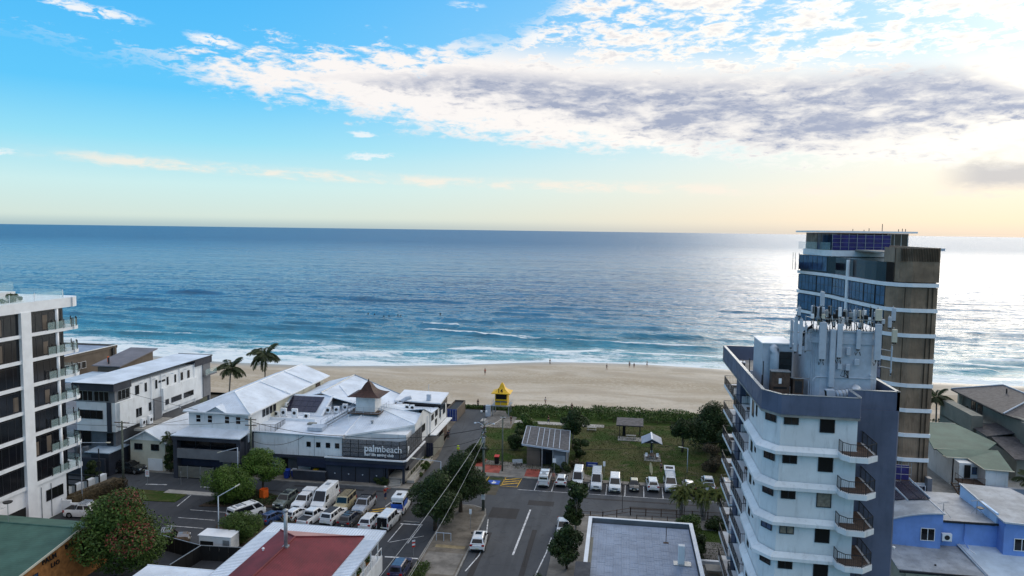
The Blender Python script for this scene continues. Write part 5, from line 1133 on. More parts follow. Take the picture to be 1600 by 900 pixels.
for i, (x_, y_) in enumerate(((-60.5, 126.0), (-60.5, 133.0))): ac_unit((x_, y_, 9.0), ['air conditioner on the wall under the long pale eave, near one', 'air conditioner on the wall under the long pale eave, far one'][i], .8, .7, .4, pi / 2, 'air conditioners on the long hall wall')
B(-61.0, -60.0, 115.0, 120.4, 7.0, 7.2).build('roof_deck', 'concrete', LH); railing(LH, [(-60.9, 114.4, 7.3), (-57.2, 114.6, 7.3), (-57.2, 118.4, 7.3)], 1.5, pitch=.12, name='roof_railing')
# ------------------------------------------------------------------ surf life saving club
CL = thing('clubhouse', 'white surf life saving club with a brown pagoda turret and dark ground floor', 'clubhouse', (-48, 120, 0))
B(-61.0, -45.2, 114.5, 121, 3.8, 7.55).build('front_wall', 'white_wall', CL)
B(-60.9, -35.2, 117.5, 141, 3.9, 7.4).build('upper_wall', 'white_wall', CL)
B(-61.0, -48.0, 116.6, 140, -.1, 3.8).build('lower_wall', 'grey_wall', CL); B(-48.0, -37.8, 114.0, 140, -.1, 3.5).build('lower_wall', 'charcoal', CL); B(-37.8, -35.4, 119, 143, -.1, 3.8).build('lower_wall', 'grey_wall', CL)
for x_ in (-59.6, -54.0): B(x_, x_ + 2.2, 116.45, 116.6, .1, 2.6).build('roller_door', 'white_wall', CL)
B(-57.0, -55.9, 116.4, 116.6, .1, 2.5).build('door', 'black', CL)
B(-61.0, -47.9, 114.42, 114.6, 3.4, 3.85).build('fascia', 'charcoal', CL); B(-53.2, -47.6, 114.3, 114.7, 2.0, 3.5).build('navy_panel', 'charcoal_blue', CL)
for i in range(4): B(-47.6 + i * 2.4, -47.55 + 2.33 + i * 2.4, 113.86, 113.98, .1, 2.75).build('garage_door', 'charcoal', CL); 
for i in range(4): B(-46.45 + i * 2.4, -46.25 + i * 2.4, 113.80, 113.86, 1.3, 1.45).build('door_sign', 'metal_light', CL)
for i in range(1, 4): B(-47.62 + i * 2.4, -47.52 + i * 2.4, 113.8, 114, .1, 2.8).build('door_frame', 'black', CL)
lw = B(-53.4, -47.7, 113.0, 113.35, 0, 1.7).build('low_wall', 'charcoal', CL); B(-53.5, -47.65, 112.95, 113.4, 1.7, 1.78).build('coping', 'grey_wall', lw)
# white-edged terrace slab round the corner
sl = [(-47.9, 113.5), (-34.5, 113.5), (-34.1, 114.0), (-34.1, 125.2), (-35.3, 125.2), (-47.9, 125.2)]
MB().prism(sl, 3.45, 4.05).build('terrace_slab', 'charcoal', CL)
MB().prism([(-48.0, 113.36), (-34.45, 113.36), (-33.95, 113.9), (-33.95, 125.3), (-34.25, 125.3), (-34.25, 114.0), (-34.6, 113.66), (-48.0, 113.66)], 4.05, 4.25).build('terrace_edge', 'trim_white', CL)
B(-47.9, -34.4, 113.6, 113.9, 2.8, 3.46).build('fascia', 'charcoal_blue', CL); B(-34.45, -34.2, 113.9, 125.2, 2.8, 3.46).build('fascia', 'charcoal', CL)
# mesh screen with the club's name
m = MB()
scr = [((-45.2, 114.2), (-35.4, 114.2)), ((-35.4, 114.2), (-34.5, 115.2)), ((-34.5, 115.2), (-34.5, 124.6))]
for a_, b_ in scr:
    a3, b3 = Vector((*a_, 4.25)), Vector((*b_, 4.25)); L_ = (b3 - a3).length; d_ = (b3 - a3) / L_; s_ = d_.cross(Vector((0, 0, 1))) * .04; k_ = max(1, int(L_ / 1.25))
    for i in range(k_ + 1): m.obox(a3 + d_ * (L_ * i / k_), d_ * .07, s_, (0, 0, 2.95))
    for z_ in (0, .75, 1.45, 2.15, 2.88): m.obox(a3 + Vector((0, 0, z_)), d_ * L_, s_, (0, 0, .06))
m.build('screen_frame', 'black', CL)
M('mesh', (.11, .12, .14), .5, .1, 3, alpha=.62)
m = MB()
for a_, b_ in scr: a3, b3 = Vector((*a_, 4.3)), Vector((*b_, 4.3)); m.obox(a3, b3 - a3, (b3 - a3).normalized().cross(Vector((0, 0, 1))) * .012, (0, 0, 2.8))
m.build('mesh_screen', 'mesh', CL)
def lettering(parent, txt, p, u, size, mat, bold=0., depth=.03, name='lettering', align='LEFT', space=1.):
    c = bpy.data.curves.new(name, 'FONT'); c.body = txt; c.size = size; c.extrude = depth; c.offset = bold; c.align_x = align; c.space_character = space; c.resolution_u = 3
    o = bpy.data.objects.new('txt', c); COL.objects.link(o); dg = bpy.context.evaluated_depsgraph_get(); me = bpy.data.meshes.new_from_object(o.evaluated_get(dg)); bpy.data.objects.remove(o)
    me.materials.clear(); me.materials.append(_M[mat]); r = bpy.data.objects.new(name, me); COL.objects.link(r); r.parent = parent
    u = Vector(u).normalized(); z = Vector((0, 0, 1)); n = u.cross(z)
    r.matrix_basis = Matrix((u, z, n)).transposed().to_4x4(); r.location = Vector(p) - base_of(parent)
    return r
lettering(CL, 'palm', (-41.35, 114.05, 5.35), (1, 0, 0), 1.55, 'trim_white', .035); lettering(CL, 'beach', (-38.35, 114.05, 5.35), (1, 0, 0), 1.5, 'trim_white', .0, space=.98)
lettering(CL, 'surf life saving club', (-41.3, 114.05, 4.62), (1, 0, 0), .68, 'trim_white', .012, space=.98)
lettering(CL, 'p', (-34.42, 115.8, 5.2), (0, 1, 0), 1.6, 'trim_white', .04)
for x_ in (-51.3, -49.6, -47.9, -46.3): window(CL, (x_ - .25, 114.47, 5.4), (1, 0, 0), .75, .85, (0, -1, 0), mull=1)
for x_ in (-53.0, -50.2): B(x_, x_ + .04, 114.44, 114.5, 3.9, 7.5).build('wall_joint', 'metal_grey', CL)
# front hip roof (fan) and wall under it
A_ = (-44.5, 126.5, 10.1); rim = [(-51.5, 121.5, 7.9), (-45.3, 115.2, 7.45), (-34.7, 121.0, 8.35), (-34.7, 126.2, 8.8), (-39.5, 132.5, 8.9), (-49.5, 131, 8.6)]
for i in range(len(rim)): a_, b_ = rim[i], rim[(i + 1) % len(rim)]; MB().slab([a_, b_, A_], .12).build('roof_facet', 'roof_white' if i % 2 else 'roof_white_y', CL)
m = MB()
for p_ in rim: m.tube([p_, (A_[0], A_[1], A_[2] + .03)], .1, 6)
m.build('ridge_cap', 'trim_white', CL)
m = MB()
for a_, b_ in (rim[:2], rim[1:3]): m.face((a_[0], a_[1] + .15, 4.1), (b_[0], b_[1] + .15, 4.1), (b_[0], b_[1] + .15, b_[2] - .1), (a_[0], a_[1] + .15, a_[2] - .1))
m.build('gable_wall', 'white_wall', CL)
m = MB(); 
for a_, b_ in (rim[:2], rim[1:3]): a3, b3 = Vector(a_), Vector(b_); m.obox(a3 - Vector((0, 0, .3)), b3 - a3, (b3 - a3).normalized().cross(Vector((0, 0, 1))) * .08, (0, 0, .3))
m.build('gutter', 'trim_white', CL)
B(-35.2, -34.7, 121.0, 130.9, 4.1, 7.9).build('side_wall', 'white_wall', CL); B(-35.3, -34.66, 130.9, 143.8, 3.9, 7.6).build('side_wall', 'white_wall', CL)
MB().face((-34.69, 126.0, 7.9), (-34.69, 131.0, 7.9), (-34.69, 126.4, 9.7)).face((-34.69, 126.0, 7.9), (-34.69, 126.4, 9.7), (-34.69, 121.2, 8.3), (-34.69, 121.2, 7.9)).build('side_gable', 'white_wall', CL)
MB().slab([(-43.5, 126.3, 8.8), (-34.5, 126.3, 9.85), (-34.5, 131.3, 7.9), (-43.5, 131.3, 7.9)], .12).build('side_gable_roof', 'roof_white_y', CL)
for y_, z_, w_, h_ in ((121.6, 5.6, .6, 1.2), (123.2, 5.7, .6, 1.2), (125.4, 5.7, 1.9, 1.3), (131.8, 6.1, 1.6, 1.1), (134.6, 6.2, 1.8, 1.2), (134.6, 4.5, 1.3, 1.2), (138.0, 5.2, 4.6, 2.2)): window(CL, (-34.65, y_, z_), (0, 1, 0), w_, h_, (1, 0, 0), mull=2 if w_ > 1 else 1)
B(-34.62, -34.55, 139, 140.2, 4.6, 6.4).build('window_poster', 'trim_white', CL)
for y_ in (124.8, 128.8, 130.9): MB().tube([(-34.6, y_, 4), (-34.6, y_, 7.9)], .06, 6).build('downpipe', 'trim_white', CL)
B(-34.66, -33.5, 130.9, 144, 3.6, 3.8).build('awning', 'trim_white', CL); B(-36.2, -34.7, 141, 144.5, 0, 7.9).build('end_pier', 'timber', CL)
# flat and low roofs
MB().slab([(-61.3, 114.2, 7.62), (-45.2, 114.2, 7.42), (-45.2, 118.6, 7.9), (-61.3, 118.6, 8.1)], .1).build('roof_sheet', 'roof_white_y', CL)
MB().slab([(-61.3, 118.6, 7.9), (-49.2, 118.6, 7.9), (-49.2, 131, 8.0), (-61.3, 131, 8.0)], .1).build('roof_sheet', 'roof_white', CL)
MB().box(-61.3, -52.8, 120.8, 121.1, 7.9, 8.35).build('upstand', 'trim_white', CL)
MB().slab([(-61.5, 124.2, 8.05), (-53.2, 124.2, 8.05), (-53.2, 129.6, 10.6), (-61.5, 129.6, 10.6)], .16).build('roof_sheet', 'roof_white', CL)
MB().face((-53.21, 124.2, 8.0), (-53.21, 129.6, 8.0), (-53.21, 129.6, 10.5)).face((-53.22, 124.2, 7.9), (-53.22, 129.6, 10.5), (-53.22, 129.6, 7.9)).build('wedge_wall', 'white_wall', CL)
MB().obox((-53.2, 124.1, 7.95), (0, 5.5, 2.6), (.35, 0, 0), (0, 0, .22)).build('parapet', 'trim_white', CL)
sp = None
for r in range(3):
    for c in range(5): MB().obox((-60.6 + c * 1.24, 124.9 + r * 1.36, 8.52 + r * .63), (1.2, 0, 0), (0, 1.3, .60), (0, -.02, .06)).build('solar_panel', 'solar', CL)
MB().slab([(-55.5, 129.8, 11.0), (-55.5, 147.2, 11.0), (-43.0, 141.5, 8.4), (-43.0, 128.5, 8.4), (-52.6, 129.0, 10.4)], .12).build('back_roof', 'roof_white_y', CL)
MB().slab([(-55.5, 129.8, 11.0), (-60.9, 130, 9.6), (-60.9, 146.5, 9.6), (-55.5, 147.2, 11.0)], .12).build('back_roof', 'roof_white_y', CL)
B(-60.5, -43.6, 131, 141.3, 7.3, 8.4).build('back_wall', 'white_wall', CL)
MB().face((-60.9, 146.4, 7), (-60.9, 146.4, 9.5), (-55.5, 147.1, 10.9), (-43.0, 141.4, 8.3), (-43.0, 141.4, 7)).build('back_gable', 'white_wall', CL)
MB().tube([(-55.5, 129.8, 11.05), (-55.5, 147.2, 11.05)], .13, 6).tube([(-55.4, 147.2, 11.05), (-43.0, 141.5, 8.45)], .1, 6).build('ridge_cap', 'metal_grey', CL)
MB().tube([(-54.7, 137, 10.9), (-50.5, 131.3, 10.0)], .09, 6).build('valley_cap', 'trim_white', CL)
MB().slab([(-43.2, 131.3, 7.95), (-34.4, 131.3, 7.85), (-34.4, 136.4, 7.6), (-43.2, 136.4, 7.7)], .1).build('low_roof', 'roof_white_y', CL)
MB().slab([(-43.3, 136.6, 8.7), (-33.9, 136.2, 8.55), (-33.9, 142.8, 9.2), (-43.3, 143.2, 9.3)], .22).build('skillion_roof', 'trim_white', CL); B(-43.0, -34.2, 136.9, 142.6, 7.4, 8.6).build('clerestory', 'glass', CL)
MB().slab([(-43.2, 131.3, 7.94), (-42.4, 131.3, 7.94), (-42.4, 126.5, 8.5), (-43.2, 126.5, 8.5)], .1).build('valley', 'metal_grey', CL)
# turret
tx, ty = -44.4, 124.9
B(tx - 1.75, tx + 1.75, ty - 1.75, ty + 1.75, 9.2, 12.5).build('turret_wall', 'white_wall', CL)
m = MB(); n0 = 0; k_ = 8; rings = []
for i in range(k_ + 1):
    s_ = i / k_; hw = 2.95 * (1 - s_) ** 1.0 * (1 - .38 * math.sin(pi * min(1, s_ * 1.05)) * .95) + .06; z_ = 12.35 + 2.45 * s_ ** 1.15
    rings.append((hw, z_))
for hw, z_ in rings: m.v += [(tx - hw, ty - hw, z_), (tx + hw, ty - hw, z_), (tx + hw, ty + hw, z_), (tx - hw, ty + hw, z_)]
for i in range(k_):
    for j in range(4): a_ = i * 4 + j; b_ = i * 4 + (j + 1) % 4; m.f.append((a_, b_, b_ + 4, a_ + 4))
m.f += [(3, 2, 1, 0), (k_ * 4, k_ * 4 + 1, k_ * 4 + 2, k_ * 4 + 3)]; tr_ = m.build('turret_roof', 'shingle_brown', CL)
MB().lathe((tx, ty, 14.75), [(.09, 0), (.12, .15), (.02, .45)], 8).build('finial', 'shingle_brown', tr_)
B(tx - 2.9, tx + 2.9, ty - 2.9, ty + 2.9, 9.35, 9.55).build('turret_deck', 'timber', CL)
railing(CL, [(tx - 2.85, ty + 2.8, 9.55), (tx - 2.85, ty - 2.85, 9.55), (tx + 2.85, ty - 2.85, 9.55), (tx + 2.85, ty + 2.8, 9.55)], 1.05, 'metal_light', bal=False, name='turret_railing')
m = MB()
for x_ in (tx - 2.7, tx, tx + 2.7):
    for y_ in (ty - 2.7, ty + 2.6): m.box(x_ - .06, x_ + .06, y_ - .06, y_ + .06, 7.6, 9.36)
m.build('deck_post', 'metal_grey', CL)
st = MB(); P0, P1_ = Vector((-49.9, 117.6, 8.0)), Vector((-47.2, 123.2, 9.5)); d_ = P1_ - P0
for s_ in (-.42, .42): st.obox(P0 + Vector((s_, 0, 0)), d_, (.06, 0, 0), (0, 0, .22))
for i in range(12): q_ = P0 + d_ * (i + .5) / 12; st.box(q_.x - .4, q_.x + .4, q_.y - .12, q_.y + .12, q_.z + .1, q_.z + .14)
st.build('steel_stair', 'metal_grey', CL); railing(CL, [tuple(P0 + Vector((-.45, 0, .2))), tuple(P1_ + Vector((-.45, 0, .2)))], 1.0, 'metal_light', bal=False, name='stair_railing'); railing(CL, [tuple(P0 + Vector((.45, 0, .2))), tuple(P1_ + Vector((.45, 0, .2)))], 1.0, 'metal_light', bal=False, name='stair_railing')
B(-51.9, -49.3, 115.6, 118.0, 7.8, 8.35).build('roof_hatch', 'metal_light', CL); B(-53.2, -51.8, 118.4, 119.3, 8.0, 8.25).build('roof_hatch', 'khaki_wall', CL)
m = MB().lathe((-42.0, 119.9, 8.45), [(.16, 0), (.16, .25), (.3, .3), (.3, .42), (.05, .5)], 10); m.build('roof_vent', 'metal_grey', CL)
for i, (x_, y_, h_) in enumerate(((-59.5, 122.6, 1.5), (-57.4, 122.6, 1.5), (-55.0, 122.2, .85), (-61.0, 122.8, .8))):
    ac_unit((x_, y_, 8.0), ['left one of two tall air conditioners in front of the solar panels', 'right one of two tall air conditioners in front of the solar panels', 'short air conditioner in front of the right end of the solar panels', 'short air conditioner left of the tall pair by the solar panels'][i], 1.05, h_, .45, 0, 'air conditioners on the club roof')
for i, (x_, y_) in enumerate(((-52.6, 126.2), (-51.2, 126.8), (-50.1, 128.2))): ac_unit((x_, y_, 8.1 if i < 2 else 8.3), ['air conditioner against the sloping parapet right of the solar panels', 'middle air conditioner between solar panels and turret stair', 'air conditioner nearest the turret stair head'][i], .95, 1.1, .45, 0, 'air conditioners on the club roof')
for i, (x_, y_, z_) in enumerate(((-38.6, 129.3, 8.6), (-37.7, 129.6, 8.5), (-42.2, 134.3, 7.8))): ac_unit((x_, y_, z_), ['left air conditioner on the side gable roof', 'right air conditioner on the side gable roof', 'air conditioner beside the kitchen exhaust right of the turret'][i], .8, 1.0 if i < 2 else 1.3, .4, .2, 'air conditioners on the club roof')
m = MB().tube([(-41.4, 135.4, 7.7), (-41.4, 135.4, 8.8), (-40.6, 135.6, 9.3), (-39.7, 135.8, 9.5)], .38, 10).lathe((-41.6, 134.2, 7.7), [(.6, 0), (.6, 1.0), (.45, 1.1)], 12); m.build('exhaust_duct', 'metal_light', CL, smooth=True)
B(-37.0, -36.2, 137.0, 137.6, 8.7, 9.9).build('flue', 'metal_light', CL)
for i in range(4): MB().tube([(-36.6 + i * .5, 133.0, 7.8), (-36.6 + i * .5, 133.0, 8.4)], .08, 6).build('vent_pipe', 'trim_white', CL)
MB().tube([(-46.2, 119.7, 8.1), (-46.2, 119.7, 9.8)], .04, 5).build('vent_pipe', 'trim_white', CL); MB().tube([(-39.5, 148, 4), (-39.5, 148, 9.6)], .06, 5).build('flag_pole', 'trim_white', CL)
# entry porch, ramp and steps at the near corner
B(-37.6, -34.8, 114.6, 118.8, 0, .9).build('porch_floor', 'paving_light', CL); B(-37.7, -37.3, 114.2, 114.6, 0, 3.4).build('porch_post', 'charcoal', CL); B(-34.9, -34.5, 114.2, 114.6, 0, 3.4).build('porch_post', 'charcoal', CL)
for i in range(5): B(-36.9 + i * .0, -34.9, 114.3 - i * .34, 114.6 - i * .34, 0, .75 - i * .15).build('step', 'paving_light', CL)
B(-37.4, -35.1, 118.75, 118.85, .9, 3.3).build('porch_glazing', 'glass', CL)
B(-34.4, -33.1, 115.0, 127.0, 0, .55).build('ramp', 'paving_light', CL)
railing(CL, [(-33.1, 115.0, .5), (-33.1, 127.0, .1)], 1.0, 'cream_wall', bal=False, name='ramp_railing'); railing(CL, [(-34.3, 115.0, .5), (-34.3, 125.0, .5)], 1.0, 'cream_wall', bal=False, name='ramp_railing')
railing(CL, [(-37.2, 113.7, .1), (-35.0, 113.7, .1)], 1.0, 'black', bal=False, name='porch_railing')
# bins store & enclosures along the lane
fe = thing('timber_enclosure', 'tall grey timber screen round the bin store beside the lane', 'fence', (-34.5, 132, 0))
for i in range(13): MB().box(-33.75, -33.65, 129.7 + i * .62, 130.24 + i * .62, 0, 2.5).build('board', 'khaki_wall', fe)
for i in range(3): MB().box(-35.0 + i * .42, -34.62 + i * .42, 129.55, 129.65, 0, 2.6).build('board', 'charcoal_blue', fe)
ct = thing('skip_container', 'open-topped blue steel container at the seaward end of the club', 'container', (-36.2, 158, .1)); 
MB().box(-1.25, 1.15, -3.0, -2.85, 0, 2.6).build('door_end', 'blue_container', ct, local=True); MB().box(-1.25, -1.15, -2.85, 6, 0, 2.6).box(1.05, 1.15, -2.85, 6, 0, 2.6).box(-1.15, 1.05, 5.9, 6, 0, 2.6).box(-1.15, 1.05, -2.85, 5.9, 0, .15).build('side_panel', 'brown_grey', ct, local=True)
MB().box(-1.15, 1.05, -2.85, 5.9, .15, 2.3).build('dark_load', 'black', ct, local=True)
for x_ in (-.9, -.3, .3, .85): MB().box(x_ - .03, x_ + .03, -3.06, -3.0, .1, 2.5).build('locking_bar', 'metal_light', ct, local=True)
tb_ = thing('storage_box', 'dark navy storage box standing beside the container', 'box', (-38.6, 154.2, .1)); MB().box(-.9, .9, -.8, .8, 0, 1.6).build('body', 'charcoal_blue', tb_, local=True, bevel=.04); MB().box(-.95, .95, -.85, .85, 1.6, 1.7).build('lid', 'trim_white', tb_, local=True)
fb_ = thing('fenced_pen', 'low dark fence and sheds at the beach end of the lane', 'fence', (-36, 165, .1)); 
for i in range(7): MB().box(-4 + i * .75, -3.95 + i * .75, 0, .05, 0, 1.4).build('post', 'metal_dark', fb_, local=True)
MB().box(-4, .55, .01, .04, .1, 1.3).build('panel', 'metal_dark', fb_, local=True)

# ------------------------------------------------------------------ red-roofed building at the bottom
RR_ = thing('building', 'building with dark red hip roof framed by pale blue-white flat edges', 'building', (-34, 76, 0))
B(-40.8, -29.0, 50, 81.2, -.1, 5.7).build('wall', 'white_wall', RR_)
m = MB().box(-41.4, -27.2, 79.7, 82.2, 5.85, 6.0).box(-41.4, -39.1, 48, 79.7, 5.85, 6.0).box(-29.3, -27.2, 48, 79.7, 5.85, 6.0); m.build('edge_roof', 'roof_white', RR_)
m = MB()
for i in range(42): m.box(-41.3 + i * .34, -41.25 + i * .34, 79.7, 82.25, 6.0, 6.03)
for i in range(90): m.box(-41.45, -39.1, 49 + i * .34, 49.05 + i * .34, 6.0, 6.03).box(-29.3, -27.15, 49 + i * .34, 49.05 + i * .34, 6.0, 6.03)
o_ = m.build('roof_rib', 'metal_light', RR_); o_['kind'] = 'stuff'
MB().box(-41.5, -27.1, 82.2, 82.32, 5.78, 6.02).box(-27.2, -27.08, 48, 82.2, 5.78, 6.02).box(-41.5, -41.4, 48, 82.2, 5.78, 6.02).build('gutter', 'metal_light', RR_)
rx = -35.6; ry1 = 75.8; rzz = 7.3
MB().slab([(-39.4, 80.0, 6.1), (-29.0, 80.0, 6.1), (rx, ry1, rzz)], .1).build('roof_hip', 'roof_red_sheen', RR_)
MB().slab([(-39.4, 80.0, 6.1), (rx, ry1, rzz), (rx, 48, rzz), (-39.4, 48, 6.1)], .1).build('roof_slope', 'roof_red', RR_); MB().slab([(-29.0, 80.0, 6.1), (-29.0, 48, 6.1), (rx, 48, rzz), (rx, ry1, rzz)], .1).build('roof_slope', 'roof_red', RR_)
m = MB().tube([(rx, ry1, rzz + .04), (rx, 48, rzz + .04)], .11, 6).tube([(-39.4, 80, 6.14), (rx, ry1, rzz + .04)], .09, 6).tube([(-29.0, 80, 6.14), (rx, ry1, rzz + .04)], .09, 6); m.build('ridge_cap', 'roof_red', RR_)
MB().tube([(rx + .1, 73.3, 7.1), (rx + .1, 73.3, 11.2)], .2, 12).lathe((rx + .1, 73.3, 11.2), [(.2, 0), (.3, .05), (.3, .2), (.05, .35)], 12).build('flue', 'metal_grey', RR_, smooth=True)
B(rx - .2, rx + .4, 73.0, 73.6, 7.1, 7.4).build('flashing', 'metal_grey', RR_); MB().lathe((-38.3, 73.6, 6.5), [(.1, 0), (.1, .2), (.17, .22), (.05, .35)], 8).build('roof_vent', 'trim_white', RR_)
B(-29.1, -27.35, 48, 81.4, 3.0, 3.2).build('balcony_slab', 'trim_white', RR_); B(-27.5, -27.3, 48, 81.4, 1.4, 3.3).build('balcony_skirt', 'white_wall', RR_)
m = MB()
for y_ in np.arange(56, 81.6, 2.4): m.box(-27.45, -27.33, y_ - .05, y_ + .05, 3.2, 5.85)
m.build('veranda_post', 'trim_white', RR_)
railing(RR_, [(-27.38, 81.3, 3.25), (-27.38, 56, 3.25)], 1.05, 'trim_white', bal=False, name='balcony_railing', rail=.05)
for y_ in (79.4, 76.2, 72.8, 69): B(-28.98, -28.9, y_ - 1, y_ + .6, 3.3, 5.2).build('door', 'black', RR_)
for i, y_ in enumerate((78.8, 75.6)):
    ch = thing('potted_plant', ['leafy potted plant at the far end of the red-roofed veranda', 'leafy potted plant nearer on the red-roofed veranda'][i], 'potted plant', (-28.2, y_, 3.2)); MB().lathe((0, 0, 0), [(.18, 0), (.26, .45), (.24, .47)], 10).build('pot', 'brick_tan', ch, local=True); V, Q_ = leaf_cloud([(0, 0, .85, .45, .45, .45)], 350, .1, 90 + i); np_mesh('foliage', V, Q_, 'leaf_mid', ch)
wr = thing('outbuilding', 'low white flat roof left of the red-roofed building', 'building', (-47, 68, 0)); B(-51.4, -42.6, 48, 72.6, -.1, 3.6).build('wall', 'white_wall', wr); B(-51.8, -42.0, 48, 73.0, 3.85, 4.0).build('roof', 'roof_white_y', wr); MB().box(-51.9, -41.9, 73.0, 73.1, 3.75, 4.05).build('gutter', 'trim_white', wr)
fe = thing('black_fence', 'black screen fence along the car park behind the white outbuilding', 'fence', (-52, 84, 0))
for a_, b_ in (((-60.4, 85.6), (-51.6, 83.0)), ((-51.6, 83.0), (-41.9, 83.6)), ((-51.6, 83.0), (-52.2, 77.5))):
    n_ = 8 if a_[1] > 80 and b_[1] > 80 else 4
    for i in range(n_):
        p_ = Vector((*a_, 0)).lerp(Vector((*b_, 0)), i / n_); q_ = Vector((*a_, 0)).lerp(Vector((*b_, 0)), (i + .96) / n_); MB().obox(p_, q_ - p_, (0, .05, 0) if n_ == 8 else (.05, 0, 0), (0, 0, 1.9)).build('panel', 'black', fe)
    p_ = Vector((*a_, 1.9)); q_ = Vector((*b_, 1.9)); MB().obox(p_, q_ - p_, (0, .1, 0) if n_ == 8 else (.1, 0, 0), (0, 0, .07)).build('top_rail', 'metal_grey', fe)

# ------------------------------------------------------------------ grey-blue flat roof at the bottom
GB = thing('building', 'flat-roofed building with rippled blue-grey roof sheeting and pale parapet', 'building', (3, 80, 0))
B(-3.0, 9.0, 50, 90.6, -.1, 5.2).build('wall', 'grey_wall', GB)
MB().slab([(-2.9, 50, 5.25), (8.9, 50, 5.25), (8.9, 90.5, 5.45), (-2.9, 90.5, 5.45)], .1).build('roof', 'roof_bluegrey', GB)
m = MB().box(-3.35, -3.0, 50, 90.9, 5.0, 5.95).box(9.0, 9.35, 50, 90.9, 5.0, 5.95).box(-3.35, 9.35, 90.9, 91.2, 5.0, 5.95); m.build('parapet', 'grey_wall', GB)
MB().box(-3.4, -2.95, 50, 91.25, 5.95, 6.0).box(8.95, 9.4, 50, 91.25, 5.95, 6.0).box(-2.95, 8.95, 90.85, 91.25, 5.95, 6.0).build('coping', 'trim_white', GB)
m = MB()
rg_ = random.Random(3)
for i in range(13):
    for j in range(44):
        x_ = -2.85 + i * .9; y_ = 66.5 + j * .53 + (i * .37) % .53 + rg_.uniform(-.05, .05); zz = 5.33 + (y_ - 67) * .005
        m.obox((x_, y_, zz + .012), (.88, 0, rg_.uniform(-.01, .01)), (0, .45, rg_.uniform(.02, .05)), (0, 0, .012))
o_ = m.build('roof_sheet_laps', 'roof_bluegrey', GB); o_['kind'] = 'stuff'
B(6.9, 7.6, 80.4, 81.0, 5.4, 7.6).build('flue', 'white_wall', GB, bevel=.05); B(6.4, 8.3, 80.1, 81.2, 5.4, 5.55).build('flashing', 'metal_grey', GB)
MB().tube([(5.9, 86.0, 5.4), (5.9, 86.0, 7.4)], .045, 6).box(5.6, 6.2, 85.8, 86.2, 5.4, 5.5).build('vent_pipe', 'timber', GB)
B(-4.2, -2.6, 72, 77.5, 5.6, 6.3).build('roof_box', 'charcoal', GB); B(-3.2, -2.6, 78, 86, 5.45, 5.5).build('box_gutter', 'khaki_wall', GB)

# ------------------------------------------------------------------ green-roofed brick building bottom left
GG = thing('building', 'tan brick building with low green metal gable roof and black letters on its gable', 'building', (-70, 75, 0))
B(-100, -62.6, 64.0, 80.4, -.1, 4.6).build('wall', 'brick_tan', GG)
MB().face((-62.59, 80.4, 4.6), (-62.59, 75.6, 6.1), (-62.59, 64.0, 4.2), (-62.59, 64, 0), (-62.59, 80.4, 0)).build('gable_wall', 'brick_tan', GG)
MB().slab([(-62.2, 81.0, 4.8), (-100, 81.0, 4.8), (-100, 75.6, 6.35), (-62.2, 75.6, 6.35)], .12).build('roof_slope', 'roof_green', GG)
MB().slab([(-62.2, 75.6, 6.35), (-100, 75.6, 6.35), (-100, 63.4, 4.3), (-62.2, 63.4, 4.3)], .12).build('roof_slope', 'roof_green', GG)
MB().obox((-62.22, 81.0, 4.62), (0, -5.4, 1.55), (.1, 0, 0), (0, 0, .24)).obox((-62.22, 75.6, 6.17), (0, -12.2, -2.05), (.1, 0, 0), (0, 0, .24)).build('barge_board', 'cream_wall', GG)
MB().tube([(-100, 75.6, 6.38), (-62.2, 75.6, 6.38)], .09, 6).build('ridge_cap', 'roof_green', GG)
window(GG, (-62.55, 66.6, 2.4), (0, 1, 0), 2.9, 1.5, (1, 0, 0), mull=3, frame='trim_dark', glass='glass_blue'); window(GG, (-62.55, 75.9, 2.2), (0, 1, 0), 2.0, 2.1, (1, 0, 0), mull=2); window(GG, (-62.55, 78.4, 2.2), (0, 1, 0), 1.6, 2.1, (1, 0, 0), mull=2)
B(-62.5, -62.42, 66.8, 67.8, 2.5, 3.8).build('blind', 'blue_wall', GG)
lettering(GG, 'PALM', (-62.5, 70.1, 4.42), (0, .985, .17), .72, 'black', .02, name='wall_letters', space=1.15); lettering(GG, 'BAL', (-62.5, 73.5, 4.72), (0, .985, .17), .72, 'black', .02, name='wall_letters', space=1.15); lettering(GG, 'LIO', (-62.5, 71.3, 3.55), (0, 1, 0), .72, 'black', .02, name='wall_letters', space=1.25)
m = MB().tube([(-72.3, 76.2, 6.2), (-72.3, 76.2, 8.6)], .04, 5); m.build('dish_mast', 'metal_grey', GG); MB().lathe((-72.1, 76.0, 8.5), [(.08, 0), (.45, .12), (.55, .28)], 12).build('satellite_dish', 'metal_dark', GG)
m = MB().tube([(-73.4, 76, 6.3), (-73.4, 76, 8.0)], .025, 4)
for i in range(5): m.tube([(-74.2 + i * .35, 75.6, 7.9), (-74.2 + i * .35, 76.4, 7.9)], .02, 4)
m.tube([(-74.3, 76, 7.9), (-72.7, 76, 7.9)], .02, 4); m.build('television_aerial', 'metal_grey', GG)
m = MB().tube([(-66.0, 66.6, 4.9), (-66.0, 66.6, 6.2)], .04, 5); m.build('vent_pipe', 'metal_grey', GG); B(-69, -66.5, 64.5, 65.8, 4.6, 5.0).build('skylight', 'cream_wall', GG)

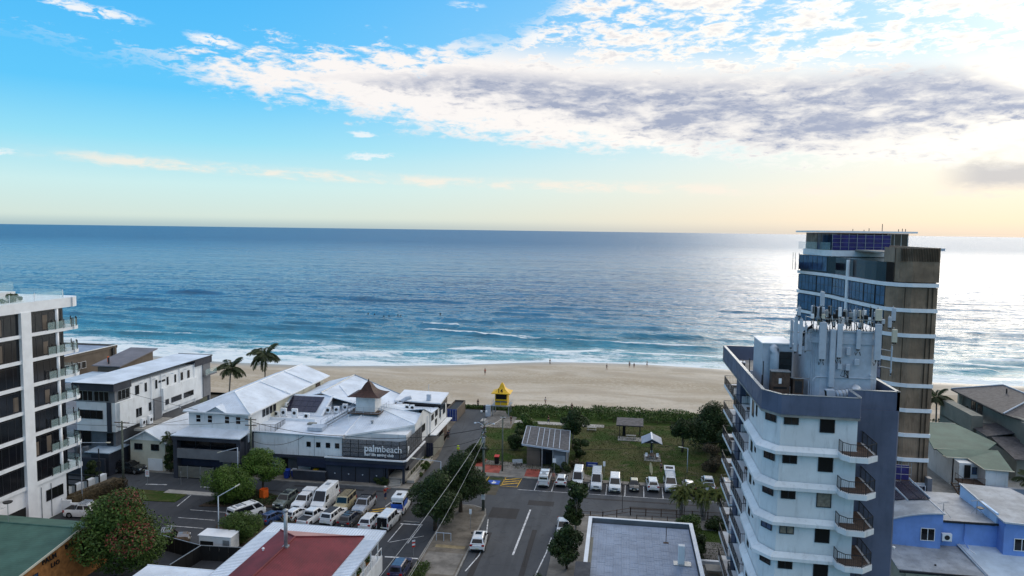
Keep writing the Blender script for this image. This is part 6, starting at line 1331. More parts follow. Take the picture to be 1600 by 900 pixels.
# ------------------------------------------------------------------ toilet block in the park
TB = thing('toilet_block', 'park toilet block with big tilted dark roof crossed by pale battens', 'toilet block', (-12.5, 130, 0))
B(-16.0, -13.6, 127.6, 136, 0, 3.7).build('wall', 'brown_grey', TB); B(-11.2, -8.9, 126.6, 135.6, 0, 3.7).build('wall', 'grey_wall', TB); B(-13.6, -11.2, 129.0, 135.6, 0, 3.7).build('recess_wall', 'charcoal', TB)
B(-11.0, -9.1, 126.48, 126.58, .3, 2.6).build('mural_panel', 'roof_grey', TB); 
for x_ in (-13.3, -8.75, -11.35): B(x_, x_ + .2, 126.2 - (x_ + 8) * .12, 126.4 - (x_ + 8) * .12, 0, 3.7).build('post', 'metal_grey', TB)
LF, RF, RBk, LB = Vector((-16.9, 128.0, 3.9)), Vector((-8.4, 125.4, 3.9)), Vector((-9.0, 136.6, 4.35)), Vector((-17.4, 138.6, 4.35))
MB().slab([tuple(LF), tuple(RF), tuple(RBk), tuple(LB)], .2).build('roof', 'roof_tile_y', TB)
m = MB()
for a_, b_ in ((LF, RF), (RF, RBk), (RBk, LB), (LB, LF)): d_ = b_ - a_; m.obox(a_ - Vector((0, 0, .26)), d_, d_.normalized().cross(Vector((0, 0, 1))) * .12, (0, 0, .3))
m.build('roof_edge', 'metal_light', TB)
for q_ in (.09, .30, .42, .54, .66, .79): a_ = LF.lerp(RF, q_) + Vector((0, .4, .03)); b_ = LB.lerp(RBk, q_) + Vector((0, -.5, .03)); MB().obox(a_, b_ - a_, (.1, 0, 0), (0, 0, .06)).build('roof_batten', 'metal_light', TB)
for x_ in (-12.7, -11.9): B(x_, x_ + .7, 128.9, 129.0, .1, 2.3).build('door', 'black', TB)
# picnic shelters and benches
s1 = thing('picnic_shelter', 'dark skillion-roofed picnic shelter on the lawn near the dune', 'shelter', (2.4, 149.5, .1))
MB().slab([(-.4, 148.0, 2.9), (5.0, 148.0, 2.9), (5.1, 152.2, 3.5), (-.3, 152.2, 3.5)], .12).build('roof', 'roof_tile', s1); MB().box(-.4, 5.0, 147.95, 148.0, 2.75, 2.95).build('gutter', 'metal_dark', s1)
for x_ in (.3, 4.4):
    for y_ in (148.5, 151.6): B(x_ - .06, x_ + .06, y_ - .06, y_ + .06, .1, 3.0).build('post', 'metal_dark', s1)
B(.9, 1.5, 150.5, 151.0, .1, 2.6).build('screen_panel', 'black', s1); B(.0, 4.8, 146.8, 149.6, .1, .16).build('concrete_slab', 'concrete', s1)
def picnic_table(loc, label, mt='timber', rz=0.):
    t = thing('picnic_table', label, 'picnic table', loc, 'picnic tables in the park', rz); MB().box(-1, 1, -.4, .4, .72, .78).build('table_top', mt, t, local=True)
    for s_ in (-1, 1): MB().box(-1, 1, s_ * .75 - .14, s_ * .75 + .14, .42, .46).build('seat', mt, t, local=True)
    for x_ in (-.75, .75): MB().box(x_ - .05, x_ + .05, -.8, .8, .36, .41).box(x_ - .04, x_ + .04, -.35, -.27, 0, .72).box(x_ - .04, x_ + .04, .27, .35, 0, .72).build('leg_frame', 'metal_grey', t, local=True)
    return t
picnic_table((2.6, 148.2, .15), 'pale picnic table under the dark skillion shelter', 'paving_light'); picnic_table((-5.5, 153.0, .1), 'grey picnic table by itself on the lawn behind the trees', 'concrete')
s2 = thing('picnic_shelter', 'small gabled picnic shelter with white ridge on the lawn', 'shelter', (6.3, 138, .1))
for a_, b_ in ((4.4, 6.3), (8.2, 6.3)): MB().slab([(a_, 136.6, 2.7), (b_, 136.6, 3.6), (b_, 141.2, 3.6), (a_, 141.2, 2.7)], .09).build('roof', 'roof_bluegrey', s2)
MB().box(6.15, 6.45, 136.5, 141.3, 3.58, 3.68).build('ridge_cap', 'trim_white', s2); MB().face((4.7, 136.75, 2.75), (7.9, 136.75, 2.75), (6.3, 136.75, 3.5)).build('gable', 'charcoal', s2); MB().lathe((6.3, 136.66, 3.0), [(.2, 0), (.2, .03)], 10).build('roundel', 'trim_white', s2)
for y_ in (137.2, 140.5): B(6.2, 6.4, y_ - .1, y_ + .1, .1, 3.3).build('post', 'metal_dark', s2)
B(4.9, 7.9, 134.4, 138.6, .1, .15).build('concrete_slab', 'concrete', s2); picnic_table((6.3, 136.0, .14), 'dark picnic table in front of the gabled shelter', 'timber', pi / 2)
for i, (x_, y_) in enumerate(((5.3, 136.0), (7.3, 136.0), (6.3, 137.6))):
    t = thing('seat', ['left pale seat at the gabled shelter table', 'right pale seat at the gabled shelter table', 'rear pale seat at the gabled shelter table'][i], 'seat', (x_, y_, .14), 'pale seats at the gabled shelter'); MB().box(-.22, .22, -.3, .3, .42, .47).build('seat', 'trim_white', t, local=True); MB().box(-.22, .22, .26, .3, .47, .95).build('backrest', 'trim_white', t, local=True); MB().box(-.05, .05, -.05, .05, 0, .42).build('leg', 'metal_grey', t, local=True)
# number 14 lifeguard tower
L4 = thing('lifeguard_tower', 'yellow lifeguard tower numbered 14 with tent-shaped roof at the lane end', 'lifeguard tower', (-26.3, 163, .1))
m = MB(); rings = []
for i in range(9): s_ = i / 8; rings.append((2.15 * ((1 - s_) ** 1.0) * (1 - .42 * math.sin(pi * s_)) + .05, 5.3 + 2.2 * s_ ** 1.1))
for hw, z_ in rings: m.v += [(-26.3 - hw, 163 - hw, z_), (-26.3 + hw, 163 - hw, z_), (-26.3 + hw, 163 + hw, z_), (-26.3 - hw, 163 + hw, z_)]
for i in range(8):
    for j in range(4): a_ = i * 4 + j; b_ = i * 4 + (j + 1) % 4; m.f.append((a_, b_, b_ + 4, a_ + 4))
m.f += [(3, 2, 1, 0), (32, 33, 34, 35)]; m.box(-28.45, -24.15, 160.85, 165.15, 5.18, 5.32); m.build('roof', 'yellow', L4)
lettering(L4, '14', (-27.05, 160.85, 5.55), (1, 0, 0), 1.25, 'black', .03, name='number')
B(-27.7, -24.9, 161.6, 164.4, 2.5, 5.2).build('cabin', 'yellow', L4, bevel=.03); B(-27.5, -25.1, 161.54, 161.6, 3.9, 5.0).build('front_window', 'glass', L4); B(-27.6, -25.0, 161.5, 161.6, 3.2, 3.5).build('sill', 'black', L4)
B(-28.4, -24.2, 160.9, 165, 2.35, 2.5).build('deck', 'metal_grey', L4); railing(L4, [(-28.3, 165, 2.5), (-28.3, 161, 2.5), (-24.3, 161, 2.5), (-24.3, 165, 2.5)], 1.0, 'metal_light', bal=False)
for x_ in (-28.1, -24.5):
    for y_ in (161.2, 164.7): B(x_ - .1, x_ + .1, y_ - .1, y_ + .1, 0, 2.4).build('leg', 'metal_grey', L4)
B(-29.6, -28.5, 160.2, 161.2, .1, 2.6).build('equipment_locker', 'metal_light', L4)

# ------------------------------------------------------------------ houses right of the bronze tower
TH_ = thing('house', 'large khaki rendered house with grey tiled roofs at the right edge', 'house', (74, 155, 0))
B(71.6, 84, 141.5, 167.6, -.1, 9.3).build('wall', 'khaki_wall', TH_); B(68.5, 71.6, 151, 167, -.1, 6.2).build('wall', 'khaki_wall', TH_)
MB().slab([(70.4, 146, 9.3), (70.4, 168, 9.3), (78.0, 162.5, 11.6), (78.0, 151, 11.6)], .2).build('roof_slope', 'roof_tile_y', TH_); MB().slab([(70.4, 168, 9.3), (85.6, 168, 9.3), (78, 162.5, 11.6)], .2).build('roof_slope', 'roof_tile', TH_)
MB().slab([(70.4, 146, 9.3), (72.0, 141, 9.2), (86, 141, 9.2), (78, 151, 11.6)], .2).build('roof_slope', 'roof_tile', TH_); MB().slab([(85.6, 146, 9.3), (78, 151, 11.6), (78, 162.5, 11.6), (85.6, 168, 9.3)], .2).build('roof_slope', 'roof_tile_y', TH_)
MB().tube([(70.4, 146, 9.4), (78, 151, 11.68)], .14, 6).tube([(78, 151, 11.68), (78, 162.5, 11.68)], .14, 6).tube([(70.4, 168, 9.4), (78, 162.5, 11.68)], .14, 6).build('ridge_cap', 'metal_light', TH_)
MB().box(70.3, 70.45, 146, 168, 9.0, 9.25).build('gutter', 'trim_dark', TH_); MB().tube([(76, 157, 10.6), (76, 157, 12)], .15, 8).build('roof_vent', 'metal_dark', TH_)
B(66.6, 68.6, 149.5, 163.5, 4.6, 7.9).build('balcony_wall', 'khaki_wall', TH_); B(66.6, 71.6, 149.5, 163.5, -.1, 4.8).build('wall', 'khaki_wall', TH_); B(70.7, 71.3, 164.8, 165.4, 6.2, 9.3).build('column', 'cream_wall', TH_)
for y_ in (156.5, 159.2): window(TH_, (71.56, y_ + 2, 6.7), (0, -1, 0), 2.0, 2.3, (-1, 0, 0), mull=2, glass='glass_brown')
MB().slab([(67.0, 144.2, 5.4), (71.8, 144.2, 6.3), (71.8, 150.8, 6.5), (67.0, 150.8, 5.6)], .15).build('lower_roof', 'roof_tile', TH_); B(67.4, 71.6, 144.5, 150.5, -.1, 5.4).build('wall', 'khaki_wall', TH_)
for y_ in (144.5, 150.4): MB().tube([(67.3, y_, 0), (67.3, y_, 5.5)], .07, 6).build('downpipe', 'trim_dark', TH_)
MB().slab([(66.8, 133.8, 4.3), (82, 133.8, 4.3), (82, 144, 6.2), (67.6, 144, 5.4)], .16).build('lower_roof', 'roof_tile', TH_); B(67.6, 81, 134.8, 144, -.1, 4.3).build('wall', 'khaki_wall', TH_); window(TH_, (70.5, 134.76, 2.0), (1, 0, 0), 2.0, 1.3, (0, -1, 0), mull=2, glass='glass_blue')
B(71.2, 73.5, 139, 141.5, -.1, 9.0).build('bay', 'khaki_wall', TH_)
GH2 = thing('house', 'white house under a stepped green metal roof with small timber deck', 'house', (58, 130, 0))
B(55.8, 62, 130.5, 145, -.1, 4.9).build('wall', 'white_wall', GH2); B(58.6, 62.0, 125.8, 131, -.1, 4.5).build('wall', 'white_wall', GH2)
MB().slab([(53.8, 133.6, 5.4), (62.0, 133.6, 5.4), (65.5, 137.5, 6.0), (62.5, 146.5, 6.9), (56.2, 146.5, 6.9)], .15).build('roof_slope', 'roof_green', GH2); MB().slab([(54.5, 130.4, 5.0), (57.8, 130.4, 5.0), (58.2, 125.6, 4.7), (62.4, 125.2, 4.7), (64.0, 133.8, 5.7), (54.0, 133.8, 5.6)], .14).build('roof_slope', 'roof_green', GH2)
m = MB(); pts_ = [(54.3, 131.2, 5.0), (54.5, 130.3, 5.0), (57.8, 130.3, 5.0), (58.2, 125.5, 4.7), (62.5, 125.1, 4.7)]
m.tube(pts_, .1, 6); m.tube([(53.8, 133.5, 5.5), (62.0, 133.5, 5.5)], .09, 6); m.tube([(56.2, 146.6, 6.9), (62.5, 146.6, 6.9)], .09, 6); m.build('gutter', 'cream_wall', GH2)
B(56.6, 57.5, 128.35, 128.5, 2.2, 4.4).build('door', 'black', GH2); B(55.8, 58.7, 128.5, 131, -.1, 4.7).build('wall', 'white_wall', GH2); window(GH2, (57.75, 128.46, 2.9), (1, 0, 0), .75, 1.2, (0, -1, 0), glass='glass_blue')
B(55.2, 58.6, 125.6, 128.5, 1.9, 2.1).build('deck', 'timber', GH2); B(55.3, 58.5, 125.7, 125.8, 0, 1.9).build('deck_skirt', 'timber', GH2); railing(GH2, [(55.2, 128.3, 2.1), (55.2, 125.7, 2.1), (58.6, 125.7, 2.1)], 1.0, 'timber', bal=False)
st = MB()
for s_ in (0, 1.1): st.obox((54.9 - s_, 126.5, 1.9), (-.2, -6, -1.9), (.08, 0, 0), (0, 0, .25))
for i in range(9): st.box(53.75, 54.95, 126.2 - i * .66, 126.5 - i * .66, 1.8 - i * .21, 1.86 - i * .21)
st.build('stair', 'timber', GH2); B(56.2, 63.5, 123.6, 124.4, 0, 2.4).build('garden_wall', 'roof_bluegrey', GH2)
# blue house with low roofs and solar panels
BH = thing('house', 'bright blue house with curved pale roofs and rooftop solar panels', 'house', (40, 98, 0))
B(32.0, 38.6, 92.5, 101.5, 0, 7.5).build('wall', 'blue_wall', BH); B(38.6, 45.2, 93.4, 102, 0, 7.4).build('wall', 'blue_wall', BH); B(45.2, 52, 91.8, 101, 0, 8.2).build('wall', 'blue_wall', BH)
m = MB(); cv = [(32.0 + 6.75 * i / 8, 7.45 + 1.45 * math.sin(pi / 2 * i / 8) ** .8) for i in range(9)]
for (xa, za), (xb, zb) in zip(cv[:-1], cv[1:]): m.slab([(xa, 92.3, za), (xb, 92.3, zb), (xb, 103.5, zb + .1), (xa, 103.5, za + .1)], .12)
m.build('curved_roof', 'roof_grey', BH); m = MB()
for (xa, za), (xb, zb) in zip(cv[:-1], cv[1:]): m.face((xa, 92.48, 7.0), (xb, 92.48, 7.0), (xb, 92.48, zb - .1), (xa, 92.48, za - .1))
m.face((38.61, 92.48, 7.0), (38.61, 103, 7.0), (38.61, 103, 8.8), (38.61, 92.48, 8.8)); m.build('gable_wall', 'blue_wall', BH)
m = MB()
for (xa, za), (xb, zb) in zip(cv[:-1], cv[1:]): m.obox((xa, 92.22, za - .1), (xb - xa, 0, zb - za), (0, .1, 0), (0, 0, .16))
m.obox((38.75, 92.2, 8.78), (0, 11.3, .1), (.1, 0, 0), (0, 0, .18)); m.build('roof_edge', 'metal_light', BH)
MB().slab([(38.8, 93.2, 7.75), (45.2, 93.2, 7.75), (45.2, 104.4, 7.5), (38.8, 104.4, 7.5)], .12).build('middle_roof', 'roof_grey', BH); MB().box(38.7, 45.2, 93.1, 93.22, 7.55, 7.8).build('gutter', 'trim_dark', BH)
MB().slab([(45.1, 91.5, 8.7), (52.5, 91.5, 8.4), (53.5, 96, 8.6), (51, 102.8, 9.1), (45.0, 103.2, 9.3)], .12).build('right_roof', 'roof_grey', BH); B(45.0, 45.25, 93.4, 103, 7.4, 9.0).build('upstand_wall', 'blue_wall_lt', BH); B(45.25, 52, 91.7, 101.5, 8.0, 8.42).build('wall', 'blue_wall', BH)
MB().obox((45.0, 91.4, 8.55), (0, 11.8, .6), (-.1, 0, 0), (0, 0, .2)).obox((45.0, 91.4, 8.55), (7.5, 0, -.3), (0, -.1, 0), (0, 0, .2)).build('roof_edge', 'metal_light', BH)
window(BH, (36.3, 92.47, 5.4), (1, 0, 0), 1.6, 1.55, (0, -1, 0), mull=2, frame='trim_white'); window(BH, (46.3, 91.77, 5.2), (1, 0, 0), 1.7, 1.5, (0, -1, 0), mull=2, frame='trim_white')
MB().slab([(32.0, 87.0, 4.0), (41.6, 86.6, 4.0), (41.2, 96, 4.8), (32.0, 93.2, 4.8)], .14).build('lower_roof', 'roof_grey', BH); MB().slab([(41.2, 86.6, 4.1), (54, 86.2, 4.1), (54, 96, 4.9), (40.8, 93.6, 4.9)], .14).build('lower_roof', 'roof_lightblue', BH)
MB().box(32, 41.6, 86.5, 86.62, 3.8, 4.05).build('gutter', 'trim_dark', BH); MB().obox((41.3, 86.5, 4.05), (-.3, 7.5, .8), (.12, 0, 0), (0, 0, .14)).build('roof_edge', 'metal_light', BH); B(33, 53, 87.4, 92.6, 0, 3.8).build('wall', 'cream_wall', BH)
for i in range(3): window(BH, (34.2 + i * 2.6, 87.37, 1.8), (1, 0, 0), 1.8, 1.4, (0, -1, 0), mull=2)
for r in range(6):
    for c in range(4):
        if c < 2 and r == 5: pass
        x_ = 33.6 + c * 1.28 + (.15 if c > 1 else 0); q_ = (x_ - 32) / 6.75; zz = 7.45 + 1.45 * math.sin(pi / 2 * min(1, q_)) ** .8
        MB().obox((x_, 96.6 + r * 1.12 - (.0 if c > 1 else -.4), zz + .18), (1.24, 0, .10), (0, 1.08, .03), (0, 0, .05)).build('solar_panel', 'solar', BH)
m = MB()
for x_ in (33.55, 36.2, 38.75): m.obox((x_ - .02, 96.5, 8.15 + (x_ - 33.5) * .2), (.07, 0, 0), (0, 6.9, .2), (0, 0, .2))
m.build('panel_rail', 'metal_light', BH)
for i, (x_, y_, z_) in enumerate(((39.6, 94.6, 7.7), (44.0, 96.0, 7.8))):
    t = thing('television_aerial', ['spiky television aerial on the middle grey roof beside the blue gable', 'satellite dish and aerial against the pale blue upstand'][i], 'aerial', (x_, y_, z_)); MB().tube([(0, 0, 0), (0, 0, 1.7)], .04, 5).tube([(-.5, .2, 0), (0, 0, 1.0), (.8, -.2, 0)], .03, 4).build('mast', 'metal_grey', t, local=True)
    mm = MB().tube([(-.7, 0, 1.6), (.6, 0, 1.9)], .03, 4)
    for k in range(6): mm.tube([(-.6 + k * .22, -.35, 1.62 + k * .05), (-.6 + k * .22, .35, 1.62 + k * .05)], .02, 4)
    mm.build('element', 'metal_grey', t, local=True)
    if i: MB().lathe((.3, -.2, .7), [(.06, 0), (.35, .1), (.45, .22)], 12).build('dish', 'metal_dark', t, local=True)
ac_unit((39.4, 92.9, 5.3), 'air conditioner on a bracket beside the blue gable', 1.1, .9, .45, 0, 'air conditioners on the blue house'); MB().tube([(41.8, 92.2, 4.6), (41.5, 93.2, 5.4), (41.6, 93.3, 7.5)], .07, 6).build('downpipe', 'blue_wall', BH); MB().tube([(41.6, 92.8, 4.75), (42.0, 91.2, 4.65)], .08, 6).build('spreader_pipe', 'trim_white', BH)
MB().tube([(39.7, 101.5, 7.5), (39.7, 101.5, 9.2)], .04, 5).build('vent_pipe', 'metal_grey', BH); MB().lathe((36.5, 88.4, 4.1), [(.12, 0), (.12, .15), (.02, .2)], 8).build('roof_vent', 'black', BH)
pg = thing('pergola', 'pale slatted pergola at the foot of the slate wall', 'pergola', (30, 84, 0))
for i in range(16): MB().obox((27.6 + i * .48, 84.6, 3.0), (.12, 0, 0), (1.2, -4.5, 0), (0, 0, .2)).build('slat', 'trim_white', pg)
MB().box(27.4, 36.5, 84.5, 84.65, 2.8, 3.0).build('beam', 'timber', pg)
for x_ in (28, 35.5): MB().box(x_, x_ + .12, 84.5, 84.62, 0, 2.8).build('post', 'timber', pg)
fl_ = thing('flood_light', 'small pale flood light standing off the slate wall', 'light', (24.6, 68.5, 14)); MB().tube([(-.5, 0, 0), (0, 0, 0)], .04, 5).build('bracket', 'metal_dark', fl_, local=True); MB().lathe((0.1, 0, -.1), [(.05, 0), (.16, .06), (.16, .2), (.05, .26)], 10).build('lamp', 'trim_white', fl_, local=True)
# ------------------------------------------------------------------ vehicles (front faces local -Y)
def vehicle(label, cat, loc, rz, col, typ, group=None, roof=None, trim='metal_dark', sc=1.04, name=None, extras=(), cabcol=None):
    SP = dict(   # L, W, belt, roof, hood front z, hood rear z, windscreen base/top y, rear top/base y, tumble, tray
        hatch=(4.2, 1.78, .98, 1.50, .78, .97, -1.05, -.25, 1.45, 2.0, .20, 0),
        suv=(4.6, 1.88, 1.08, 1.70, .95, 1.07, -1.10, -.45, 1.75, 2.2, .20, 0),
        wagon=(4.85, 1.9, 1.12, 1.78, 1.0, 1.12, -1.15, -.55, 2.05, 2.38, .16, 0),
        sedan=(4.8, 1.85, .95, 1.43, .78, .95, -1.05, -.2, 1.1, 2.0, .24, 0),
        ute=(5.3, 1.86, 1.12, 1.78, 1.0, 1.12, -1.25, -.65, .75, .95, .17, 1),
        van=(5.9, 2.0, 1.35, 2.65, 1.05, 1.35, -2.2, -1.35, 2.85, 2.93, .13, 0),
        hiace=(4.95, 1.85, 1.15, 2.05, .95, 1.14, -2.25, -1.35, 2.3, 2.45, .12, 0),
        minivan=(5.1, 1.92, 1.12, 1.92, .95, 1.12, -1.65, -.75, 2.3, 2.5, .14, 0),
        troopy=(5.1, 1.85, 1.2, 2.05, 1.12, 1.18, -1.15, -.85, 2.42, 2.5, .07, 0))
    L, Wd, belt, rf, hf, hr, wb, wt_, rt, rb, tum, tray = SP[typ]; h = L / 2; w2 = Wd / 2
    nm = name or dict(van='white_van' if False else 'panel_van', hiace='van', minivan='van', ute='utility_truck', troopy='four_wheel_drive', hatch='hatchback_car', suv='sports_utility_car', wagon='wagon_car', sedan='sedan_car')[typ]
    t = thing(nm, label, cat, loc, group, rz); t.scale = (sc, sc, sc)
    # lower body, lofted front to back with wheel arches cut as steps in the sill line
    ax = (-h + .85 if typ not in ('van', 'hiace') else -h + .95, h - (.85 if typ != 'van' else 1.1)); wr = .34 if typ in ('hatch', 'sedan') else .39
    sts = sorted(set([-h, -h + .06, -h + .22, wb - .02, wb + .2, 0, rb - .3, h - .2, h - .05, h] + [a + s * wr * k for a in ax for s in (-1, 1) for k in (1.22, .85, .4)]))
    m = MB(); n = 0
    def topz(y):
        if y < wb: return hf + (hr - hf) * max(0, min(1, (y + h) / (wb + h + 1e-6))) ** .6
        if tray and y > rb: return belt - .02
        return belt
    def wid(y): e = min(y + h, h - y); return w2 * (1 - .13 * max(0, 1 - e / .35) ** 1.6)
    for y in sts:
        zb = .24
        for a in ax:
            d = abs(y - a) / (wr * 1.22)
            if d < 1: zb = max(zb, .24 + (wr * 1.22 + .12) * math.sqrt(1 - d * d))
        zt = topz(y); e = min(y + h, h - y)
        if e < .06: zt = zt - .18; zb = max(zb, .32)
        elif e < .25: zt -= .05
        wq = wid(y); zm = max(zb + .02, zt - .30)
        ring = [(-wq * .96, zb), (-wq, max(zb + .01, .55)), (-wq * .985, zm), (-wq * .90, zt), (0, zt + .035), (wq * .90, zt), (wq * .985, zm), (wq, max(zb + .01, .55)), (wq * .96, zb)]
        m.v += [(x, y, z) for x, z in ring]
    k = 9
    for i in range(len(sts) - 1):
        for j in range(k - 1): a = i * k + j; m.f.append((a, a + k, a + k + 1, a + 1))
        a = i * k; m.f.append((a + 8, a + 8 + k, a + k, a))
    m.f.append(tuple(range(k))); m.f.append(tuple((len(sts) - 1) * k + j for j in range(k - 1, -1, -1)))
    body = m.build('body', col, t, local=True, smooth=False)
    # cabin: pillars and roof in body colour, glazing panels let into it
    cb = MB(); wl = w2 * .90; wr_ = wl - tum
    b_ = [(-wl, wb, belt), (wl, wb, belt), (wl, rb, belt), (-wl, rb, belt)]; tp = [(-wr_, wt_, rf - .05), (wr_, wt_, rf - .05), (wr_, rt, rf - .05), (-wr_, rt, rf - .05)]
    t2 = [(-wr_ + .12, wt_ + .14, rf), (wr_ - .12, wt_ + .14, rf), (wr_ - .12, rt - .12, rf), (-wr_ + .12, rt - .12, rf)]
    cb.v = b_ + tp + t2
    for j in range(4): j2 = (j + 1) % 4; cb.f += [(j, j2, 4 + j2, 4 + j), (4 + j, 4 + j2, 8 + j2, 8 + j)]
    cb.f += [(8, 9, 10, 11)]; cb.build('cabin', cabcol or col, t, local=True)
    if roof: MB().box(-wr_ + .1, wr_ - .1, wt_ + .2, rt - .15, rf, rf + .03).build('roof_panel', roof, t, local=True)
    def glaze(a, b, c, d, nm_, ins=(.07, .1), out=.012):
        a, b, c, d = map(Vector, (a, b, c, d)); u0, u1, v0, v1 = ins[0], 1 - ins[0], ins[1], 1 - ins[1]
        f = lambda u, v: a.lerp(b, u).lerp(d.lerp(c, u), v); n_ = (b - a).cross(d - a).normalized() * out
        MB().face(f(u0, v0) + n_, f(u1, v0) + n_, f(u1, v1) + n_, f(u0, v1) + n_).build(nm_, 'glass', t, local=True)
    glaze(b_[0], b_[1], tp[1], tp[0], 'windscreen', (.06, .06)); 
    glaze(b_[2], b_[3], tp[3], tp[2], 'rear_window', (.09, .16) if typ not in ('van', 'hiace') else (.09, .3))
    segs = {'van': [(0, .24)], 'hiace': [(0.02, .26), (.29, .97)], 'minivan': [(.0, .3), (.32, .62), (.65, .97)], 'troopy': [(0, .27), (.3, .62), (.65, .98)], 'ute': [(0, .46), (.52, .96)]}.get(typ, [(0.0, .36), (.39, .70), (.74, .97)])
    for sd_ in (-1, 1):
        for u0, u1 in segs:
            lo0 = Vector((sd_ * wl, wb, belt)); lo1 = Vector((sd_ * wl, rb, belt)); h0 = Vector((sd_ * wr_, wt_, rf - .05)); h1 = Vector((sd_ * wr_, rt, rf - .05))
            a = lo0.lerp(lo1, u0 + .02); b = lo0.lerp(lo1, u1); c = h0.lerp(h1, u1); d = h0.lerp(h1, max(u0, 0.02))
            z0_ = .10 if typ != 'van' else .06; z1_ = .86 if typ != 'van' else .5
            q = [a.lerp(d, z0_), b.lerp(c, z0_), b.lerp(c, z1_), a.lerp(d, z1_)]; o_ = Vector((sd_ * .012, 0, 0)); q = [p + o_ for p in q]
            if sd_ < 0: q = q[::-1]
            MB().face(*q).build('side_window', 'glass', t, local=True)
    if typ == 'van': 
        for sd_ in (-1, 1): x_ = sd_ * (wl - tum * .45 + .015); MB().box(min(x_, x_ - sd_ * .02), max(x_, x_ - sd_ * .02), 1.7, 2.5, 1.75, 2.25).build('side_window', 'glass', t, local=True)
    for a in ax:
        for s in (-1, 1):
            x_ = s * (w2 - .11); wh = MB(); wh.v = []; k = 14
            pr = [(wr * .62, -.11), (wr * .96, -.11), (wr, -.07), (wr, .07), (wr * .96, .11), (wr * .62, .11)]
            for r, o in pr:
                for j in range(k): an = 2 * pi * j / k; wh.v.append((x_ + o, a + r * cos(an), wr + r * sin(an)))
            for i in range(len(pr) - 1):
                for j in range(k): q = i * k + j; q2 = i * k + (j + 1) % k; wh.f.append((q, q2, q2 + k, q + k))
            wo_ = wh.build('wheel', 'rubber', t, local=True, smooth=True)
            rm = MB()
            for r, o in ((.02, .085), (wr * .62, .07), (wr * .62, -.07)):
                for j in range(k): an = 2 * pi * j / k; rm.v.append((x_ + s * o, a + r * cos(an), wr + r * sin(an)))
            for i in range(2):
                for j in range(k): q = i * k + j; q2 = i * k + (j + 1) % k; rm.f.append((q, q2, q2 + k, q + k))
            rm.build('rim', 'rim', wo_, local=True)
    for s in (-1, 1):
        x0, x1 = sorted((s * w2 * .50, s * w2 * .86)); MB().box(x0, x1, -h - .012, -h + .16, hf - .26, hf - .09).build('headlight', 'lamp_white', t, local=True)
        if tray: x0, x1 = sorted((s * w2 * .86, s * w2 * .97)); MB().box(x0, x1, h - .1, h + .015, .75, 1.05).build('tail_light', 'lamp_red', t, local=True)
        else: x0, x1 = sorted((s * w2 * (.60 if typ in ('hatch', 'suv', 'sedan') else .82), s * w2 * .93)); MB().box(x0, x1, h - .14, h + .014, belt - .22 - (.25 if typ in ('van', 'hiace', 'troopy') else 0), belt - .06).build('tail_light', 'lamp_red', t, local=True)
        MB().box(*sorted((s * (w2 * .93), s * (w2 * .93 + .2))), wb + .18, wb + .30, belt + .02, belt + .2).build('wing_mirror', trim, t, local=True)
    MB().box(-w2 * .45, w2 * .45, -h - .014, -h + .1, hf - .30, hf - .12).build('grille', 'black', t, local=True)
    MB().box(-w2 * .80, w2 * .80, -h - .03, -h + .12, .30, .50).build('front_bumper', 'black' if typ in ('van', 'troopy', 'ute', 'hiace') else 'metal_dark', t, local=True)
    MB().box(-w2 * .82, w2 * .82, h - .12, h + .03, .30, .50).build('rear_bumper', 'black', t, local=True)
    MB().box(-.2, .2, -h - .045, -h - .03, .42, .54).build('number_plate', 'plate', t, local=True); MB().box(-.2, .2, h + .03, h + .045, .56, .68).build('number_plate', 'plate', t, local=True)
    for s in (-1, 1):
        for yy in (wb + .35 + (0 if typ != 'van' else .5), ): MB().box(*sorted((s * w2 * .985, s * (w2 * .985 + .012))), .2, .35, belt - .22, belt - .18).build('door_handle', trim, t, local=True)
    if tray:
        if 'canopy' in extras or 'white_canopy' in extras:
            MB().prism([(-w2 * .9, rb + .05), (w2 * .9, rb + .05), (w2 * .9, h - .06), (-w2 * .9, h - .06)], belt - .02, rf + .03).build('canopy', 'metal_dark' if 'canopy' in extras else col, t, local=True, bevel=.06)
            for s in (-1, 1): MB().box(*sorted((s * w2 * .9, s * (w2 * .9 + .015))), rb + .3, h - .35, belt + .15, rf - .12).build('canopy_window', 'glass', t, local=True)
        else:
            MB().box(-w2 * .78, w2 * .78, rb + .15, h - .12, belt - .01, belt + .035).build('tray_cover', 'metal_dark' if 'cover' in extras else 'black', t, local=True)
            for s in (-1, 1): MB().tube([(s * w2 * .8, rb + .1, belt), (s * w2 * .78, rb + .15, rf - .1), (-s * 0, rb + .15, rf - .1)], .03, 5).build('sports_bar', 'metal_grey', t, local=True)
    if 'rack' in extras:
        m = MB(); n_ = max(4, int((rt - wt_) / .38))
        for i in range(n_ + 1): y_ = wt_ + .2 + (rt - wt_ - .35) * i / n_; m.box(-wr_, wr_, y_ - .025, y_ + .025, rf + .1, rf + .14)
        for s in (-1, 1): m.box(*sorted((s * wr_, s * (wr_ - .05))), wt_ + .15, rt - .1, rf + .08, rf + .2)
        for s in (-1, 1):
            for y_ in (wt_ + .3, rt - .3): m.box(*sorted((s * wr_, s * (wr_ - .05))), y_, y_ + .05, rf - .04, rf + .1)
        m.build('roof_rack', 'metal_dark' if 'darkrack' in extras else 'metal_light', t, local=True)
    if 'bars' in extras:
        for i in range(3): y_ = wt_ + .4 + i * (rt - wt_ - .8) / 2; MB().box(-wr_, wr_, y_ - .03, y_ + .03, rf + .03, rf + .08).build('roof_bar', 'metal_dark', t, local=True)
    if 'sunroof' in extras: MB().box(-wr_ * .6, wr_ * .6, wt_ + .35, wt_ + 1.15, rf + .002, rf + .02).build('sunroof', 'glass', t, local=True)
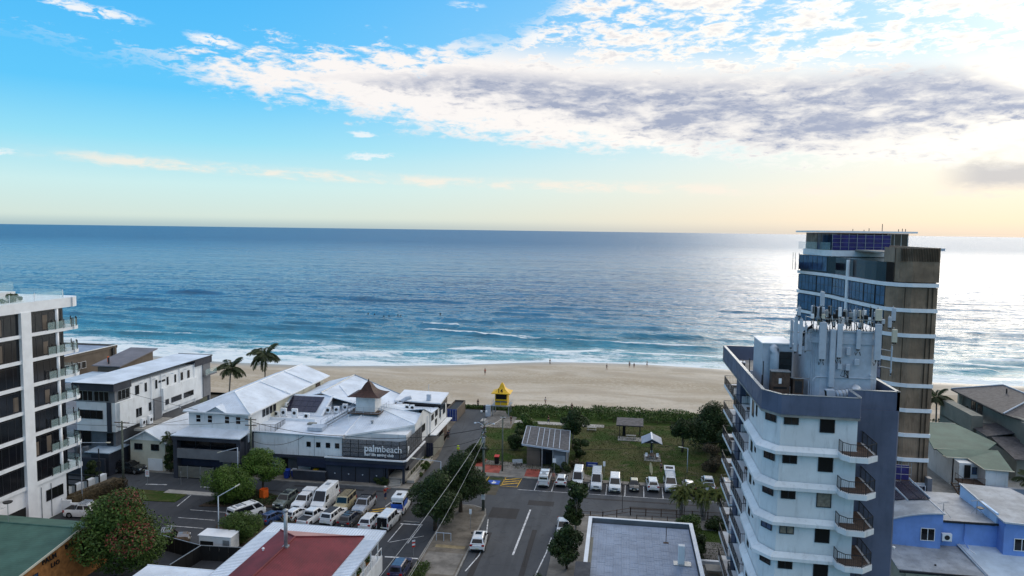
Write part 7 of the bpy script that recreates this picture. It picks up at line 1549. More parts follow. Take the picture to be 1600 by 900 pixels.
    if 'hatchup' in extras:
        MB().obox((-w2 * .85, rt, rf), (w2 * 1.7, 0, 0), (0, 1.1, .42), (0, 0, .09)).build('raised_tailgate', col, t, local=True); MB().obox((-w2 * .6, rt + .3, rf + .20), (w2 * 1.2, 0, 0), (0, .5, .19), (0, 0, .03)).build('tailgate_window', 'glass', t, local=True)
    if 'vent' in extras: MB().box(-.3, .3, .8, 1.4, rf, rf + .09).build('roof_vent', 'metal_grey', t, local=True)
    if 'doors_open' in extras: MB().box(-w2 * .75, -.03, h + .01, h + .03, .7, rf - .2).build('rear_door', 'glass', t, local=True); MB().box(.03, w2 * .75, h + .01, h + .03, .5, rf - .2).build('rear_door', 'black', t, local=True)
    if 'blue_panels' in extras:
        MB().box(-w2 * .85, w2 * .85, h - .01 + .02, h + .035, .95, 1.55).build('rear_banner', 'line_blue', t, local=True)
        for s in (-1, 1): MB().box(*sorted((s * (w2 * .93), s * (w2 * .96))), .3, h - .3, 1.1, rf - .25).build('side_panel', 'line_blue', t, local=True)
        MB().box(-w2 * .9, w2 * .9, -.3, h - .1, rf - .1, rf + .35).build('camper_roof', col, t, local=True, bevel=.1); MB().box(-.3, .3, .9, 1.5, rf + .35, rf + .42).build('roof_vent', 'metal_dark', t, local=True)
    return t
WH = paint('white', (.70, .71, .72)); WH2 = paint('white_cool', (.60, .63, .67)); GRN = paint('green_grey', (.10, .12, .105)); BEI = paint('beige', (.42, .36, .22)); SIL = paint('silver', (.36, .38, .42), .3)
BLU = paint('blue', (.02, .05, .14)); DGR = paint('dark_grey', (.05, .052, .058)); BLK = paint('black', (.012, .012, .014)); NAV = paint('navy', (.03, .035, .09)); CRM = paint('cream', (.55, .50, .32)); BRN = paint('brown', (.16, .11, .07))
WHd = 'paint_white'; PK = 'vehicles nosed into the park-side bays'; LOT = 'vehicles in the car park'
# park-side row, left to right
vehicle('white high-roofed camper with roof vents, leftmost of the park-side row', 'camper', (-11.9, 119.4, 0), pi, WHd, 'hiace', PK, extras=('vent', 'bars'))
vehicle('small white hatchback second from the left in the park-side row', 'car', (-9.1, 119.8, 0), pi, WHd, 'hatch', PK)
vehicle('plain white panel van third in the park-side row, behind the slender tree', 'van', (-6.4, 120.4, 0), 0, WHd, 'van', PK, sc=.92)
vehicle('white van with a roof rack and black bumper in the park-side row', 'van', (-3.3, 119.7, 0), 0, WHd, 'van', PK, extras=('rack',), sc=.95)
vehicle('white people-mover facing the road with plain roof in the park-side row', 'van', (-.3, 119.2, 0), 0, WHd, 'minivan', PK, sc=1.05)
vehicle('small black car with a yellowish roof in the park-side row', 'car', (2.8, 119.6, 0), 0, 'paint_black', 'hatch', PK, roof='paint_cream', cabcol='paint_black', sc=.93)
vehicle('white compact sports utility car parked nose-in below the yellow surfboard', 'car', (5.8, 120.4, 0), pi + .03, WHd, 'suv', PK)
vehicle('white van with raised tailgate and ladder rack in the park-side row', 'van', (8.7, 121.0, 0), 0, 'paint_white', 'minivan', PK, extras=('hatchup', 'rack'), sc=1.08)
vehicle('white hatchback right of the van with the raised tailgate', 'car', (11.7, 120.9, 0), pi + .06, WHd, 'hatch', PK)
vehicle('white utility with tray seen over the cane palms', 'utility truck', (14.9, 122.2, 0), pi, 'paint_white_cool', 'ute', PK)
vehicle('silver car half hidden by the white tower, last of the park-side row', 'car', (18.0, 122.4, 0), pi, 'paint_silver', 'suv', PK)
# car park, far row (noses to the camera)
vehicle('green-grey wagon with roof bars at the left of the far car park row', 'car', (-49.6, 102.6, 0), -.05, 'paint_green_grey', 'wagon', LOT, extras=('bars', 'sunroof'))
vehicle('white twin-cab utility with white canopy beside the green-grey wagon', 'utility truck', (-46.7, 102.8, 0), 0, WHd, 'ute', LOT, extras=('white_canopy',), sc=1.1)
vehicle('large white high-roofed panel van with a side window', 'van', (-43.6, 103.2, 0), 0, WHd, 'van', LOT, extras=('vent',), sc=1.12)
vehicle('beige old four-wheel drive with a dark roof rack', 'four-wheel drive', (-40.3, 102.6, 0), 0, 'paint_beige', 'troopy', LOT, extras=('rack', 'darkrack'), sc=1.06)
vehicle('silver twin-cab utility with black canopy beside the yellow hatching', 'utility truck', (-37.3, 102.8, 0), 0, 'paint_silver', 'ute', LOT, extras=('canopy', 'bars'), sc=1.1)
# car park, near row (tails to the camera)
vehicle('white van with long side windows at the left of the parked cluster', 'van', (-52.8, 96.6, 0), pi - R(27), WHd, 'hiace', LOT, extras=('bars', 'vent'), sc=1.1)
vehicle('small dark blue hatchback beside the spiky plant', 'car', (-48.6, 96.4, 0), pi - R(20), 'paint_blue', 'hatch', LOT, sc=.98)
vehicle('white small car partly hidden by the spiky plant', 'car', (-46.0, 98.2, 0), pi - .2, WHd, 'hatch', LOT, sc=.95)
vehicle('white twin-cab utility with silver tray cover in the near row', 'utility truck', (-43.1, 97.4, 0), pi - R(9), WHd, 'ute', LOT, extras=('cover',))
vehicle('white four-wheel drive with black roof mat in the near row', 'four-wheel drive', (-40.2, 98.2, 0), pi - R(6), WHd, 'wagon', LOT, roof='metal_dark', sc=1.06)
vehicle('dark grey sports utility car between white ones in the near row', 'car', (-37.4, 97.5, 0), pi - R(6), 'paint_dark_grey', 'suv', LOT, extras=('bars',))
vehicle('white sports utility car beside the white four-wheel drive with open rear doors', 'car', (-34.4, 97.3, 0), pi - R(3), WHd, 'suv', LOT)
vehicle('white old four-wheel drive with its dark rear doors open', 'four-wheel drive', (-31.9, 98.1, 0), pi - R(4), WHd, 'troopy', LOT, extras=('doors_open',))
vehicle('white camper van with blue side and rear panels', 'camper van', (-31.9, 104.2, 0), pi + R(2), WHd, 'hiace', LOT, extras=('blue_panels',), sc=1.12, name='camper_van')
# elsewhere
vehicle('black sports utility car parked across the footpath by the pale garage house', 'car', (-82.2, 111.6, .05), pi / 2, 'paint_black', 'suv', sc=1.15)
vehicle('white utility with ladder racks behind the green roof', 'utility truck', (-75.6, 93.2, 0), pi / 2 + .1, WHd, 'ute', extras=('rack', 'bars'), sc=1.1)
vehicle('brown twin-cab utility with roof rack beside the flowering tree', 'utility truck', (-58.6, 86.6, 0), pi / 2 + .45, 'paint_brown', 'ute', extras=('rack', 'cover'), sc=1.05)
vehicle('dark blue sports utility car next to the red-roofed building', 'car', (-25.9, 84.0, 0), pi, 'paint_navy', 'suv', roof='glass_blue')
vehicle('white sports utility car with black sunroof parked at the kerb of the main street', 'car', (-18.0, 93.6, 0), pi + .08, WHd, 'suv', extras=('sunroof',), sc=1.08)
vehicle('white utility half hidden between the two dark street trees', 'utility truck', (-7.2, 100.0, 0), .05, WHd, 'ute')
bv = thing('box_van', 'white box trailer van with sign on its rear beside the round dark tree', 'box van', (-50.6, 85.4, 0), rz=.0)
MB().box(-2.1, 2.3, -1.0, 1.1, .6, 2.6).build('box_body', 'paint_white', bv, local=True, bevel=.08); MB().box(-2.2, 2.4, -1.1, 1.2, 2.6, 2.66).build('roof', 'trim_white', bv, local=True, bevel=.02); MB().box(-1.9, -.1, -1.03, -1.0, 1.2, 1.9).build('side_hatch', 'black', bv, local=True)
MB().box(1.2, 2.1, -1.03, -1.0, .8, 2.2).build('door', 'metal_grey', bv, local=True)
for x_ in (-1.2, 1.3):
    for y_ in (-.9, .8): m = MB().lathe((0, 0, 0), [(.36, 0), (.36, .2)], 12); m.v = [(x_ + x, y_ + z, .36 + y) for x, y, z in m.v]; m.build('wheel', 'rubber', bv, local=True)
# ------------------------------------------------------------------ poles, cables, signs, fences, people
def power_pole(loc, h, label, arms=((1.2, .6),), mat='wood_pole', r=.17, armdir=(1, 0, 0)):
    t = thing('power_pole', label, 'power pole', loc, 'timber power poles'); MB().tube([(0, 0, 0), (0, 0, h)], [r * 1.15, r * .8], 10).build('pole', mat, t, local=True, smooth=True)
    d = Vector(armdir)
    for w_, dz in arms:
        MB().obox(Vector((0, -.07, h - dz)) - d * w_, d * 2 * w_, (0, .12, 0) if abs(d.x) > .5 else (.12, 0, 0), (0, 0, .12)).build('crossarm', 'timber', t, local=True)
        for k in (-1, -.45, .45, 1): q = d * w_ * k * .95; MB().lathe((q.x, q.y, h - dz + .12), [(.03, 0), (.07, .04), (.03, .1), (.07, .14), (.02, .2)], 8).build('insulator', 'metal_light', t, local=True)
    return t
pa_ = power_pole((-19.7, 105.6, .1), 13.2, 'tallest timber power pole on the street corner with transformer fittings', ((1.6, .35), (1.2, 1.4)), armdir=(0, 1, 0), r=.2)
MB().box(-.28, .28, -.32, -.18, 1.7, 2.5).build('white_marker', 'trim_white', pa_, local=True); MB().lathe((0, -.3, 10.4), [(.25, 0), (.28, .1), (.28, .8), (.2, .9)], 10).build('transformer', 'metal_grey', pa_, local=True)
for z_ in (11.2, 11.9, 12.6, 9.4): MB().box(-.35, .35, -.3, .3, z_, z_ + .12).build('bracket', 'metal_dark', pa_, local=True)
for s_ in (-1, 1): MB().tube([(0, 0, 12.9), (s_ * .9, .2, 13.3), (s_ * 1.4, .3, 13.2)], .04, 5).lathe((s_ * 1.4, .3, 13.1), [(.1, 0), (.22, .05), (.05, .2)], 8).build('lamp_arm', 'metal_light', pa_, local=True)
power_pole((-19.8, 123.8, .1), 9.8, 'slim timber pole standing on the red paving by the toilet block', ((.4, .5),), r=.14)
pc_ = power_pole((-77.6, 103.9, .1), 11.0, 'timber power pole in front of the small gabled house', ((1.3, .3), (.9, 1.0)), armdir=(1, 0, 0))
pd_ = power_pole((-60.6, 112.8, .1), 10.2, 'timber power pole in front of the white club wall with boxes and cables', ((1.0, .4), (1.0, 1.4)))
MB().box(-1.1, -.3, -.3, .2, 6.0, 7.3).build('transformer_box', 'metal_light', pd_, local=True, bevel=.05); MB().box(-.2, .9, -.25, .05, 4.6, 4.8).box(.2, .7, -.3, .1, 4.2, 4.7).build('fitting', 'metal_grey', pd_, local=True)
def cable(a, b, sag, r, label, mat='black', k=14):
    a, b = Vector(a), Vector(b); mid = (a + b) / 2; t = thing('overhead_cable', label, 'cable', tuple(a), 'overhead cables')
    MB().tube([a.lerp(b, i / k) + Vector((0, 0, -4 * sag * (i / k) * (1 - i / k))) for i in range(k + 1)], r, 5).build('strand', mat, t); return t
cable((-19.7, 105.6, 12.6), (-45.2, 114.3, 7.6), .9, .045, 'black cable from the corner pole to the club screen')
cable((-45.2, 114.3, 7.6), (-60.5, 112.8, 9.6), .5, .045, 'black cable from the club screen to the pole at the club wall')
cable((-60.5, 112.8, 6.4), (-51.9, 114.3, 7.2), 1.1, .035, 'sagging cable looped from the pole to the white club wall')
cable((-19.7, 105.6, 12.0), (-24.6, 66, 5.6), .7, .035, 'thick pale service cable running down from the corner pole', 'metal_grey')
cable((-19.5, 105.6, 11.2), (-21.0, 66, 6.0), .8, .022, 'thin pale cable right of the thick service cable', 'metal_grey')
cable((-20.3, 105.6, 12.8), (-19.8, 123.8, 9.6), .4, .03, 'cable from the corner pole to the slim pole on the red paving', 'metal_grey')
cable((-19.6, 105.6, 11.4), (-34.3, 119, 5.2), .9, .03, 'lower cable from the corner pole towards the club entry')
cable((-77.6, 103.9, 10.8), (-60.5, 112.8, 9.8), .5, .03, 'cable between the two poles left of the club')
cable((-77.6, 103.9, 10.5), (-96, 104.5, 10.6), .5, .03, 'cable running left from the gabled-house pole')
cable((-77.8, 103.9, 10.3), (-72.0, 113.0, 9.4), .3, .03, 'short cable from the gabled-house pole to the long hall')
cable((-19.6, 105.7, 9.4), (24, 128, 7.4), .9, .03, 'long thin black cable crossing the park towards the white tower')
cable((-60.7, 112.8, 10.0), (-84, 113, 13.6), .4, .03, 'thin cable from the club-wall pole up to the flat-roofed house')
def street_lamp(loc, h, reach, label, tilt=.18, mat='metal_light', r=.07):
    t = thing('street_lamp', label, 'street lamp', loc, 'street lamps'); rx_, ry_ = reach; MB().tube([(0, 0, 0), (0, 0, h)], [r * 1.3, r], 8).build('pole', mat, t, local=True, smooth=True)
    L_ = math.hypot(rx_, ry_); MB().tube([(0, 0, h - .02), (rx_, ry_, h + L_ * tilt)], r * .75, 6).build('arm', mat, t, local=True)
    d = Vector((rx_, ry_, L_ * tilt)).normalized(); e = Vector((rx_, ry_, h + L_ * tilt)); s_ = Vector((-d.y, d.x, 0)).normalized()
    MB().obox(e - s_ * .14 - Vector((0, 0, .04)), d * .7, s_ * .28, (0, 0, .12)).build('lamp_head', 'cream_wall', t, local=True, bevel=.03); return t
street_lamp((-51.8, 87.6, 0), 6.6, (1.7, 1.2), 'grey street lamp standing beside the white box van', .45)
street_lamp((-60.9, 109.0, .1), 6.2, (-2.6, -.4), 'street lamp leaning over the street by the round tree', -.28)
street_lamp((-79.0, 96.6, .1), 9.6, (4.0, .2), 'tall street lamp with a long flat arm over the courtyard pergola', .03, r=.06)
street_lamp((-26.0, 104.6, .1), 7.4, (-3.9, .2), 'street lamp with a flat arm rising from the big corner tree', .03, r=.05)
street_lamp((12.1, 128.9, .1), 4.4, (-.9, .0), 'park lamp on a slim pole below the dark tree', .1, r=.05)
t = thing('signal_pole', 'slim dark pole standing behind the hedge near the pergola', 'pole', (-80.7, 102.5, .1)); MB().tube([(0, 0, 0), (0, 0, 6.8)], .09, 8).build('pole', 'metal_dark', t, local=True); MB().box(-.25, .25, -.12, .12, 3.9, 4.8).build('control_box', 'metal_dark', t, local=True)
t = thing('tall_pole', 'thin dark pole at the edge of the park-side bays', 'pole', (.9, 108.9, .1)); MB().tube([(0, 0, 0), (0, 0, 5.6)], .045, 6).build('pole', 'metal_dark', t, local=True); MB().box(-.1, .1, -.1, .1, 0, .06).build('foot', 'metal_dark', t, local=True)
def sign(loc, h, label, w_=.45, hh_=.6, mat='trim_white', post='metal_grey', rz=0., writing=None):
    t = thing('road_sign', label, 'sign', loc, 'small signs on posts', rz); MB().tube([(0, 0, 0), (0, 0, h)], .035, 6).build('post', post, t, local=True); MB().box(-w_ / 2, w_ / 2, -.05, -.03, h - hh_, h + .03).build('panel', mat, t, local=True)
    if writing: 
        for i in range(2): MB().box(-w_ * .32, w_ * .32, -.056, -.05, h - hh_ * (.35 + i * .3), h - hh_ * (.25 + i * .3)).build('marking', writing, t, local=True)
    return t
sign((-10.6, 122.2, .1), 3.3, 'white parking sign between the camper and the toilet block', .55, .7)
sign((-2.2, 123.4, .1), 2.9, 'small white sign behind the row between van and people-mover', .4, .8)
sign((-20.1, 98.1, .1), 3.0, 'white sign on the footpath above the white kerbside car', .35, .7)
sign((-74.9, 106.0, .1), 2.6, 'pinkish white sign across the street beside the black car', .7, 1.1, writing='red')
sign((-70.0, 107.5, .1), 2.2, 'thin grey post with tiny plate by the street', .15, .3, 'metal_grey')
sign((-82.0, 89.5, .1), 3.6, 'white sign on a post by the curved garden wall', .6, .9, writing='metal_dark')
t = thing('park_sign', 'wide blue sign board standing on the lawn behind the white vans', 'sign', (-4.4, 127.0, .1)); MB().box(-1.0, 1.0, -.04, .04, .7, 1.5).build('board', 'blue_container', t, local=True)
for s_ in (-1, 1): MB().box(s_ * 1.0 - .06, s_ * 1.0 + .06, -.06, .06, 0, 1.5).build('post', 'charcoal_blue', t, local=True)
MB().box(-.7, .7, -.05, -.04, 1.0, 1.12).build('marking', 'metal_light', t, local=True)
t = thing('hazard_marker', 'red and white striped marker on a post in the car park end bay', 'marker', (-25.6, 88.8, 0)); MB().tube([(0, 0, 0), (0, 0, 2.2)], .03, 6).build('post', 'metal_grey', t, local=True)
for i in range(4): MB().obox((-.2, -.04, 1.2 + i * .24), (.4, 0, .1), (0, .03, 0), (0, 0, .22)).build('stripe', 'trim_white' if i % 2 else 'red', t, local=True)
t = thing('wheel_stop', 'worn concrete wheel stop at the end of the marked bay', 'wheel stop', (-29.0, 99.4, 0)); MB().box(-1.2, 1.2, -.1, .1, 0, .16).build('block', 'concrete', t, local=True, bevel=.03)
t = thing('tree_guard', 'pale tubular hoop guard beside the corner footpath', 'guard rail', (-22.9, 93.9, .1)); 
for x_ in (-1.0, 0, 1.0): MB().tube([(x_, 0, 0), (x_, 0, 1.15)], .05, 6).build('post', 'metal_light', t, local=True)
MB().tube([(-1, 0, 1.1), (1, 0, 1.1)], .05, 6).build('rail', 'metal_light', t, local=True)
# barrier, bins, cones, bench
t = thing('orange_barrier', 'orange plastic barrier wrapped round the tree foot', 'barrier', (-54.0, 104.3, .1)); 
for a_ in range(5): q_ = a_ * 1.2566; MB().obox((cos(q_) * .7, sin(q_) * .7, .15), (cos(q_ + 1.2566) * .7 - cos(q_) * .7, sin(q_ + 1.2566) * .7 - sin(q_) * .7, 0), (.02, .02, 0), (0, 0, 1.3)).build('panel', 'orange', t, local=True)
def wheelie(loc, label, mat, lid, group='wheelie bins', s=1.):
    t = thing('wheelie_bin', label, 'bin', loc, group); t.scale = (s, s, s); m = MB(); m.v = [(-.24, -.26, .08), (.24, -.26, .08), (.24, .24, .08), (-.24, .24, .08), (-.3, -.34, 1.0), (.3, -.34, 1.0), (.3, .34, 1.0), (-.3, .34, 1.0)]
    m.f = [(3, 2, 1, 0), (4, 5, 6, 7), (0, 1, 5, 4), (1, 2, 6, 5), (2, 3, 7, 6), (3, 0, 4, 7)]; m.build('body', mat, t, local=True); MB().obox((-.32, -.38, 1.0), (.64, 0, 0), (0, .76, .08), (0, 0, .06)).build('lid', lid, t, local=True)
    for x_ in (-.26, .2): MB().tube([(x_, .28, .12), (x_ + .06, .28, .12)], .12, 10).build('wheel', 'rubber', t, local=True)
    return t
wheelie((-54.6, 113.4, .12), 'taller blue wheelie bin by the dark club wall', 'blue_bin', 'blue_bin', s=1.35); wheelie((-53.7, 114.2, .12), 'blue wheelie bin behind, against the navy panel', 'blue_bin', 'metal_light', s=1.2)
wheelie((-47.6 - 2.6, 115.0, .12), 'yellow bin standing above the low dark wall', 'yellow', 'yellow', s=1.2)
wheelie((-21.4, 127.6, .12), 'black bin with a red lid beside the slim pole', 'black', 'red', s=1.35)
wheelie((-30.6, 164.9, .12), 'dark bin at the beach end of the lane', 'metal_dark', 'black', s=1.2)
t = thing('traffic_cone', 'orange traffic cone with white band at the driveway', 'cone', (-63.4, 110.6, .12)); MB().lathe((0, 0, 0), [(.3, 0), (.3, .04), (.2, .05), (.12, .45), (.05, .8)], 12).build('cone', 'orange', t, local=True); MB().lathe((0, 0, .3), [(.16, 0), (.105, .25)], 12).build('band', 'trim_white', t, local=True)
t = thing('park_bench', 'dark angled bench board on the paving left of the toilet block', 'bench', (-17.6, 127.4, .12), rz=.3); MB().box(-.9, .9, -.25, .25, .42, .48).build('seat', 'metal_grey', t, local=True); MB().obox((-.9, .22, .48), (1.8, 0, 0), (0, .18, .5), (0, .05, 0)).build('backrest', 'metal_grey', t, local=True)
for x_ in (-.7, .7): MB().box(x_ - .04, x_ + .04, -.2, .2, 0, .42).build('leg', 'metal_dark', t, local=True)
def rail_fence(pts, label, mat='timber', h=1.2, step=2.2, rails=(.55, 1.1), pr=.07):
    t = thing('rail_fence', label, 'fence', (*pts[0], .1)); o = Vector((*pts[0], .1))
    for a_, b_ in zip(pts[:-1], pts[1:]):
        a3, b3 = Vector((*a_, .1)) - o, Vector((*b_, .1)) - o; L_ = (b3 - a3).length; n_ = max(1, int(round(L_ / step)))
        for i in range(n_ + 1): q = a3.lerp(b3, i / n_); MB().box(q.x - pr, q.x + pr, q.y - pr, q.y + pr, 0, h).build('post', mat, t, local=True)
        for z_ in rails: MB().tube([a3 + Vector((0, 0, z_)), b3 + Vector((0, 0, z_))], pr * .55, 5).build('rail', mat, t, local=True)
    return t
rail_fence([(-5.5, 104.9), (-1.9, 105.2), (2.1, 107.6), (20, 108.2)], 'dark timber rail fence running along the road to the cane palms')
rail_fence([(-23.6, 127.0), (-3, 125.0), (23, 125.4)], 'low dark wire fence along the park edge behind the parked row', 'metal_dark', .9, 3.0, (.8,), .035)
rail_fence([(3.0, 106.2), (14, 106.6)], 'second lower rail in front of the road fence', 'timber', .7, 2.4, (.6,), .05)
rail_fence([(-1, 160.6), (24, 160.2), (50, 159)], 'dark post and wire fence in front of the dune scrub', 'timber', .9, 3.0, (.5, .85), .045)
rail_fence([(-25.6, 131), (-27.9, 154)], 'thin pale rail along the edge of the lane', 'metal_grey', .9, 2.6, (.85,), .035)
t = thing('pool_fence', 'black vertical-bar fence below the white tower courtyard', 'fence', (10.2, 94.8, .1)); railing(t, [(10.2, 94.6, .1), (18, 94.2, .1)], 1.4, 'metal_dark', pitch=.16, name='bars'); B(10.2, 18, 92.8, 93.3, 0, .6).build('white_kerb_wall', 'trim_white', t)
t = thing('garden_table', 'pale square garden table on the courtyard at the tower foot', 'table', (12.0, 90.6, .1)); MB().box(-.9, .9, -.9, .9, .6, .72).build('table_top', 'paving_light', t, local=True)
for x_, y_ in ((-.8, -.8), (.8, -.8), (-.8, .8), (.8, .8)): MB().box(x_ - .05, x_ + .05, y_ - .05, y_ + .05, 0, .6).build('leg', 'metal_grey', t, local=True)
for i, x_ in enumerate((4.0, 8.4)):
    t = thing('garden_sign', ['left small pale board in the garden behind the grey flat roof', 'right small pale board in the garden behind the grey flat roof'][i], 'sign', (x_, 101.4, .1)); MB().box(-.35, .35, -.03, .03, .3, .9).build('board', 'cream_wall', t, local=True); MB().box(-.03, .03, 0, .06, 0, .3).build('post', 'metal_grey', t, local=True)
t = thing('board_pile', 'small heap of pale boards by the fence end', 'boards', (-.6, 102.6, .1)); 
for i in range(4): MB().obox((-.8 + i * .1, -.3 + .1 * i, .05 + .07 * i), (1.5, .2, 0), (-.05, .3, 0), (0, 0, .06)).build('board', 'trim_white', t, local=True)
t = thing('light_mast', 'grey mast with pale lights halfway along the lane', 'light mast', (-27.4, 146.5, .1)); MB().tube([(0, 0, 0), (0, 0, 4.6)], .08, 6).build('mast', 'metal_grey', t, local=True)
t['label'] = 'grey mast with pale lights halfway along the lane'
for s_ in (-1, 0, 1): MB().box(s_ * .5 - .18, s_ * .5 + .18, -.2, .1, 4.5, 4.8).build('lamp_head', 'trim_white' if s_ else 'metal_dark', t, local=True)

# people ------------------------------------------------------------
def skin_body(name, joints, bones, mat, parent, sub=1):
    me = bpy.data.meshes.new(name); keys = list(joints); idx = {k: i for i, k in enumerate(keys)}
    me.from_pydata([joints[k][0] for k in keys], [(idx[a], idx[b]) for a, b in bones], []); me.materials.append(_M[mat] if isinstance(mat, str) else mat)
    o = bpy.data.objects.new(name, me); COL.objects.link(o); o.parent = parent
    md = o.modifiers.new('skin', 'SKIN'); md.use_smooth_shade = True
    sv = me.skin_vertices[0].data if me.skin_vertices else None
    if sv is None:
        bpy.context.view_layer.objects.active = o; sv = me.skin_vertices[0].data
    for k in keys: r = joints[k][1]; sv[idx[k]].radius = (r, r)
    sv[0].use_root = True
    s_ = o.modifiers.new('subd', 'SUBSURF'); s_.levels = sub; s_.render_levels = sub
    return o
def person(loc, label, rz, shirt, shorts, pose='stand', hat=None, cap='hair_dark', sc=1.0, long_=False):
    t = thing('person', label, 'person', loc, 'people around the beach and streets', rz); t.scale = (sc,) * 3
    st_ = {'stand': (.04, -.04), 'walk': (.26, -.24)}.get(pose, (.04, -.04)); ar = {'walk': (-.2, .2), 'stand': (.02, .02), 'point': (.0, .02)}.get(pose, (0, 0))
    J = {'pelvis': ((0, 0, .95), .13), 'waist': ((0, 0, 1.10), .115), 'chest': ((0, -.01, 1.32), .145), 'neck': ((0, 0, 1.49), .055), 'chin': ((0, -.02, 1.56), .07), 'head': ((0, -.01, 1.66), .095), 'crown': ((0, 0, 1.73), .075)}
    for s, n, d, a in ((-1, 'l', st_[0], ar[0]), (1, 'r', st_[1], ar[1])):
        J['hip' + n] = ((s * .1, 0, .90), .10); J['knee' + n] = ((s * .11, -d * .5 - .02, .50), .06); J['ankle' + n] = ((s * .11, -d, .09), .042); J['toe' + n] = ((s * .12, -d - .16, .04), .035)
        J['sh' + n] = ((s * .19, 0, 1.42), .06)
        if pose == 'point' and s > 0: J['el' + n] = ((s * .45, -.1, 1.36), .042); J['wr' + n] = ((s * .70, -.2, 1.36), .03); J['ha' + n] = ((s * .80, -.22, 1.36), .032)
        else: J['el' + n] = ((s * .25, -a * .5 + .02, 1.13), .042); J['wr' + n] = ((s * .25, -a - .06, .88), .03); J['ha' + n] = ((s * .25, -a - .09, .79), .032)
    bones = [('pelvis', 'waist'), ('waist', 'chest'), ('chest', 'neck'), ('neck', 'chin'), ('chin', 'head'), ('head', 'crown')]
    for n in 'lr': bones += [('pelvis', 'hip' + n), ('hip' + n, 'knee' + n), ('knee' + n, 'ankle' + n), ('ankle' + n, 'toe' + n), ('chest', 'sh' + n), ('sh' + n, 'el' + n), ('el' + n, 'wr' + n), ('wr' + n, 'ha' + n)]
    skin_body('body', J, bones, 'skin', t, 2)
    g = 1.22; C = {k: (J[k][0], J[k][1] * g) for k in ('waist', 'chest', 'shl', 'shr')}; C['base'] = ((0, 0, 1.0), .155)
    for n in 'lr': C['sl' + n] = (tuple(Vector(J['sh' + n][0]).lerp(Vector(J['el' + n][0]), .6 if not long_ else 1.0)), .062)
    skin_body('shirt', {k: C[k] for k in ('base', 'waist', 'chest', 'shl', 'shr', 'sll', 'slr')}, [('base', 'waist'), ('waist', 'chest'), ('chest', 'shl'), ('chest', 'shr'), ('shl', 'sll'), ('shr', 'slr')], shirt, t)
    D = {'top': ((0, 0, 1.0), .16), 'pel': ((0, 0, .92), .165)}
    for n in 'lr': D['h' + n] = (J['hip' + n][0], .125); D['k' + n] = (tuple(Vector(J['hip' + n][0]).lerp(Vector(J['knee' + n][0] if not long_ else J['ankle' + n][0]), .85)), .085 if not long_ else .065)
    if long_:
        for n in 'lr': D['m' + n] = (J['knee' + n][0], .085)
        bs = [('top', 'pel')] + [x for n in 'lr' for x in (('pel', 'h' + n), ('h' + n, 'm' + n), ('m' + n, 'k' + n))]
    else: bs = [('top', 'pel')] + [x for n in 'lr' for x in (('pel', 'h' + n), ('h' + n, 'k' + n))]
    skin_body('trousers' if long_ else 'shorts', D, bs, shorts, t)
    MB().lathe((0, .005, 1.66), [(.088, -.02), (.112, .03), (.105, .08), (.06, .135), (.01, .145)], 10).build('hat' if hat else 'hair', hat or cap, t, local=True, smooth=True)
    if hat: MB().lathe((0, -.02, 1.70), [(.18, 0), (.18, .012)], 12).build('hat_brim', hat, t, local=True)
    MB().box(-.045, -.02, -.118, -.1, 1.645, 1.66).box(.02, .045, -.118, -.1, 1.645, 1.66).box(-.03, .03, -.112, -.095, 1.565, 1.575).build('face', 'black', t, local=True)
    return t
M('hair_dark', (.02, .014, .01), .8, 0); M('hair_fair', (.25, .17, .08), .8, 0)
M('cloth_black', (.015, .015, .02), .9, .1); M('cloth_navy', (.02, .03, .08), .9, .1); M('cloth_red', (.35, .03, .025), .9, .1); M('cloth_hivis', (.55, .75, .03), .9, .1); M('cloth_white', (.6, .6, .6), .9, .05); M('cloth_pink', (.45, .18, .16), .9, .1); M('cloth_grey', (.14, .14, .15), .9, .1)
person((-38.5, 207, SL + .62), 'person in dark red standing alone high on the sand', .3, 'cloth_red', 'cloth_black', 'stand', sc=1.1)
person((-21.9, 230, SL + .15), 'person in black walking at the wet sand below the left swell', 1.3, 'cloth_black', 'cloth_black', 'walk', sc=1.1, long_=True)
person((-3.9, 223.5, SL + .4), 'person in grey walking alone on the middle of the sand', 1.2, 'cloth_grey', 'cloth_black', 'walk', sc=1.1)
person((3.0, 229.9, SL + .2), 'taller of two people standing together at the water edge', .2, 'cloth_navy', 'cloth_black', 'stand', sc=1.12)
person((4.4, 229.4, SL + .2), 'shorter of two people standing together at the water edge', -.4, 'cloth_black', 'cloth_navy', 'stand', sc=.95)
person((8.5, 233, SL + .1), 'person in black walking right of the pair at the water edge', -1.4, 'cloth_black', 'cloth_black', 'walk', sc=1.1)
person((-29.4, 131.4, 0), 'worker in a bright yellow-green vest walking down the lane', 2.9, 'cloth_hivis', 'cloth_navy', 'walk', hat='cloth_hivis', sc=1.08, long_=True)
person((-35.6, 107.6, 0), 'worker in red with a white hard hat behind the black-canopied utility', 1.0, 'cloth_red', 'cloth_navy', 'point', hat='cloth_white', sc=1.15, long_=True)
person((-32.9, 168.2, .2), 'person in black standing at the top of the lane looking at the beach', 3.1, 'cloth_black', 'cloth_black', 'stand', sc=1.1, long_=True)
person((-33.6, 141.2, .1), 'person in dark clothes beside the timber screen', .4, 'cloth_navy', 'cloth_black', 'stand', sc=1.08, long_=True)
person((-36.1, 139.0, .1), 'person in a white shirt under the club awning', -.6, 'cloth_white', 'cloth_black', 'stand', sc=1.08, long_=True)
person((-17.2, 171, .8), 'person in pale clothes beside the beach entry', 1.2, 'cloth_white', 'cloth_grey', 'walk', sc=1.08)
person((-10.6, 165.8, .9), 'person in black behind the dune scrub above the toilet block', .2, 'cloth_black', 'cloth_black', 'stand', sc=1.1)
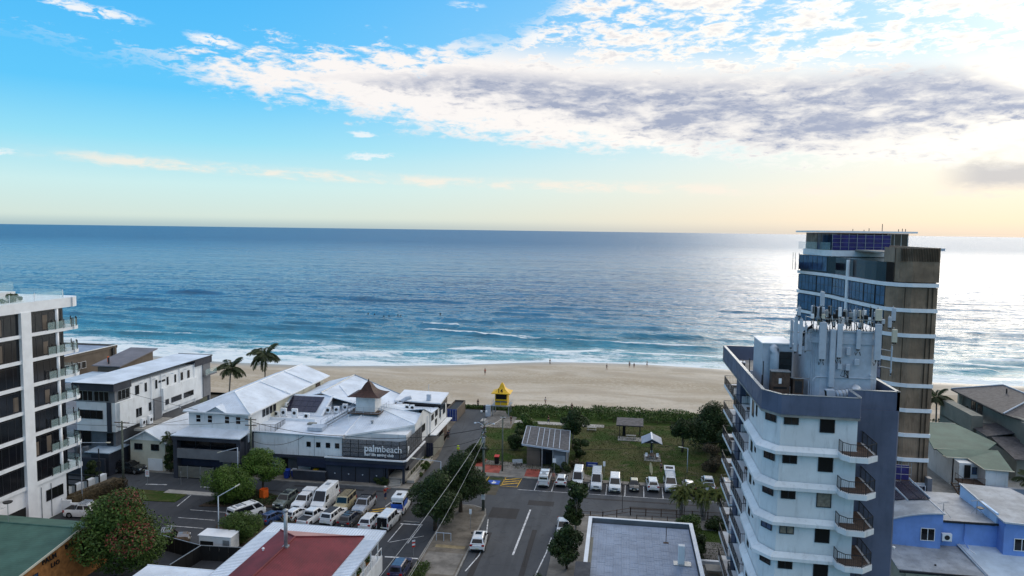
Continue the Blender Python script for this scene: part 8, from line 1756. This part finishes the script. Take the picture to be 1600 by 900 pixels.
person((-15.1, 157.2, .14), 'person in black on the pale beach footpath', 1.5, 'cloth_black', 'cloth_navy', 'walk', sc=1.05, long_=True)
person((7.6, 128.6, .1), 'person in dark clothes standing by the yellow surfboard', .5, 'cloth_grey', 'cloth_black', 'stand', sc=1.05)
person((-10.5, 120.0, .0), 'person in a reddish top between the camper and the small hatchback', .1, 'cloth_pink', 'cloth_grey', 'stand', sc=1.05)
person((-23.0, 155.0, .15), 'person in dark clothes beneath the lifeguard tower', .6, 'cloth_black', 'cloth_grey', 'stand', sc=1.05)
sb = thing('surfboard', 'yellow surfboard propped up on the lawn edge', 'surfboard', (5.9, 126.6, .1), rz=.4); m = MB()
for i in range(13): s_ = i / 12; w_ = .30 * math.sin(pi * (.04 + .92 * s_)) ** .7; m.v += [(-w_, -.03, s_ * 2.1), (w_, -.03, s_ * 2.1), (w_, .03, s_ * 2.1), (-w_, .03, s_ * 2.1)]
for i in range(12):
    for j in range(4): a_ = i * 4 + j; b_ = i * 4 + (j + 1) % 4; m.f.append((a_, b_, b_ + 4, a_ + 4))
m.v = [(x, y + z * .25, z * .97) for x, y, z in m.v]; m.build('board', 'paint_cream', sb, local=True); MB().box(-.01, .01, .05, .2, .1, .3).build('fin', 'black', sb, local=True)
# surfers waiting beyond the break: torso above water on boards
for i, (x_, y_) in enumerate(((-123, 345.4), (-119.2, 343.6), (-112.2, 337.3), (-110.2, 339), (-107.3, 344), (-105.2, 342), (-87.5, 316.5), (-88.8, 354.5))):
    lb = ['surfer farthest left in the waiting group', 'second surfer from the left in the waiting group', 'surfer in front of the waiting group', 'surfer just right of the front surfer in the waiting group', 'surfer near the right of the waiting group', 'surfer at the right end of the waiting group', 'lone surfer by the breaking wave', 'lone surfer behind and right of the waiting group'][i]
    t = thing('person', lb + ', in a black wetsuit', 'person', (x_, y_, SL + .1), 'surfers beyond the break', random.uniform(-1, 1)); t.scale = (1.25,) * 3
    J = {'pelvis': ((0, 0, .05), .15), 'waist': ((0, 0, .22), .12), 'chest': ((0, -.03, .46), .15), 'neck': ((0, -.02, .62), .055), 'head': ((0, -.03, .76), .10), 'crown': ((0, -.02, .84), .08)}
    for s, n in ((-1, 'l'), (1, 'r')): J['hip' + n] = ((s * .12, -.05, 0), .1); J['knee' + n] = ((s * .3, -.3, .0), .07); J['foot' + n] = ((s * .33, -.32, -.4), .05); J['sh' + n] = ((s * .2, -.02, .56), .065); J['el' + n] = ((s * .28, -.12, .32), .045); J['ha' + n] = ((s * .22, -.3, .16), .035)
    bn = [('pelvis', 'waist'), ('waist', 'chest'), ('chest', 'neck'), ('neck', 'head'), ('head', 'crown')]
    for n in 'lr': bn += [('pelvis', 'hip' + n), ('hip' + n, 'knee' + n), ('knee' + n, 'foot' + n), ('chest', 'sh' + n), ('sh' + n, 'el' + n), ('el' + n, 'ha' + n)]
    skin_body('body', J, bn, 'cloth_black', t, 1)
    b_ = thing('surfboard', 'surfboard under the ' + lb, 'surfboard', (x_, y_, SL + .05), 'boards under the surfers', 1.2 + i); m = MB()
    m.prism([(cos(a) * .26 * (1 - .3 * abs(sin(a))), sin(a) * 1.2) for a in np.linspace(0, 2 * pi, 15)[:-1]], 0, .07); m.build('board', 'trim_white', b_, local=True)

# film-like finish only through exposure: nothing else
bpy.context.view_layer.update()
